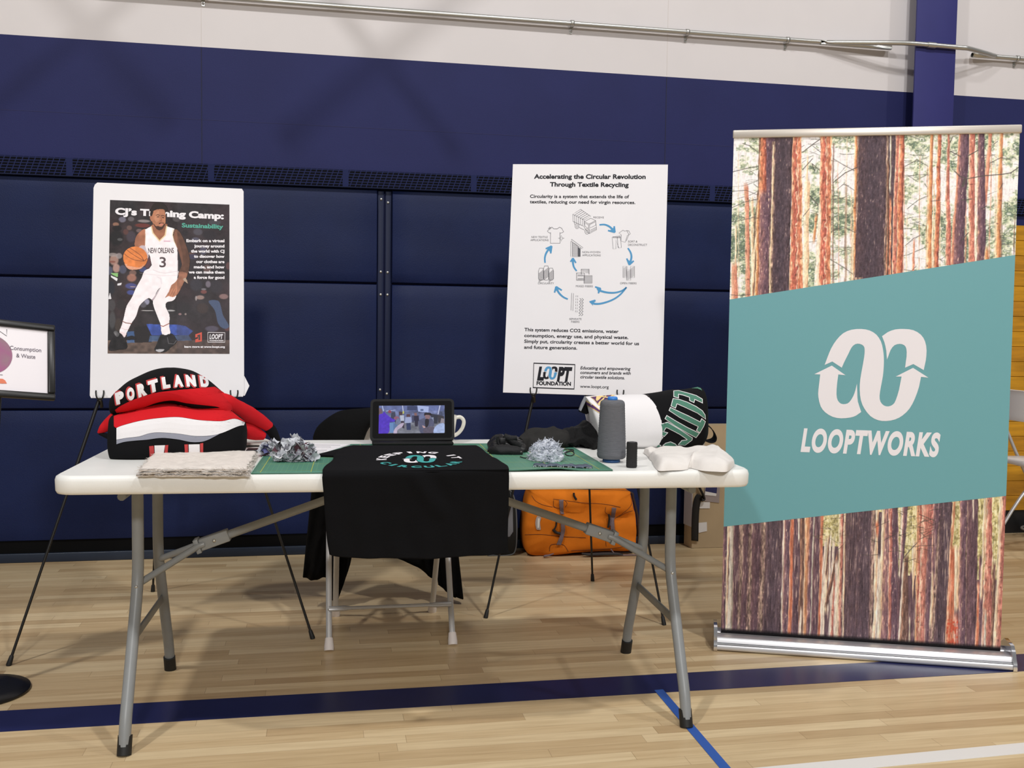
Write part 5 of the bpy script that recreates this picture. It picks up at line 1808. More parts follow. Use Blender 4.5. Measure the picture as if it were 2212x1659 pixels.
sausage('zip_pull', [L(548, 480, 0.33), L(530, 505, 0.33), L(514, 545, 0.335)], [0.002, 0.0045, 0.0055], mat('white_tassel', (222, 218, 212), 0.8), sw, noise=0.001, nfreq=200)

# light grey folded pad under the sleeve, black cloth beneath it
pd = thing('paper_pad', 'pale grey paper pad half hidden behind the fibre sheets', 'pad', (-0.43, 0.6, HT))
b = MB()
Q = [on_z(*C3(x, y), HT + 0.012) for x, y in ((1560, 655), (1756, 655), (1800, 640), (1740, 618), (1560, 618))]
b.prism([(q[0], q[1], HT + 0.006) for q in Q], (0, 0, 0.007))
b.build('sheets', mat('pale_grey_paper', (206, 202, 194), 0.7), pd, bevel=0.001)
one(lambda k: k.box(on_z(*C3(1640, 715), HT + 0.004) + np.array([0, 0.012, -0.0005]), (0.034, 0.05, 0.009)), 'dark_cover', mat('dark_cover', (34, 34, 36), 0.6), pd, bevel=0.002)

# ================================================================== fibre batt: three felted layers
bt = thing('fiber_batt', 'stack of rough off-white felted fibre sheets at the table front', 'fibre sheets', (-0.58, 0.15, HT))
rnd = random.Random(8)
from mathutils import noise as mnoise
M_FIB = mat('raw_fibre', (222, 214, 206), 0.95, spec=0.1, var=0.06, vscale=34, bump=0.8, bscale=110, stretch=(1, 1, 3))
for li in range(3):
    z0 = HT + 0.001 + li * 0.0066
    ins = 0.003 * li + 0.002 * rnd.random()
    FLc, FRc, BRc, BLc = [np.array(q) for q in ((-0.705 + ins, -0.012 + ins * .7), (-0.432 - ins, -0.020 + ins * .7), (-0.446 - ins, 0.335), (-0.735 + ins, 0.335))]
    N1, N2 = 46, 40
    top, bot = [], []
    for i in range(N2 + 1):
        rt, rb = [], []
        for j in range(N1 + 1):
            s, t = j / N1, i / N2
            p = (FLc * (1 - s) + FRc * s) * (1 - t) + (BLc * (1 - s) + BRc * s) * t
            ed = min(s, 1 - s) * 0.27, min(t, 1 - t) * 0.35
            e_ = min(ed)
            jt_ = mnoise.noise_vector(Vector((p[0] * 45, p[1] * 45, li * 7.0))) * (0.0085 if e_ < 0.004 else 0.002)
            h = 0.0066 * (1 - math.exp(-(e_ + 0.0018) / 0.0055)) + mnoise.noise(Vector((p[0] * 38, p[1] * 38, li * 3.1))) * 0.0022 + mnoise.noise(Vector((p[0] * 110, p[1] * 110, li))) * 0.0014
            sag = -0.0025 * max(0, -(p[1]) / 0.02) if p[1] < 0 else 0
            rt.append((p[0] + jt_[0], p[1] + jt_[1], z0 + h + sag + 0.0006))
            rb.append((p[0] + jt_[0], p[1] + jt_[1], z0 + sag))
        top.append(rt)
        bot.append(rb)
    b = MB()
    b.grid(top)
    b.grid([r[::-1] for r in bot])
    for e1, e2 in ((top[0], bot[0]), (top[-1], bot[-1]), ([r[0] for r in top], [r[0] for r in bot]), ([r[-1] for r in top], [r[-1] for r in bot])):
        b.grid([e1, e2])
    b.build('fiber_layer', M_FIB, bt, weld=True)

b = MB()
for i in range(420):
    s = rnd.random()
    if rnd.random() < 0.6:
        p = np.array([-0.703 + 0.27 * s, -0.014 - 0.006 * s + rnd.uniform(-0.002, 0.004), HT + rnd.uniform(0.002, 0.022)])
        o_ = np.array([0, -1.0, 0])
    elif rnd.random() < 0.5:
        p = np.array([-0.434 - 0.012 * s, -0.018 + 0.35 * s, HT + rnd.uniform(0.003, 0.022)])
        o_ = np.array([1.0, 0, 0])
    else:
        p = np.array([-0.704 - 0.02 * s, 0.0 + 0.32 * s, HT + rnd.uniform(0.003, 0.021)])
        o_ = np.array([-1.0, 0, 0])
    d_ = np.array([rnd.gauss(0, 1), rnd.gauss(0, 1), rnd.gauss(0, 0.25)])
    d_ /= np.linalg.norm(d_)
    l = rnd.uniform(0.006, 0.018)
    b.tube([p - d_ * l / 2, p + o_ * rnd.uniform(0, 0.003), p + d_ * l / 2], [0.0002, 0.0004, 0.0002], 4)
fz = b.build('loose_fibers', M_FIB, bt)
fz['kind'] = 'stuff'

# ================================================================== papers on the mat
pp = [([(600, 953.5), (662, 960.2), (756, 961.5), (700, 978), (676, 983), (640, 985), (592, 975)], 'white printed sheet of paper lying on the cutting mat behind the scraps', 0.0006),
      ([(612, 953), (640, 957), (757, 960.3), (735, 966), (660, 972), (600, 968)], 'second white sheet lying on top of the printed sheet on the mat', 0.0022)]
for i, (q, lab, dz) in enumerate(pp):
    P = [on_z(x, y, ZM + dz) for x, y in q]
    b = MB()
    b.prism(P, (0, 0, 0.0012))
    o = b.build('paper_sheet', mat('white_paper', (236, 233, 236), 0.6))
    tag(o, lab, 'paper', 'loose papers on the cutting mat')
    b = MB()
    for (xa, ya, xb, yb) in ([(676, 975, 706, 973.2), (680, 978.5, 700, 977)] if i == 0 else [(640, 962, 735, 963), (630, 966, 715, 966.5)]):
        p, q2 = on_z(xa, ya, ZM + dz), on_z(xb, yb, ZM + dz)
        b.tube([p + np.array([0, 0, 0.0013]), q2 + np.array([0, 0, 0.0013])], 0.0006, 4)
    b.build('ruled_line', M_INK_GREY, o)

# ================================================================== tablet in its folding case, mug behind
TF = Frame((-0.125, 0.615, 0.750), -0.083, 0.45, 0.016)
TW_, TH_ = 0.270, 0.142
tc_ = TF.p(TW_ / 2, 0)
tbl = thing('tablet', 'black tablet in a stand case playing a video of people', 'tablet', (tc_[0], tc_[1], HT + 0.003))
M_CASE = mat('black_case', (11, 11, 12), 0.6, spec=0.25, bump=0.2, bscale=300)
b = MB()


def rr(x0, x1, y0, y1, r, n=6):
    out = []
    for cx, cy, a in ((x1 - r, y0 + r, -PI / 2), (x1 - r, y1 - r, 0), (x0 + r, y1 - r, PI / 2), (x0 + r, y0 + r, PI)):
        out += [(cx + r * math.cos(a + PI / 2 * i / n), cy + r * math.sin(a + PI / 2 * i / n)) for i in range(n + 1)]
    return out


b.prism([TF.p(*q, -0.012) for q in rr(0, TW_, 0, TH_, 0.014)], TF.n * 0.013)
cs = b.build('case', M_CASE, tbl, bevel=0.004, bseg=3)
b = MB()
b.prism([TF.p(*q, 0.0005) for q in rr(0.008, TW_ - 0.008, 0.008, TH_ - 0.008, 0.008)], TF.n * 0.0015)
gl = b.build('glass', mat('black_glass', (12, 11, 12), 0.12), tbl)
X0_, Y0_ = TF.uv(*C4(696, 403))
X1_, Y1_ = TF.uv(*C4(1287, 150))
sv = Canvas(X0_, X1_, Y0_, Y1_, 0.0006)
C8 = Crop(790, 850, 10.05)
LS = lambda pts: [TF.uv(*C8(*q)) for q in pts]
ny, nx = sv.ny, sv.nx
n = vnoise(ny, nx, 30, 30, 71) * 0.6 + vnoise(ny, nx, 9, 9, 72) * 0.4
sv.c = np.ones((ny, nx, 3)) * np.array([104, 112, 150]) * (0.6 + 0.8 * n[..., None])
vmid = LS([(900, 620)])[0][1]
sv.c = np.where((sv.V < vmid)[..., None], np.array([120, 122, 134]) * (0.75 + 0.5 * n[..., None]), sv.c)
for q, c, al in [([(270, 262), (1700, 262), (1700, 380), (270, 400)], (98, 112, 168), 0.5), ([(1120, 265), (1370, 290), (1360, 415), (1140, 400)], (176, 190, 236), 1), ([(1190, 345), (1255, 345), (1255, 385), (1190, 385)], (84, 100, 140), .9),
                 ([(900, 280), (1030, 265), (1120, 290), (1110, 370), (900, 370)], (62, 70, 106), .9), ([(790, 262), (806, 262), (830, 440), (812, 440)], (222, 226, 250), .9), ([(806, 380), (836, 400), (826, 450), (800, 450)], (206, 206, 90), .9),
                 ([(1600, 265), (1625, 265), (1580, 460), (1560, 460)], (206, 210, 240), .9), ([(350, 265), (370, 265), (400, 390), (375, 390)], (206, 216, 250), .8), ([(440, 380), (640, 360), (650, 372), (440, 395)], (200, 210, 246), .8),
                 ([(480, 400), (520, 360), (560, 390), (555, 430), (500, 430)], (150, 72, 90), .9), ([(560, 420), (640, 400), (660, 640), (520, 640)], (66, 68, 86), .9), ([(520, 640), (640, 625), (600, 860), (520, 860)], (110, 150, 206), .9),
                 ([(600, 640), (700, 690), (640, 780), (600, 800)], (90, 120, 170), .8),
                 ([(720, 400), (800, 410), (790, 480), (730, 490)], (82, 62, 70), .95), ([(740, 480), (830, 480), (835, 600), (760, 610)], (196, 202, 222), .95), ([(760, 600), (830, 600), (840, 760), (800, 760)], (60, 50, 66), .9),
                 ([(880, 460), (960, 450), (970, 520), (890, 520)], (92, 66, 72), .95), ([(860, 520), (985, 515), (995, 640), (850, 650)], (168, 178, 216), .95), ([(880, 650), (975, 645), (980, 800), (890, 800)], (52, 62, 100), .95),
                 ([(1050, 430), (1110, 425), (1115, 490), (1060, 490)], (140, 104, 104), .95), ([(1040, 490), (1150, 485), (1160, 600), (1050, 600)], (46, 42, 64), .95), ([(1060, 600), (1140, 600), (1130, 720), (1070, 720)], (50, 46, 66), .95), ([(1000, 480), (1050, 480), (1050, 640), (1010, 640)], (66, 66, 90), .8),
                 ([(1180, 460), (1260, 440), (1260, 560), (1170, 560)], (120, 130, 170), .8), ([(1400, 440), (1560, 470), (1560, 660), (1470, 660)], (52, 54, 66), .9), ([(1390, 540), (1470, 520), (1480, 640), (1400, 660)], (170, 180, 214), .8),
                 ([(1560, 470), (1700, 500), (1700, 640), (1570, 640)], (66, 62, 68), .9), ([(1640, 540), (1710, 560), (1700, 650), (1620, 640)], (160, 150, 160), .9)]:
    sv.poly(LS(q), c, al)
for q, c in [([(270, 340), (340, 335), (360, 440), (270, 480)], (120, 96, 104)), ([(275, 500), (370, 440), (400, 400), (470, 470), (590, 560), (640, 560), (620, 620), (520, 640), (500, 860), (275, 870)], (88, 58, 200)),
             ([(610, 540), (660, 500), (720, 520), (720, 570), (660, 590)], (150, 98, 122)), ([(600, 870), (640, 760), (760, 660), (830, 650), (790, 730), (690, 800), (680, 870)], (196, 180, 206)), ([(690, 540), (760, 620), (700, 680), (650, 660)], (120, 130, 160)),
             ([(1270, 450), (1290, 425), (1400, 425), (1430, 460), (1410, 490), (1280, 490)], (44, 38, 44)), ([(1285, 480), (1395, 480), (1385, 560), (1320, 575)], (150, 118, 124)),
             ([(1140, 620), (1250, 540), (1330, 570), (1420, 540), (1470, 600), (1480, 720), (1380, 720), (1300, 860), (1190, 860), (1150, 720)], (92, 94, 122)), ([(1290, 570), (1370, 570), (1360, 700), (1300, 740)], (44, 40, 50)), ([(1230, 700), (1280, 720), (1300, 750), (1250, 750)], (196, 160, 160)),
             ([(1280, 750), (1480, 730), (1470, 860), (1260, 860)], (100, 92, 110)), ([(1480, 870), (1500, 740), (1600, 665), (1700, 655), (1712, 760), (1690, 870)], (176, 194, 238))]:
    sv.poly(LS(q), c, 0.97, 3, 0.15)
sv.mesh('screen', TF, 0.0026, print_mat('lit_screen', 0.3, emit=0.85), tbl, gain=1.0)
b = MB()
bx = lambda u0, u1, y0, y1, z0, z1: [b.box(((u0 + u1) / 2, (y0 + y1) / 2, (z0 + z1) / 2), (u1 - u0, y1 - y0, z1 - z0))]
bx(-0.118, 0.138, 0.555, 0.65, HT + 0.0045, HT + 0.0145)
cb = b.build('case_base', M_CASE, tbl, bevel=0.004)
cb.data.materials[0] = M_CASE
b = MB()
b.prism([TF.p(0.06, 0.09, -0.014), TF.p(0.21, 0.09, -0.014), TF.p(0.21, 0.09, -0.014) + np.array([0, 0.055, -0.085]), TF.p(0.06, 0.09, -0.014) + np.array([0, 0.055, -0.085])], (0, 0.003, 0.001))
b.build('case_stand', M_CASE, tbl)

mgc = at(987, 897, 0.715)
mg = thing('mug', 'white mug with a large handle behind the tablet', 'mug', (mgc[0] - 0.043, 0.715, HT))
M_CER = mat('white_ceramic', (226, 221, 210), 0.2)
MG = np.array([mgc[0] - 0.043, 0.715, HT])
hz = mgc[2] - HT
one(lambda k: k.lathe([(0, 0.0), (0.028, 0.0), (0.033, 0.004), (0.037, 0.03), (0.0435, hz), (0.0405, hz), (0.034, 0.03), (0.03, 0.007), (0, 0.006)], MG, 40), 'cup', M_CER, mg)
hp = [at(*C8(1965, 520), 0.715), at(*C8(2050, 512), 0.715), at(*C8(2118, 570), 0.715), at(*C8(2128, 650), 0.715), at(*C8(2090, 760), 0.715), at(*C8(2010, 860), 0.715), at(*C8(1915, 915), 0.715)]
one(lambda k: k.tube(spline(hp, 6), 0.0042, 12, squash=1.5), 'handle', M_CER, mg)

# ================================================================== T-shirt hanging over the table front
ZS_ = [(495, 0.7645), (530, 0.7625), (560, 0.7600), (600, 0.7565), (640, 0.7525), (690, 0.7485), (740, 0.7455)]
rows = []
EDGE = [(505, 470, 1570), (520, 400, 1600), (545, 335, 1632), (570, 305, 1660), (600, 292, 1700), (640, 282, 1775), (690, 218, 1850), (725, 196, 1864)]
NS = 64
c_print = np.array([0.0, 0.0])
for y, xl, xr in EDGE:
    z = float(np.interp(y, [q[0] for q in ZS_], [q[1] for q in ZS_]))
    rows.append([on_z(*C4(xl + (xr - xl) * j / NS, y), z) for j in range(NS + 1)])
HANG = [(800, 190, 1866), (870, 196, 1864), (950, 204, 1862), (1040, 209, 1861), (1130, 214, 1859), (1220, 221, 1857), (1310, 228, 1855), (1400, 240, 1856), (1450, 248, 1862)]
HY = -0.016
l0 = rows[-1]
roll = []
for a in (0.25, 0.5, 0.75):
    t = a * PI / 2
    roll.append([np.array([q[0], 0.012 + (q[1] - 0.012) * (1 - math.sin(t)) + (HY - 0.012) * math.sin(t) if q[1] > 0.012 else HY * math.sin(t) + q[1] * (1 - math.sin(t)), q[2] - 0.017 * (1 - math.cos(t))]) for q in l0])
rows += roll
for y, xl, xr in HANG:
    rows.append([at(*C4(xl + (xr - xl) * j / NS, y), HY) for j in range(NS + 1)])
hem = spline([(255, 1488), (300, 1502), (450, 1513), (750, 1520), (1200, 1522), (1500, 1500), (1700, 1484), (1876, 1474)], 10)
hem = np.array(hem)
rows.append([at(*C4(x, float(np.interp(x, hem[:, 0], hem[:, 1]))), HY) for x in np.linspace(256, 1878, NS + 1)])
RW_ = np.array(rows)
# smooth the columns along the cloth
dense = []
for j in range(NS + 1):
    dense.append(spline([RW_[i, j] for i in range(RW_.shape[0])], 4))
G = np.array(dense).transpose(1, 0, 2)
fold0, fold1 = at(*C4(1010, 740), HY), at(*C4(1310, 1260), HY)
for i in range(G.shape[0]):
    for j in range(G.shape[1]):
        q = G[i, j]
        if q[2] < 0.742:
            d = fold1 - fold0
            t = np.clip(((q - fold0) @ d) / (d @ d), 0, 1)
            dist = np.linalg.norm((q - fold0 - d * t)[[0, 2]])
            sgn = np.sign(np.cross(d[[0, 2]], (q - fold0)[[0, 2]]))
            amp = 0.010 * math.exp(-(dist / 0.022) ** 2) * math.sin(min(1, t + 0.15) * PI)
            amp += -0.006 * math.exp(-((dist * sgn - 0.035) / 0.02) ** 2) * math.sin(min(1, t + 0.1) * PI)
            down = (0.742 - q[2]) / 0.2
            wave = 0.0035 * math.sin(q[0] * 38 + 1.0) * down + 0.002 * math.sin(q[0] * 83 + q[2] * 12) * down
            nz = mnoise.noise(Vector((q[0] * 16, q[2] * 16, 0))) * 0.003 * min(1, down * 2)
            G[i, j, 1] -= max(amp + wave + nz, -0.004)
        else:
            ed = min(j, NS - j) / 6.0
            nz = mnoise.noise(Vector((q[0] * 20, q[1] * 20, 1.7))) * 0.0025 * max(0, 1 - ed)
            G[i, j, 2] += abs(nz)
ts = thing('tshirt', 'black T-shirt with a round slogan print hanging over the table front', 'shirt', (0, 0, HT))
M_TEE = mat('black_jersey', (15, 15, 17), 0.95, bump=0.3, bscale=500, spec=0.12)
b = MB()
b.grid(G[::-1])
teebvh = bvh_of(b)
b.build('body', M_TEE, ts, solid=0.0024)
b = MB()
sl = [on_z(*C4(x, y), HT + 0.0065) for x, y in ((120, 600), (230, 574), (330, 548), (450, 522), (560, 512), (470, 545), (360, 590), (300, 606), (200, 602))]
b.prism(sl, (0, 0, 0.003))
b.build('sleeve', M_TEE, ts, bevel=0.001)
# slogan: a ring of letters round the looped mark, on the sloping shirt front
pc = on_z(906.5, 993.5, 0.7525)


def on_tee(x, y, lift=0.0012):
    h = teebvh.ray_cast(Vector((x, y, 2.0)), Vector((0, 0, -1)))
    z = h[0].z if h[0] is not None else 0.752
    return (x, y, z + lift)


def ring_text(mb, s, r0, r1, a0, a1, m, top=True):
    n = len(s)
    for i, ch in enumerate(s):
        if ch == ' ':
            continue
        v, f, _ = text2d(ch, 0.05)
        w = v[:, 0].max()
        ac = a0 + (a1 - a0) * (i + 0.5) / n
        hw = min(abs(a1 - a0) / n * 0.40, abs(a1 - a0) / n * 0.40 * max(w, 0.3) / 0.72)
        vs = []
        for a, c in v:
            th = ac + (-1 if top else 1) * (a / w - 0.5) * 2 * hw
            r = r0 + (r1 - r0) * (c if top else (1 - c))
            vs.append(on_tee(pc[0] + r * math.cos(th), pc[1] + r * math.sin(th)))
        mb.add(vs, f, m, False)


R1_ = 0.118
b = MB()
ring_text(b, 'KEEPING IT', R1_ - 0.026, R1_, math.radians(184), math.radians(2), 0, True)
b.build('lettering', M_W, ts)
b = MB()
M_TTEAL = mat('teal_shirt_ink', (58, 160, 158), 0.7)
ring_text(b, 'CIRCULAR', R1_ - 0.026, R1_, math.radians(198), math.radians(344), 0, False)
b.build('lettering', M_TTEAL, ts)
b = MB()
for k_, m_ in (('A', 1), ('B', 0), ('C', 0)):
    q = soften(EMB[k_])
    b.poly([on_tee(pc[0] + (u - EMC[0]) / EMS * 0.275, pc[1] + 0.005 + (v - EMC[1]) / EMS * 0.36, 0.0014) for u, v in q], m_)
b.build('emblem', [M_W, M_TTEAL], ts)

# ================================================================== thread cone and small spool
cb0 = on_z(*C3(0, 0), 0) * 0 + on_z(1320.5, 997.5, HT)
cn = thing('thread_cone', 'tall cone of dark grey thread with a blue core on the table', 'thread cone', cb0)
cn_s = (cb0 - CAM) @ CF / FPX
rb_, rt_ = 31.2 * cn_s, 26.6 * cn_s
hcone = 131 * cn_s * 1.02
M_THR = mat('grey_thread', (106, 107, 112), 0.9, spec=0.15, var=0.12, vscale=30, bump=0.4, bscale=40, stretch=(2, 2, 40))
M_BLUEP = mat('blue_plastic', (52, 130, 214), 0.4)
z0 = 8 * cn_s
prof = [(0.0, z0), (rb_ * 0.86, z0), (rb_ * 0.97, z0 + 0.004), (rb_, z0 + 0.010)]
for i in range(1, 40):
    t = i / 40
    prof.append((rb_ + (rt_ - rb_) * t + (0.0004 if i % 2 else -0.0003), z0 + 0.010 + (hcone - z0 - 0.022) * t))
prof += [(rt_, hcone - 0.010), (rt_ * 0.95, hcone - 0.004), (rt_ * 0.8, hcone), (rt_ * 0.4, hcone + 0.001), (0, hcone + 0.001)]
one(lambda k: k.lathe(prof, cb0, 48), 'thread', M_THR, cn)
one(lambda k: k.lathe([(0, 0), (rb_ * 0.6, 0), (rb_ * 0.62, 0.003), (rb_ * 0.56, z0 + 0.002), (0, z0 + 0.002)], cb0, 40), 'core_base', mat('deep_blue_plastic', (40, 86, 142), 0.45), cn)
one(lambda k: k.lathe([(0, hcone - 0.002), (rt_ * 0.42, hcone - 0.002), (rt_ * 0.41, hcone + 0.007), (rt_ * 0.33, hcone + 0.010), (0, hcone + 0.0105)], cb0, 36), 'core_top', M_BLUEP, cn)
sp0 = on_z(1364.2, 1009.8, HT)
sp_s = (sp0 - CAM) @ CF / FPX
r_, h_ = 11.8 * sp_s, 55.5 * sp_s
sp_ = thing('thread_spool', 'small black spool of thread standing beside the grey cone', 'thread spool', sp0)
prof = [(0, 0.002), (r_ * 0.98, 0.002)] + [(r_ * (1.0 - 0.02 * math.sin(PI * i / 20)) + (0.0002 if i % 2 else -0.0002), 0.003 + (h_ - 0.006) * i / 20) for i in range(21)] + [(r_ * 0.98, h_ - 0.002), (0, h_ - 0.002)]
one(lambda k: k.lathe(prof, sp0, 36), 'thread', mat('black_thread', (30, 29, 30), 0.8, bump=0.5, bscale=60, stretch=(1, 1, 30)), sp_)
one(lambda k: k.lathe([(0, 0), (r_ * 0.9, 0), (r_ * 0.9, 0.003), (0, 0.003)], sp0, 30), 'spool_end', M_BLACK, sp_)
one(lambda k: k.lathe([(r_ * 0.35, h_ - 0.003), (r_ * 0.92, h_ - 0.003), (r_ * 0.92, h_), (r_ * 0.35, h_), (r_ * 0.33, h_ - 0.006)], sp0, 30), 'spool_end', M_BLACK, sp_)

# ================================================================== fabric scraps and fibre heap
def heap(name, lab, cat, c, rx, ry, rz, n, kind, cols, seed):
    rnd = random.Random(seed)
    b = MB()
    for k in range(n):
        th = rnd.uniform(0, 2 * PI)
        ph = math.acos(rnd.uniform(0.0, 1.0))
        rr_ = rnd.uniform(0.55, 1.0)
        lump = 1 + 0.16 * math.sin(3 * th + seed) + 0.1 * math.sin(7 * th)
        p = np.array([c[0] + rx * math.sin(ph) * math.cos(th) * rr_ * lump, c[1] + ry * math.sin(ph) * math.sin(th) * rr_ * lump, c[2] + rz * math.cos(ph) * rr_ + 0.003])
        m = rnd.choices(range(len(cols)), [w for _, w in cols])[0]
        if kind == 'scrap':
            s = rnd.uniform(0.007, 0.015)
            a = np.array([rnd.gauss(0, 1) for _ in range(3)]); a /= np.linalg.norm(a)
            t = np.array([rnd.gauss(0, 1) for _ in range(3)]); t = np.cross(a, t); t /= np.linalg.norm(t)
            u_ = np.cross(a, t)
            G_ = []
            cu_, cv_ = rnd.uniform(-0.7, 0.7), rnd.uniform(-0.7, 0.7)
            for i in range(4):
                row = []
                for j in range(4):
                    x, y = (i / 1.5 - 1), (j / 1.5 - 1)
                    w = cu_ * x * x + cv_ * y * y + 0.25 * math.sin(3 * x + k) * math.cos(2.5 * y + k)
                    jx, jy = rnd.uniform(-.2, .2), rnd.uniform(-.2, .2)
                    q = p + (t * (x + jx) + u_ * (y + jy) * 0.8 + a * w * 0.8) * s
                    q[2] = max(q[2], c[2] + 0.0008)
                    row.append(q)
                G_.append(row)
            b.grid(G_, m)
        else:
            L_ = rnd.uniform(0.014, 0.034)
            d = np.array([rnd.gauss(0, 1), rnd.gauss(0, 1), rnd.gauss(0, 0.6)]); d /= np.linalg.norm(d)
            e_ = np.cross(d, [rnd.gauss(0, 1), rnd.gauss(0, 1), 1]); e_ /= np.linalg.norm(e_)
            pts = []
            for i in range(6):
                t_ = i / 5 - 0.5
                q = p + d * L_ * t_ + e_ * math.sin(t_ * 9 + k) * L_ * 0.26
                q[2] = max(q[2], c[2] + 0.002)
                pts.append(q)
            b.tube(pts, [0.0004, 0.0010, 0.0013, 0.0012, 0.0009, 0.0003], 7, m)
    # solid core so no gaps show
    core = []
    kf = 0.72 if kind == 'scrap' else 0.95
    na, nb = (8, 24) if kind == 'scrap' else (44, 110)
    for i in range(na + 1):
        ph = PI / 2 * i / na
        row = []
        for t in np.linspace(0, 2 * PI, nb + 1):
            d = np.array([math.cos(ph) * math.cos(t), math.cos(ph) * math.sin(t), math.sin(ph)])
            q = np.array([c[0] + rx * kf * d[0], c[1] + ry * kf * d[1], c[2] + rz * kf * d[2]])
            if kind != 'scrap':
                v = Vector(q)
                g = mnoise.noise(v * 75) * 0.009 + abs(mnoise.noise(v * 160)) * 0.007 + mnoise.noise(v * 380) * 0.0025
                q = q + d * g
                q[2] = max(q[2], c[2] + 0.0006)
            row.append(q)
        core.append(row)
    b.grid(core, 0, mfun=None if kind == 'scrap' else (lambda i, j: 1 if mnoise.noise(Vector((i * 0.35, j * 0.35, 0))) > 0.1 else 0))
    o = b.build(name, [mm for mm, _ in cols])
    tag(o, lab, cat, kind='stuff')
    return o


g1, g2, g3 = mat('scrap_grey', (172, 174, 180), 0.9), mat('scrap_pale', (200, 202, 208), 0.9), mat('scrap_dark', (122, 121, 130), 0.9)
M_MAR, M_SWH, M_SBL = mat('scrap_maroon', (84, 52, 62), 0.9), mat('scrap_white', (226, 224, 226), 0.8), mat('scrap_blue', (84, 86, 130), 0.9)
hc = on_z(632, 1000, ZM)
heap('fabric_scraps', 'heap of torn grey fabric scraps on the left of the cutting mat', 'fabric scraps', (hc[0] + 0.004, hc[1] + 0.05, ZM), 0.057, 0.05, 0.058, 330, 'scrap', [(g1, 6), (g2, 5), (g3, 2.5), (M_MAR, 0.6), (M_SWH, 0.35), (M_SBL, 0.4)], 3)
hc = on_z(582, 985, ZM)
heap('fabric_scraps', 'smaller clump of grey and blue scraps beside the sweater cuff', 'fabric scraps', (hc[0], hc[1] + 0.02, ZM), 0.026, 0.03, 0.036, 90, 'scrap', [(g1, 5), (g2, 4), (g3, 2), (M_MAR, 0.8), (M_SBL, 1.0)], 5)
f1, f2, f3 = mat('fluff_grey', (186, 191, 202), 1.0, var=0.08, vscale=90), mat('fluff_pale', (208, 212, 220), 1.0, var=0.08, vscale=90), mat('fluff_dark', (160, 166, 180), 1.0)  # three fibre tones, mixed at random through the heap
hc = on_z(1186, 999, ZM)
heap('fiber_fluff', 'fluffy heap of pale blue-grey shredded fibre on the cutting mat', 'fibre heap', (hc[0], hc[1] + 0.045, ZM), 0.047, 0.048, 0.058, 700, 'fluff', [(f1, 5), (f2, 5), (f3, 2.5)], 7)

# frayed denim strip
b = MB()
rnd = random.Random(2)
P0, P1 = on_z(*C5(905, 778), ZM + 0.003), on_z(*C5(1840, 800), ZM + 0.003)
d = P1 - P0
nrm = np.array([-d[1], d[0], 0]); nrm /= np.linalg.norm(nrm)
top, bot = [], []
for i in range(33):
    t = i / 32
    w = 0.5 + 0.5 * min(1, 6 * t, 6 * (1 - t))
    q = P0 + d * t
    z = mat_z(q[0], q[1]) + 0.0035 + 0.0015 * math.sin(t * 23) + 0.001 * math.sin(t * 51)
    top.append([(q + nrm * s * 0.022 * w) * np.array([1, 1, 0]) + np.array([0, 0, z + 0.001 * math.cos(s * 5 + t * 9)]) for s in (-1, -0.5, 0, 0.5, 1)])
b.grid(top, 0)
ds = thing('denim_strip', 'frayed strip of dark grey-blue denim near the mat front edge', 'denim strip', (P0 + P1) / 2)
b.build('strip', mat('denim', (82, 90, 106), 0.9, var=0.2, vscale=60, bump=0.4, bscale=300), ds, solid=0.002)
b = MB()
for i in range(46):
    t = rnd.random()
    s = -1 if rnd.random() < 0.75 else 1
    q = P0 + d * t + nrm * s * 0.021
    z = mat_z(q[0], q[1]) + 0.003
    a = rnd.uniform(-0.8, 0.8)
    e_ = nrm * s * math.cos(a) + d / np.linalg.norm(d) * math.sin(a)
    l = rnd.uniform(0.004, 0.010)
    b.tube([(*q[:2], z), (*(q + e_ * l * 0.5)[:2], z + 0.002), (*(q + e_ * l)[:2], mat_z(q[0], q[1]) + 0.0012)], 0.0005, 4)
b.build('fringe', mat('pale_thread', (176, 182, 186), 0.9), ds)

# ================================================================== black waist pack, grey cloth, black mesh
M_NYL = mat('black_nylon', (12, 12, 13), 0.38, spec=0.4, bump=0.3, bscale=180)
M_NYL2 = mat('charcoal_nylon', (22, 22, 24), 0.6, spec=0.3, bump=0.3, bscale=180)
wp = thing('waist_pack', 'black nylon waist pack curled up on the back of the mat', 'bag', (*on_z(1085, 985, ZM)[:2], ZM))
F5 = lambda x, y, Y: at(*C5(x, y), Y)
sausage('pouch', [F5(215, 560, 0.36), F5(330, 545, 0.345), F5(470, 548, 0.34), F5(620, 560, 0.335), F5(720, 585, 0.335)], [0.010, 0.0150, 0.0155, 0.0135, 0.009], M_NYL2, wp, 1.3, noise=0.003, nfreq=40)
k = MB()
loft(k, [(F5(175, 430, 0.42), F5(180, 560, 0.40), 0.02, 0), (F5(260, 340, 0.43), F5(255, 590, 0.41), 0.05, 0), (F5(380, 300, 0.44), F5(380, 600, 0.42), 0.06, 0), (F5(520, 305, 0.44), F5(520, 610, 0.42), 0.06, 0),
         (F5(640, 320, 0.44), F5(650, 620, 0.42), 0.055, 0), (F5(740, 420, 0.44), F5(760, 625, 0.42), 0.045, 0), (F5(830, 530, 0.43), F5(830, 630, 0.42), 0.02, 0)], 60, 2.2, noise=0.010, nfreq=42, nseed=9, sub=9)
flat(k, ZM + 0.0008)
k.build('body', M_NYL, wp)
for q in ([(330, 310), (350, 450), (440, 470)], [(480, 330), (600, 420), (700, 480)], [(430, 300), (520, 350), (640, 340), (700, 300)]):
    sausage('strap', [F5(x, y, 0.375) for x, y in q], [0.004, 0.0055, 0.004], M_NYL2, wp, 2.0, seg=10, noise=0.001)
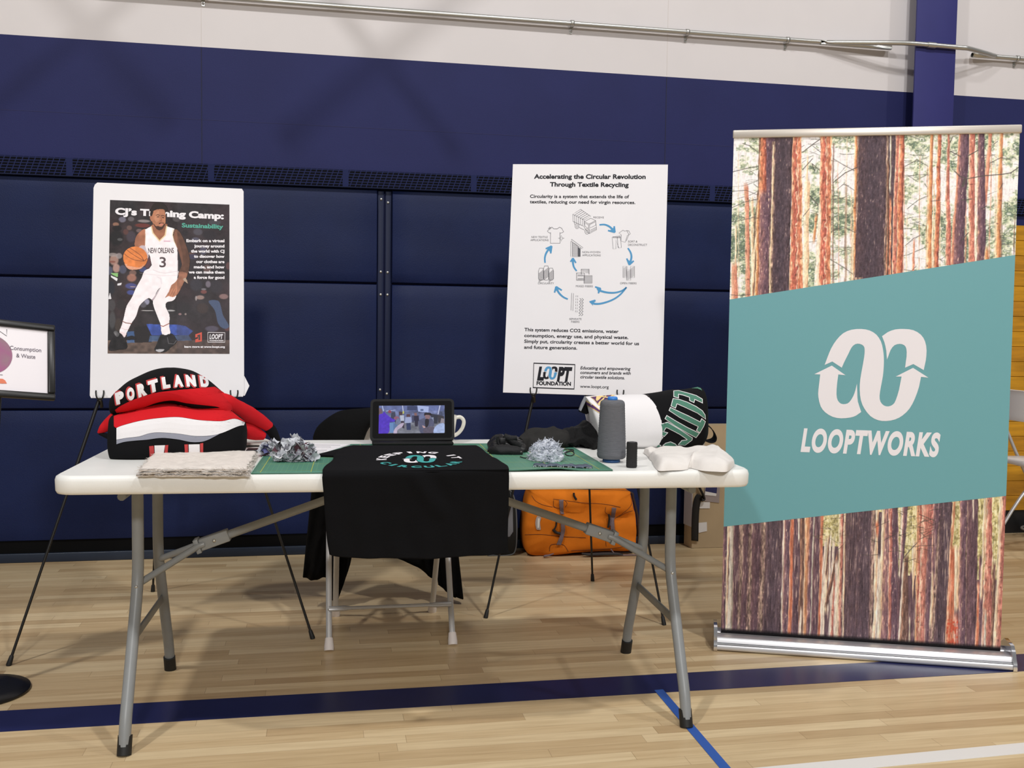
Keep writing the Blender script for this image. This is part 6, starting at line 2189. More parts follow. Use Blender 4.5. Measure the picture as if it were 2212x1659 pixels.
one(lambda k: k.box(F5(410, 390, 0.372), (0.018, 0.008, 0.02)), 'buckle', M_BLACK, wp, bevel=0.002)
one(lambda k: k.lathe([(0.001, 0), (0.0035, 0.001), (0.0035, 0.003), (0.001, 0.004)], F5(705, 565, 0.325), 14, 0, (0, -1, 0)), 'eyelet', mat('dull_metal', (110, 108, 106), 0.4, metal=0.8), wp)

gc = thing('cloth', 'dark grey cloth heaped behind the pale fibre heap', 'cloth', (*on_z(1180, 975, ZM)[:2], ZM))
k = MB()
loft(k, [(F5(690, 330, 0.5), F5(700, 560, 0.47), 0.03, 0), (F5(760, 270, 0.52), F5(780, 570, 0.48), 0.06, 0), (F5(900, 225, 0.53), F5(900, 560, 0.48), 0.075, 0), (F5(1060, 175, 0.54), F5(1060, 540, 0.49), 0.08, 0), (F5(1200, 178, 0.55), F5(1200, 530, 0.5), 0.08, 0),
         (F5(1340, 190, 0.56), F5(1340, 510, 0.52), 0.07, 0), (F5(1450, 215, 0.57), F5(1450, 480, 0.54), 0.04, 0)], 60, 2.2, noise=0.013, nfreq=26, nseed=2, sub=9)
flat(k, ZM + 0.0008)
k.build('heap', mat('charcoal_cloth', (46, 45, 44), 0.95, spec=0.1, bump=0.5, bscale=120), gc)
bm_ = thing('jersey', 'crumpled black mesh jersey lying against the white end of the tote', 'jersey', (*on_z(1260, 965, HT)[:2], HT))
k = MB()
loft(k, [(F5(1170, 330, 0.52), F5(1180, 420, 0.50), 0.02, 0), (F5(1300, 270, 0.55), F5(1300, 460, 0.52), 0.05, 0), (F5(1450, 190, 0.58), F5(1440, 450, 0.54), 0.07, 0), (F5(1600, 130, 0.60), F5(1600, 430, 0.55), 0.08, 0),
         (F5(1740, 70, 0.61), F5(1740, 500, 0.53), 0.085, 0), (F5(1830, 50, 0.62), F5(1830, 555, 0.50), 0.08, 0), (F5(1900, 150, 0.62), F5(1910, 570, 0.50), 0.05, 0)], 60, 2.2, noise=0.014, nfreq=30, nseed=5, sub=9)
flat(k, HT + 0.0008)
k.build('cloth', mat('black_mesh', (11, 11, 12), 0.75, spec=0.25, bump=0.8, bscale=160), bm_)

b = MB()
cord = [(690, 640), (760, 662), (820, 655), (860, 625), (885, 570), (915, 500), (960, 440), (1000, 400), (1040, 370), (1120, 365)]
P = []
for i, (x, y) in enumerate(cord):
    Yc = [0.262, 0.245, 0.235, 0.228, 0.225, 0.228, 0.238, 0.25, 0.27, 0.32][i]
    q = at(*C5(x, y), Yc)
    q[2] = max(q[2], ZM + 0.002)
    P.append(q)
b.tube(spline(P, 6), 0.0016, 8)
lp2 = [on_z(*C5(x, y), ZM + 0.002) for x, y in ((1390, 520), (1460, 520), (1535, 528), (1530, 550), (1470, 555), (1410, 585), (1440, 615), (1500, 622), (1545, 600), (1540, 560), (1500, 540), (1430, 560), (1390, 575))]
b2 = MB()
b2.tube(spline(lp2, 6), 0.0016, 8)
cdt = thing('cord', 'thin black cord trailing across the pale fibre heap', 'cord', (*P[0][:2], ZM))
b.build('strand', M_BLACK, cdt)
b2.build('loop', M_BLACK, cdt)

# ================================================================== jersey tote lying on its side
YT = 0.545
tt = thing('tote_bag', 'tote bag sewn from white and black jerseys lying on its side', 'bag', (0.75, YT, HT))
LT = lambda x, y, Y=YT: at(*CT(x, y), Y)
b = MB()
wr_ = [((150, 230), (318, 905), 0.07, 0.0), ((190, 226), (350, 912), 0.085, 0.0), ((400, 210), (560, 932), 0.098, 0.006), ((700, 203), (780, 938), 0.10, 0.014), ((925, 196), (1000, 928), 0.10, 0.021)]
loft(b, [(LT(*t), LT(*q), d, w_) for t, q, d, w_ in wr_], 44, 2.3, noise=0.002, nfreq=14)
kr = [((915, 198), (995, 925), 0.099, 0.021), ((1150, 164), (1160, 905), 0.10, 0.016), ((1312, 138), (1300, 900), 0.10, 0.010), ((1480, 126), (1430, 895), 0.098, 0.006), ((1640, 100), (1570, 895), 0.09, 0.002), ((1688, 128), (1650, 885), 0.075, 0.0), ((1720, 330), (1722, 800), 0.045, 0.0), ((1748, 520), (1752, 680), 0.015, 0.0)]
b2 = MB()
loft(b2, [(LT(*t), LT(*q), d, w_) for t, q, d, w_ in kr], 44, 2.3, noise=0.002, nfreq=14, nseed=4)
flat(b, HT + 0.0008)
flat(b2, HT + 0.0008)
bw_, bk_ = bvh_of(b), bvh_of(b2)
b.build('white_panel', M_KWHITE, tt)['label'] = 'white jersey half'
b2.build('black_panel', mat('black_jersey_cloth', (17, 17, 19), **KNIT), tt)['label'] = 'black jersey half'
k = MB()
decal(k, [px(CT, [(925, 205), (990, 205), (1050, 330), (1085, 520), (1090, 700), (1068, 880), (1030, 880), (1050, 700), (1040, 520), (1000, 340)])], bk_, 0.0014, 0)
k.build('seam_band', mat('seam_black', (38, 30, 32), 0.8), tt)
# purple and gold lettering on the white half
M_PUR, M_GOLD, M_GRN = mat('purple_twill', (84, 42, 96), 0.8), mat('gold_twill', (236, 206, 140), 0.8), mat('green_twill', (72, 124, 104), 0.8)
k = MB()
for q in ([(160, 270), (250, 330), (340, 395), (342, 450), (240, 385), (175, 345)], [(215, 232), (500, 205), (545, 210), (470, 250), (370, 340), (330, 345), (250, 260)]):
    decal(k, [px(CT, q)], bw_, 0.0012, 0)
for q in ([(160, 285), (250, 342), (340, 410), (340, 436), (240, 372), (170, 330)], [(225, 238), (420, 218), (330, 300), (318, 326), (262, 262)], [(430, 216), (500, 212), (400, 300), (350, 326), (400, 260)]):
    decal(k, [px(CT, q)], bw_, 0.0020, 1)
for q in ([(300, 232), (385, 222), (322, 285), (290, 262)], [(285, 270), (315, 265), (310, 298)], [(330, 222), (460, 240), (450, 252), (340, 236)]):
    decal(k, [px(CT, q)], bw_, 0.0026, 0)
k.build('lettering', [M_GOLD, M_PUR], tt)
# green letters with a white edge, reading down the black half
GL = {'E': [(1325, 155), (1385, 150), (1500, 180), (1620, 215), (1700, 262), (1702, 310), (1600, 262), (1590, 305), (1535, 280), (1532, 236), (1440, 205), (1385, 195), (1385, 245), (1325, 228)],
      'L': [(1315, 256), (1400, 268), (1500, 302), (1620, 360), (1700, 415), (1735, 470), (1742, 522), (1640, 445), (1480, 370), (1365, 320), (1345, 378), (1288, 350)],
      'T': [(1278, 372), (1400, 430), (1520, 484), (1672, 562), (1692, 520), (1738, 556), (1720, 610), (1668, 702), (1625, 672), (1648, 622), (1520, 560), (1400, 500), (1262, 410)],
      'I': [(1230, 478), (1360, 556), (1500, 634), (1660, 710), (1618, 766), (1500, 704), (1350, 618), (1208, 518)],
      'C': [(1220, 572), (1240, 566), (1400, 660), (1520, 740), (1568, 772), (1562, 800), (1470, 868), (1385, 858), (1430, 806), (1495, 798), (1500, 790), (1400, 722), (1240, 640), (1218, 635), (1186, 690), (1240, 705), (1195, 752), (1130, 712), (1125, 660), (1160, 590)],
      'C2': [(1092, 745), (1140, 735), (1178, 765), (1140, 812), (1085, 800)],
      'S': [(1180, 870), (1215, 842), (1280, 824), (1340, 850), (1372, 880), (1320, 890), (1250, 892)],
      'S2': [(1072, 862), (1100, 850), (1150, 872), (1130, 892), (1068, 892)]}


def grown(pts, g):
    P = np.array(pts, float)
    n = len(P)
    A = 0.5 * sum(P[i][0] * P[(i + 1) % n][1] - P[(i + 1) % n][0] * P[i][1] for i in range(n))
    sgn = 1 if A > 0 else -1
    out = []
    for i in range(n):
        e1 = P[i] - P[i - 1]; e2 = P[(i + 1) % n] - P[i]
        n1 = np.array([e1[1], -e1[0]]) / (np.linalg.norm(e1) + 1e-9) * sgn
        n2 = np.array([e2[1], -e2[0]]) / (np.linalg.norm(e2) + 1e-9) * sgn
        nn_ = n1 + n2
        l = np.linalg.norm(nn_)
        nn_ = nn_ / l if l > 0.2 else n1
        out.append(tuple(P[i] + nn_ * g / max(0.55, l / 2)))
    return out


k = MB()
for q in GL.values():
    decal(k, [px(CT, grown(q, 5.5))], bk_, 0.0010, 0, 6)
    decal(k, [px(CT, grown(q, -3.5))], bk_, 0.0017, 1, 6)
decal(k, [px(CT, [(1560, 120), (1640, 104), (1680, 118), (1700, 150), (1640, 124)])], bk_, 0.0016, 1)
k.build('lettering', [M_KWHITE, M_GRN], tt)
# folded grey lining at the open end, hanging strap loop
k = MB()
k.prism([LT(*q, 0.54) for q in ((150, 222), (172, 245), (150, 300), (92, 420), (70, 402), (105, 310))], (0, 0.012, 0))
k.build('lining', mat('grey_lining', (150, 152, 158), 0.8), tt, bevel=0.002)
k = MB()
k.prism([LT(*q, 0.552) for q in ((160, 250), (185, 320), (215, 440), (160, 462), (85, 432), (130, 340))], (0, 0.03, 0))
k.build('strap_end', M_KBLACK, tt, bevel=0.003)
stp = spline([LT(1740, 600, 0.56), LT(1790, 628, 0.56), LT(1838, 680, 0.56), LT(1866, 745, 0.56), LT(1850, 795, 0.56), LT(1790, 812, 0.56), LT(1730, 800, 0.56)], 6)
k = MB()
k.grid([[q + np.array([0, s, 0]) + np.array([0, 0, 0.006 * math.sin(i / len(stp) * PI) * s / 0.014]) for s in (-0.014, 0, 0.014)] for i, q in enumerate(stp)])
k.build('strap', M_KBLACK, tt, solid=0.003)
one(lambda k: k.prism([LT(*q, 0.60) for q in ((1668, 830), (1730, 812), (1736, 890), (1670, 892))], (0, 0.002, 0)), 'care_label', mat('label_white', (232, 230, 228), 0.7), tt)
one(lambda k: k.tube([LT(820, 938, 0.47), LT(930, 938, 0.47)], 0.004, 8), 'strap_end', M_KBLACK, tt)

# ================================================================== pale fleece on the front right corner
fc = thing('fleece', 'crumpled off-white fleece cloth at the front right corner of the table', 'cloth', (0.77, 0.1, HT))
out_f = [(930, 985), (985, 1030), (1040, 1100), (1115, 1212), (1300, 1214), (1500, 1205), (1545, 1180), (1700, 1215), (1900, 1240), (2075, 1240), (2135, 1150)]
out_b = [(960, 920), (1040, 880), (1200, 890), (1390, 872), (1500, 900), (1700, 885), (1800, 870), (1870, 862), (1925, 890), (2040, 990), (2110, 1060)]
Pf = np.array([on_z(*CT(*q), HT) for q in out_f])
Pf[:, 1] = np.maximum(Pf[:, 1], -0.028)
hts = [0.012, 0.02, 0.026, 0.030, 0.030, 0.030, 0.030, 0.034, 0.036, 0.026, 0.012]
Pb = np.array([on_z(*CT(*q), HT + h) for q, h in zip(out_b, hts)])
Pf, Pb = np.array(spline(Pf, 6)), np.array(spline(Pb, 6))
hh = np.interp(np.linspace(0, 1, len(Pf)), np.linspace(0, 1, len(hts)), hts)
NT = 22
rows = []
for i in range(len(Pf)):
    row = []
    for j in range(NT + 1):
        t = j / NT
        q = Pf[i] * (1 - t) + Pb[i] * t
        prof_ = min(1.0, (t / 0.16)) ** 0.45 if t < 0.16 else 1.0
        h = hh[i] * prof_
        base_y = q[1]
        z = HT + 0.001 + h
        s = i / (len(Pf) - 1)
        crease = -0.011 * math.exp(-((s - 0.50 + t * 0.16) / 0.035) ** 2) * max(0, 1 - t * 1.6)
        crease += 0.008 * math.exp(-((s - 0.60 + t * 0.2) / 0.06) ** 2) * max(0, 1 - t)
        crease += -0.007 * math.exp(-((s - 0.14) / 0.04) ** 2)
        z += crease * prof_ + prof_ * (mnoise.noise(Vector((q[0] * 22, q[1] * 16, 0))) * 0.0045 + mnoise.noise(Vector((q[0] * 50, q[1] * 40, 3))) * 0.0008)
        if t < 0.001:
            z = HT + 0.001
        row.append((q[0] + mnoise.noise(Vector((q[0] * 30, q[1] * 30, 8))) * 0.003, base_y + (0.0 if j else 0.004), max(z, HT + 0.001)))
    # back face down to the table
    e_ = row[-1]
    for f_ in (0.6, 0.2, 0.0):
        row.append((e_[0], e_[1] + 0.012 * (1 - f_), HT + 0.001 + (e_[2] - HT) * f_))
    rows.append(row)
k = MB()
k.grid(rows)
for rr_ in (rows[0], rows[-1]):
    c_ = np.mean(np.array(rr_), 0) * np.array([1, 1, 0]) + np.array([0, 0, HT + 0.001])
    k.grid([rr_, [c_ + (np.array(q) - c_) * np.array([0.5, 0.5, 0.5]) + np.array([0, 0, 0]) for q in rr_], [c_ for q in rr_]])
k.build('folded_cloth', mat('fleece', (226, 221, 216), 0.95, spec=0.1, var=0.02, vscale=40, bump=0.12, bscale=300), fc)
# ================================================================== folding chairs
M_CHW = mat('white_chair_plastic', (226, 224, 222), 0.4)
M_CHS = mat('white_chair_steel', (200, 201, 203), 0.3, metal=0.35)
M_TIP = mat('white_rubber_tip', (226, 218, 214), 0.5)


def folding_chair(lab, origin, yaw, back_top=0.80, back_h=0.205, lift=0.0):
    """local frame: +y is backwards; the long legs rise from the front feet to the backrest"""
    ca, sa = math.cos(yaw), math.sin(yaw)
    P = lambda x, y, z: np.array([origin[0] + x * ca - y * sa, origin[1] + x * sa + y * ca, z])
    U = np.array([ca, sa, 0]); V = np.array([-sa, ca, 0]); Zv = np.array([0, 0, 1.0])
    t = thing('folding_chair', lab, 'chair', origin, 'white folding chairs')
    for s in (-1, 1):
        x = s * 0.214
        path = spline([P(x, 0.0, 0.006), P(x, 0.16, 0.28), P(x * 0.99, 0.28, 0.50), P(x * 0.97, 0.40, back_top - 0.08), P(x * 0.95, 0.425, back_top - 0.02)], 5)
        lg = one(lambda k: k.tube(path, 0.0105, 12, squash=0.75), 'leg', M_CHS, t)
        one(lambda k: k.tube([P(x, 0.0, 0.0), P(x, 0.006, 0.012), P(x, 0.02, 0.038)], [0.0165, 0.017, 0.0135], 14), 'foot_tip', M_TIP, lg)
        one(lambda k: k.lathe([(0.004, 0), (0.003, 0.002), (0, 0.0025)], P(x, 0.066, 0.128) - V * 0.011, 10, 0, -V), 'rivet', M_STEEL, lg)
        xr = s * 0.186
        path = [P(xr, 0.41, 0.006), P(xr, 0.26, 0.26), P(xr, 0.10, 0.425 + lift)]
        lg = one(lambda k: k.tube(spline(path, 4), 0.0105, 12, squash=0.75), 'leg', M_CHS, t)
        one(lambda k: k.tube([P(xr, 0.41, 0.0), P(xr, 0.404, 0.012), P(xr, 0.39, 0.038)], [0.0165, 0.017, 0.0135], 14), 'foot_tip', M_TIP, lg)
    for (x, y, z) in ((0.206, 0.062, 0.128),):
        k = MB()
        k.tube([P(-x * 1.04, y, z), P(-x * 0.78, y, z), P(-x * 0.66, y, z), P(x * 0.66, y, z), P(x * 0.78, y, z), P(x * 1.04, y, z)], [0.015, 0.015, 0.010, 0.010, 0.015, 0.015], 12, squash=0.6)
        k.build('crossbar', M_CHS, t)
    k = MB()
    pr = rrect(-0.195, 0.195, 0.02, 0.39, 0.05, 0.0)
    rings = [[P(x * sc, (y - 0.2) * sc + 0.2, z) for x, y, _ in pr] for sc, z in ((0.97, 0.418 + lift), (1.0, 0.424 + lift), (1.0, 0.438 + lift), (0.97, 0.446 + lift), (0.6, 0.440 + lift), (0.02, 0.438 + lift))]
    k.grid([r_ + [r_[0]] for r_ in rings])
    k.add(rings[0], [tuple(range(len(rings[0])))[::-1]], 0, False)
    k.build('seat', M_CHW, t)
    k = MB()
    zt, zb, hw, rc_ = back_top, back_top - back_h, 0.208, min(0.06, back_h * 0.4)
    F_, K_ = [], []
    for i in range(29):
        x = -hw + 2 * hw * i / 28
        e_ = max(0.0, abs(x) - (hw - rc_))
        cut = rc_ - math.sqrt(max(rc_ * rc_ - e_ * e_, 0.0))
        y = 0.405 + 0.028 * (1 - (x / hw) ** 2)
        F_.append([P(x, y, zb + cut + (zt - zb - 2 * cut) * j / 6) for j in range(7)])
        K_.append([P(x, y + 0.018, zb + cut + (zt - zb - 2 * cut) * j / 6) for j in range(7)])
    k.grid(F_)
    k.grid([r_[::-1] for r_ in K_])
    for j in (0, 6):
        k.grid([[r_[j] for r_ in F_], [r_[j] for r_ in K_]])
    for i in (0, 28):
        k.grid([F_[i], K_[i]])
    k.build('backrest', M_CHW, t, weld=True, bevel=0.004)
    return t


yaw_c = math.atan2(0.844 - 0.837, 0.171 + 0.257)
folding_chair('white folding chair behind the table with a black coat over it', (-0.043, 0.842, 0), yaw_c + 0.02, 0.775)
folding_chair('white folding chair at the right edge beside the banner', (3.50, 1.90, 0), 1.50, 0.835, 0.15, 0.035)

# ================================================================== black coat over the chair
M_COAT = mat('black_coat', (9, 9, 10), 0.9, spec=0.15, bump=0.3, bscale=120)
ct = thing('coat', 'black coat draped over the chair back and hanging to the floor', 'coat', (-0.2, 1.3, 0.6))
k = MB()
KX = lambda x, y, Y: at(x, y, Y)
CY = 1.20
loft(k, [(KX(676, 945, CY), KX(684, 1030, CY), 0.03, 0), (KX(690, 918, CY), KX(690, 1030, CY), 0.06, 0), (KX(718, 893, CY), KX(716, 1035, CY), 0.085, 0), (KX(745, 885, CY), KX(745, 1030, CY), 0.095, 0),
         (KX(778, 882, CY), KX(768, 1000, CY), 0.095, 0), (KX(805, 882, CY), KX(797, 924, CY), 0.095, 0), (KX(835, 884, CY), KX(832, 910, CY), 0.09, 0), (KX(870, 890, CY), KX(866, 905, CY), 0.06, 0)], 40, 2.2, noise=0.008, nfreq=13)
k.build('shoulders', M_COAT, ct)


def hang(name, top, bot, Y, d, seed):
    """a hanging length of cloth between two lists of traced points"""
    k = MB()
    n = 16
    T_, B_2 = np.array(spline(top, 5)), np.array(spline(bot, 5))
    rows = []
    for side in (1, -1):
        R_ = []
        for i in range(n + 1):
            t = i / n
            row = []
            for j in range(len(T_)):
                s = j / (len(T_) - 1)
                q = T_[j] * (1 - t) + B_2[min(int(round(s * (len(B_2) - 1))), len(B_2) - 1)] * t
                w = at(q[0], q[1], Y)
                edge = math.sin(PI * min(max(s, 0.0), 1.0)) ** 0.5
                w = w + np.array([0, -side * d * edge * (0.7 + 0.3 * t) + 0.012 * math.sin(s * 11 + seed) * t + 0.006 * math.sin(s * 23 + t * 4), 0])
                row.append(w)
            R_.append(row)
        rows.append(R_)
    k.grid(rows[0])
    k.grid([r_[::-1] for r_ in rows[1]])
    k.grid([rows[0][-1], rows[1][-1]])
    return k.build(name, M_COAT, ct, weld=True)


hang('coat_front', [(680, 985), (700, 985), (730, 985), (760, 985), (790, 985)], [(654, 1246), (668, 1248), (684, 1247), (700, 1245), (716, 1243)], 1.31, 0.035, 0)
hang('coat_front', [(700, 1040), (730, 1040), (760, 1040)], [(716, 1296), (728, 1294), (738, 1272), (750, 1236), (760, 1205)], 1.36, 0.03, 2)
hang('coat_back', [(770, 1000), (840, 1000), (900, 1000), (960, 1000)], [(840, 1196), (880, 1214), (915, 1232), (930, 1246), (948, 1250)], 1.40, 0.02, 4)
hang('sleeve', [(925, 1060), (950, 1060), (975, 1060)], [(946, 1262), (965, 1275), (985, 1288), (1001, 1292)], 1.36, 0.035, 6)

# ================================================================== bags and box along the wall
SC = Crop(1120, 1040, 7.9)
YS = 2.135
st = thing('suitcase', 'orange soft suitcase lying on its side against the wall pads', 'suitcase', (0.94, 2.2, 0))
outl = [(270, 150), (700, 145), (1240, 155), (1850, 170), (1930, 235), (1985, 480), (2010, 560), (2020, 760), (2030, 930), (1995, 1120), (1900, 1190), (1300, 1200), (800, 1240), (400, 1285), (180, 1245), (112, 1110), (95, 900), (108, 700), (125, 560), (160, 330), (205, 205)]
O2 = np.array([at(*SC(*q), YS) for q in spline(outl, 6, True)])
cen = O2.mean(0)
rings = []
for sc_, dy in ((0.93, 0.165), (0.985, 0.15), (1.0, 0.11), (1.0, 0.06), (1.0, 0.02), (0.985, 0.0), (0.95, -0.010), (0.85, -0.014), (0.7, -0.016), (0.5, -0.018), (0.3, -0.018), (0.1, -0.018), (0.01, -0.018)):
    row = []
    for q in O2:
        p = cen + (q - cen) * sc_ + np.array([0, dy, 0])
        if dy < 0.02:
            u_, v_ = (p[0] - cen[0]), (p[2] - cen[2])
            wv = 0.018 * mnoise.noise(Vector((u_ * 8, v_ * 13, 4))) + 0.006 * mnoise.noise(Vector((u_ * 24, v_ * 30, 2)))
            sag = 0.022 * math.exp(-((v_ - 0.045 + 0.10 * u_) / 0.022) ** 2) * (1 if -0.12 < u_ < 0.27 else 0.2)
            p[1] += wv + sag
        p[2] = max(p[2], 0.002)
        row.append(p)
    rings.append(row + [row[0]])
k = MB()
k.grid(rings)
sb = bvh_of(k)
M_ORG = mat('orange_canvas', (210, 114, 24), 0.85, spec=0.2, var=0.06, vscale=12, bump=0.15, bscale=260)
body = k.build('body', M_ORG, st)
M_STR = mat('grey_webbing', (112, 94, 98), 0.8)
for q in ([(690, 315), (765, 310), (765, 560), (705, 560)], [(705, 640), (775, 640), (790, 820), (760, 960), (720, 1085), (640, 1075), (690, 960), (725, 820)], [(1590, 440), (1665, 440), (1640, 560), (1620, 680), (1640, 860), (1570, 850), (1560, 680), (1575, 560)],
          [(1530, 560), (1580, 570), (1560, 760), (1520, 760)]):
    k = MB()
    decal(k, [px(SC, q)], sb, 0.006, 0, 4)
    k.build('strap', M_STR, st, solid=0.003)
M_DK = mat('stitch_and_fold_shade', (96, 50, 22), 0.8)  # dark lines for seams, and for a fold's shade drawn as colour
for q in ([(225, 240), (290, 330), (420, 400), (600, 440), (760, 470)], [(590, 300), (830, 330), (1100, 365), (1300, 375), (1520, 395), (1740, 440)], [(1915, 250), (1930, 380), (1870, 470), (1760, 560), (1640, 640)], [(1990, 490), (1850, 530), (1720, 600)],
          [(110, 910), (400, 905), (720, 940), (1150, 960)], [(600, 320), (600, 420), (660, 455)], [(800, 330), (830, 380), (800, 440)], [(1490, 440), (1480, 520), (1520, 560)], [(530, 1190), (560, 1080), (760, 1080), (850, 1200)], [(1490, 1020), (1495, 1110)], [(900, 1180), (1500, 1150), (1890, 1100)]):
    k = MB()
    pts = []
    for x, y in spline([SC(*w) for w in q], 6):
        d_ = Vector(ray(x, y)).normalized()
        h = sb.ray_cast(Vector(CAM), d_)
        if h[0] is not None:
            pts.append(np.array(h[0]) - np.array(d_) * 0.001)
    if len(pts) > 2:
        k.tube(pts, 0.0012, 5)
        k.build('seam_fold_line', M_DK, body)
k = MB()
decal(k, [px(SC, spline([(310, 600), (345, 596), (385, 615), (365, 700), (378, 815), (345, 822), (305, 810), (285, 700)], 3, True))], sb, 0.003, 0, 4)
k.build('badge', mat('badge_grey', (168, 156, 150), 0.5), st)
k = MB()
decal(k, [px(SC, [(325, 625), (360, 625), (350, 790), (320, 790)])], sb, 0.004, 0, 4)
k.build('badge_mark', mat('badge_white', (222, 216, 208), 0.5), st)
for pts, r in (([(945, 195), (950, 250), (990, 310)], 0.005), ([(650, 640), (640, 760), (600, 830)], 0.004), ([(590, 820), (640, 870), (710, 890)], 0.007), ([(1540, 560), (1550, 640), (1530, 790)], 0.005)):
    k = MB()
    k.tube(spline([at(*SC(*q), YS - 0.024) for q in pts], 4), r, 8)
    k.build('zip_pull', M_BLACK, st)
k = MB()
k.tube(spline([at(*SC(x, y), YS + 0.03) for x, y in ((150, 1270), (420, 1300), (800, 1268), (1200, 1225), (1700, 1215), (1960, 1180), (2050, 1000), (2040, 700), (2020, 540), (1960, 300), (1900, 185), (1500, 160), (900, 142), (300, 145))], 5), 0.007, 8)
k.build('piping', mat('dark_piping', (44, 26, 22), 0.7), st)
for pts, r in (([(1080, 1230), (1200, 1300), (1450, 1320), (1660, 1300), (1780, 1250)], [0.006, 0.012, 0.013, 0.012, 0.006]), ([(1580, 1160), (1650, 1240), (1760, 1300), (1900, 1315), (2040, 1345)], [0.006, 0.006, 0.005, 0.005, 0.004]),
               ([(600, 1230), (520, 1260), (450, 1300), (430, 1330)], [0.004, 0.007, 0.009, 0.004])):
    P = [at(*SC(*q), YS - 0.035) for q in pts]
    P = [np.array([p[0], p[1], max(p[2], r_ + 0.001)]) for p, r_ in zip(P, r)]
    sausage('loose_strap', P, r, mat('dark_webbing', (46, 42, 42), 0.8) if r[1] > 0.008 and len(r) == 5 else M_STR, st, 0.6, 10, noise=0.0)

lb = thing('laptop_bag', 'black and grey bag on the floor between the coat and the orange suitcase', 'bag', (0.5, 2.12, 0))
k = MB()
pr = spline([(0.49, 0.004), (0.575, 0.004), (0.602, 0.03), (0.607, 0.12), (0.600, 0.24), (0.585, 0.30), (0.56, 0.325), (0.48, 0.325), (0.46, 0.3), (0.46, 0.03)], 4, True)
k.prism([(x, 2.165, z) for x, z in pr], (0, 0.15, 0))
k.build('body', M_NYL, lb, bevel=0.02, bseg=3)
one(lambda k: k.prism([(x, 2.161, z) for x, z in ((0.49, 0.09), (0.572, 0.095), (0.588, 0.12), (0.584, 0.24), (0.56, 0.285), (0.49, 0.29))], (0, 0.01, 0)), 'front_pocket', mat('grey_pocket', (112, 112, 116), 0.7), lb, bevel=0.003)
one(lambda k: k.tube([(x, 2.165, z) for x, z in pr], 0.0035, 6, closed=True), 'piping', mat('pale_piping', (96, 98, 100), 0.6), lb)
one(lambda k: k.tube(spline([(0.555, 2.155, 0.20), (0.57, 2.15, 0.26), (0.575, 2.165, 0.31), (0.56, 2.195, 0.34)], 5), 0.008, 8, squash=0.5), 'strap', M_NYL, lb)

B3 = Crop(1400, 900, 5.53)
YB = 2.235
bxx = thing('cardboard_box', 'brown cardboard box with white labels standing half behind the banner', 'box', (1.72, 2.27, 0))
pl_, pr_ = at(*B3(520, 1530), YB)[0], 2.02
M_CARD = mat('cardboard', (192, 170, 136), 0.8, var=0.03, vscale=10)
one(lambda k: k.prism([(pl_, YB, 0.0015), (pr_, YB + 0.018, 0.0015), (pr_, YB + 0.10, 0.0015), (pl_ - 0.012, YB + 0.09, 0.0015)], (0, 0, 0.628)), 'body', M_CARD, bxx, bevel=0.003)
one(lambda k: k.prism([(pl_ - 0.002, YB - 0.001, 0.11), (pl_ - 0.0135, YB + 0.089, 0.11), (pl_ - 0.0135, YB + 0.089, 0.60), (pl_ - 0.002, YB - 0.001, 0.60)], (-0.002, 0, 0)), 'side_sheet', mat('white_side_sheet', (216, 214, 218), 0.6), bxx)
MLW, MLG, MLN = mat('label_white', (232, 230, 228), 0.7), mat('label_grey', (160, 148, 146), 0.6), mat('label_navy', (38, 44, 96), 0.5)
for q, m_, dy in (([(600, 1018), (740, 1022), (738, 1096), (600, 1096)], MLW, 0.002), ([(600, 1268), (702, 1260), (704, 1368), (604, 1388)], MLW, 0.002), ([(676, 840), (860, 840), (852, 1032), (672, 1010)], MLG, 0.002),
                  ([(690, 830), (826, 830), (818, 920), (684, 890)], MLN, 0.004), ([(680, 892), (818, 918), (812, 950), (676, 936)], MLW, 0.004)):
    P = [at(*B3(*w), YB - 0.0005) for w in q]
    P = [np.array([p[0], YB + (p[0] - pl_) / (pr_ - pl_) * 0.018 - dy, p[2]]) for p in P]
    one(lambda k: k.prism(P, (0, -0.0012, 0)), 'label', m_, bxx)
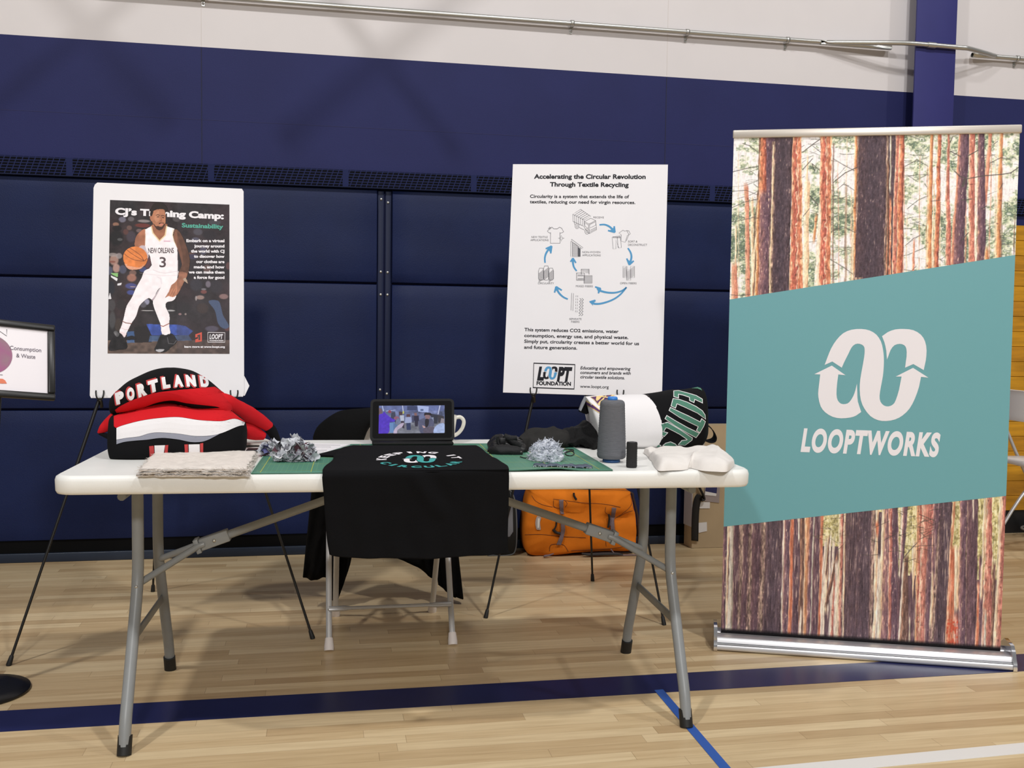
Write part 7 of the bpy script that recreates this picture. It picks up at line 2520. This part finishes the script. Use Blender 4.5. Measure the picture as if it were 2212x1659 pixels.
tb2 = [B3(*q) for q in [(590, 925), (560, 965), (538, 1060), (528, 1180), (522, 1300), (520, 1480)]]
tb3 = [B3(*q) for q in [(680, 960), (640, 985), (618, 1070), (608, 1180), (604, 1300), (600, 1490)]]
k = MB()
k.grid([[at(*a, YB - 0.012) for a in spline(tb2, 5)], [at(*a, YB - 0.012) for a in spline(tb3, 5)]])
k.build('strap', M_BLACK, bxx, solid=0.006)
k = MB()
k.tube(spline([at(*B3(x, y), YB - 0.016) for x, y in ((590, 800), (630, 880), (655, 930), (670, 985), (640, 1000))], 5), [0.012] * 21, 8, squash=0.5)
k.build('strap_end', M_BLACK, bxx)

# crumpled wrapper on the floor by the wall, cables at the far right
wq = on_z(489, 1200, 0)
k = MB()
rnd = random.Random(5)
G_ = [[(wq[0] + (j - 2) * 0.008 + rnd.uniform(-.003, .003), wq[1] + (i - 2) * 0.008, 0.0015 + rnd.uniform(0, 0.018) * (1 - max(abs(i - 2), abs(j - 2)) / 2.4)) for j in range(5)] for i in range(5)]
k.grid(G_, 0, False, lambda i, j: 1 if (i + j) % 3 == 0 else 0)
o = k.build('wrapper', [mat('foil_white', (226, 222, 222), 0.4), mat('foil_red', (190, 60, 52), 0.4)])
tag(o, 'tiny crumpled red and white wrapper on the floor by the wall', 'wrapper')
cb_ = thing('cable_coil', 'grey cables lying on the floor under the honey plank wall', 'cable', (3.75, 2.36, 0))
rnd = random.Random(9)
for i in range(5):
    k = MB()
    cx_, cy_ = 3.72 + rnd.uniform(-0.06, 0.06), 2.34 + rnd.uniform(-0.05, 0.03)
    P = [(cx_ + (0.16 + 0.02 * i) * math.cos(t) + rnd.uniform(-.01, .01), cy_ + 0.075 * math.sin(t), 0.008 + 0.012 * i + 0.006 * math.sin(2 * t + i)) for t in np.linspace(0, 2 * PI, 14)[:-1]]
    k.tube(spline(P, 4, True), 0.006, 8, closed=True)
    k.build('cable', mat('grey_cable', (128, 126, 124), 0.5) if i % 2 else M_BLACK, cb_)
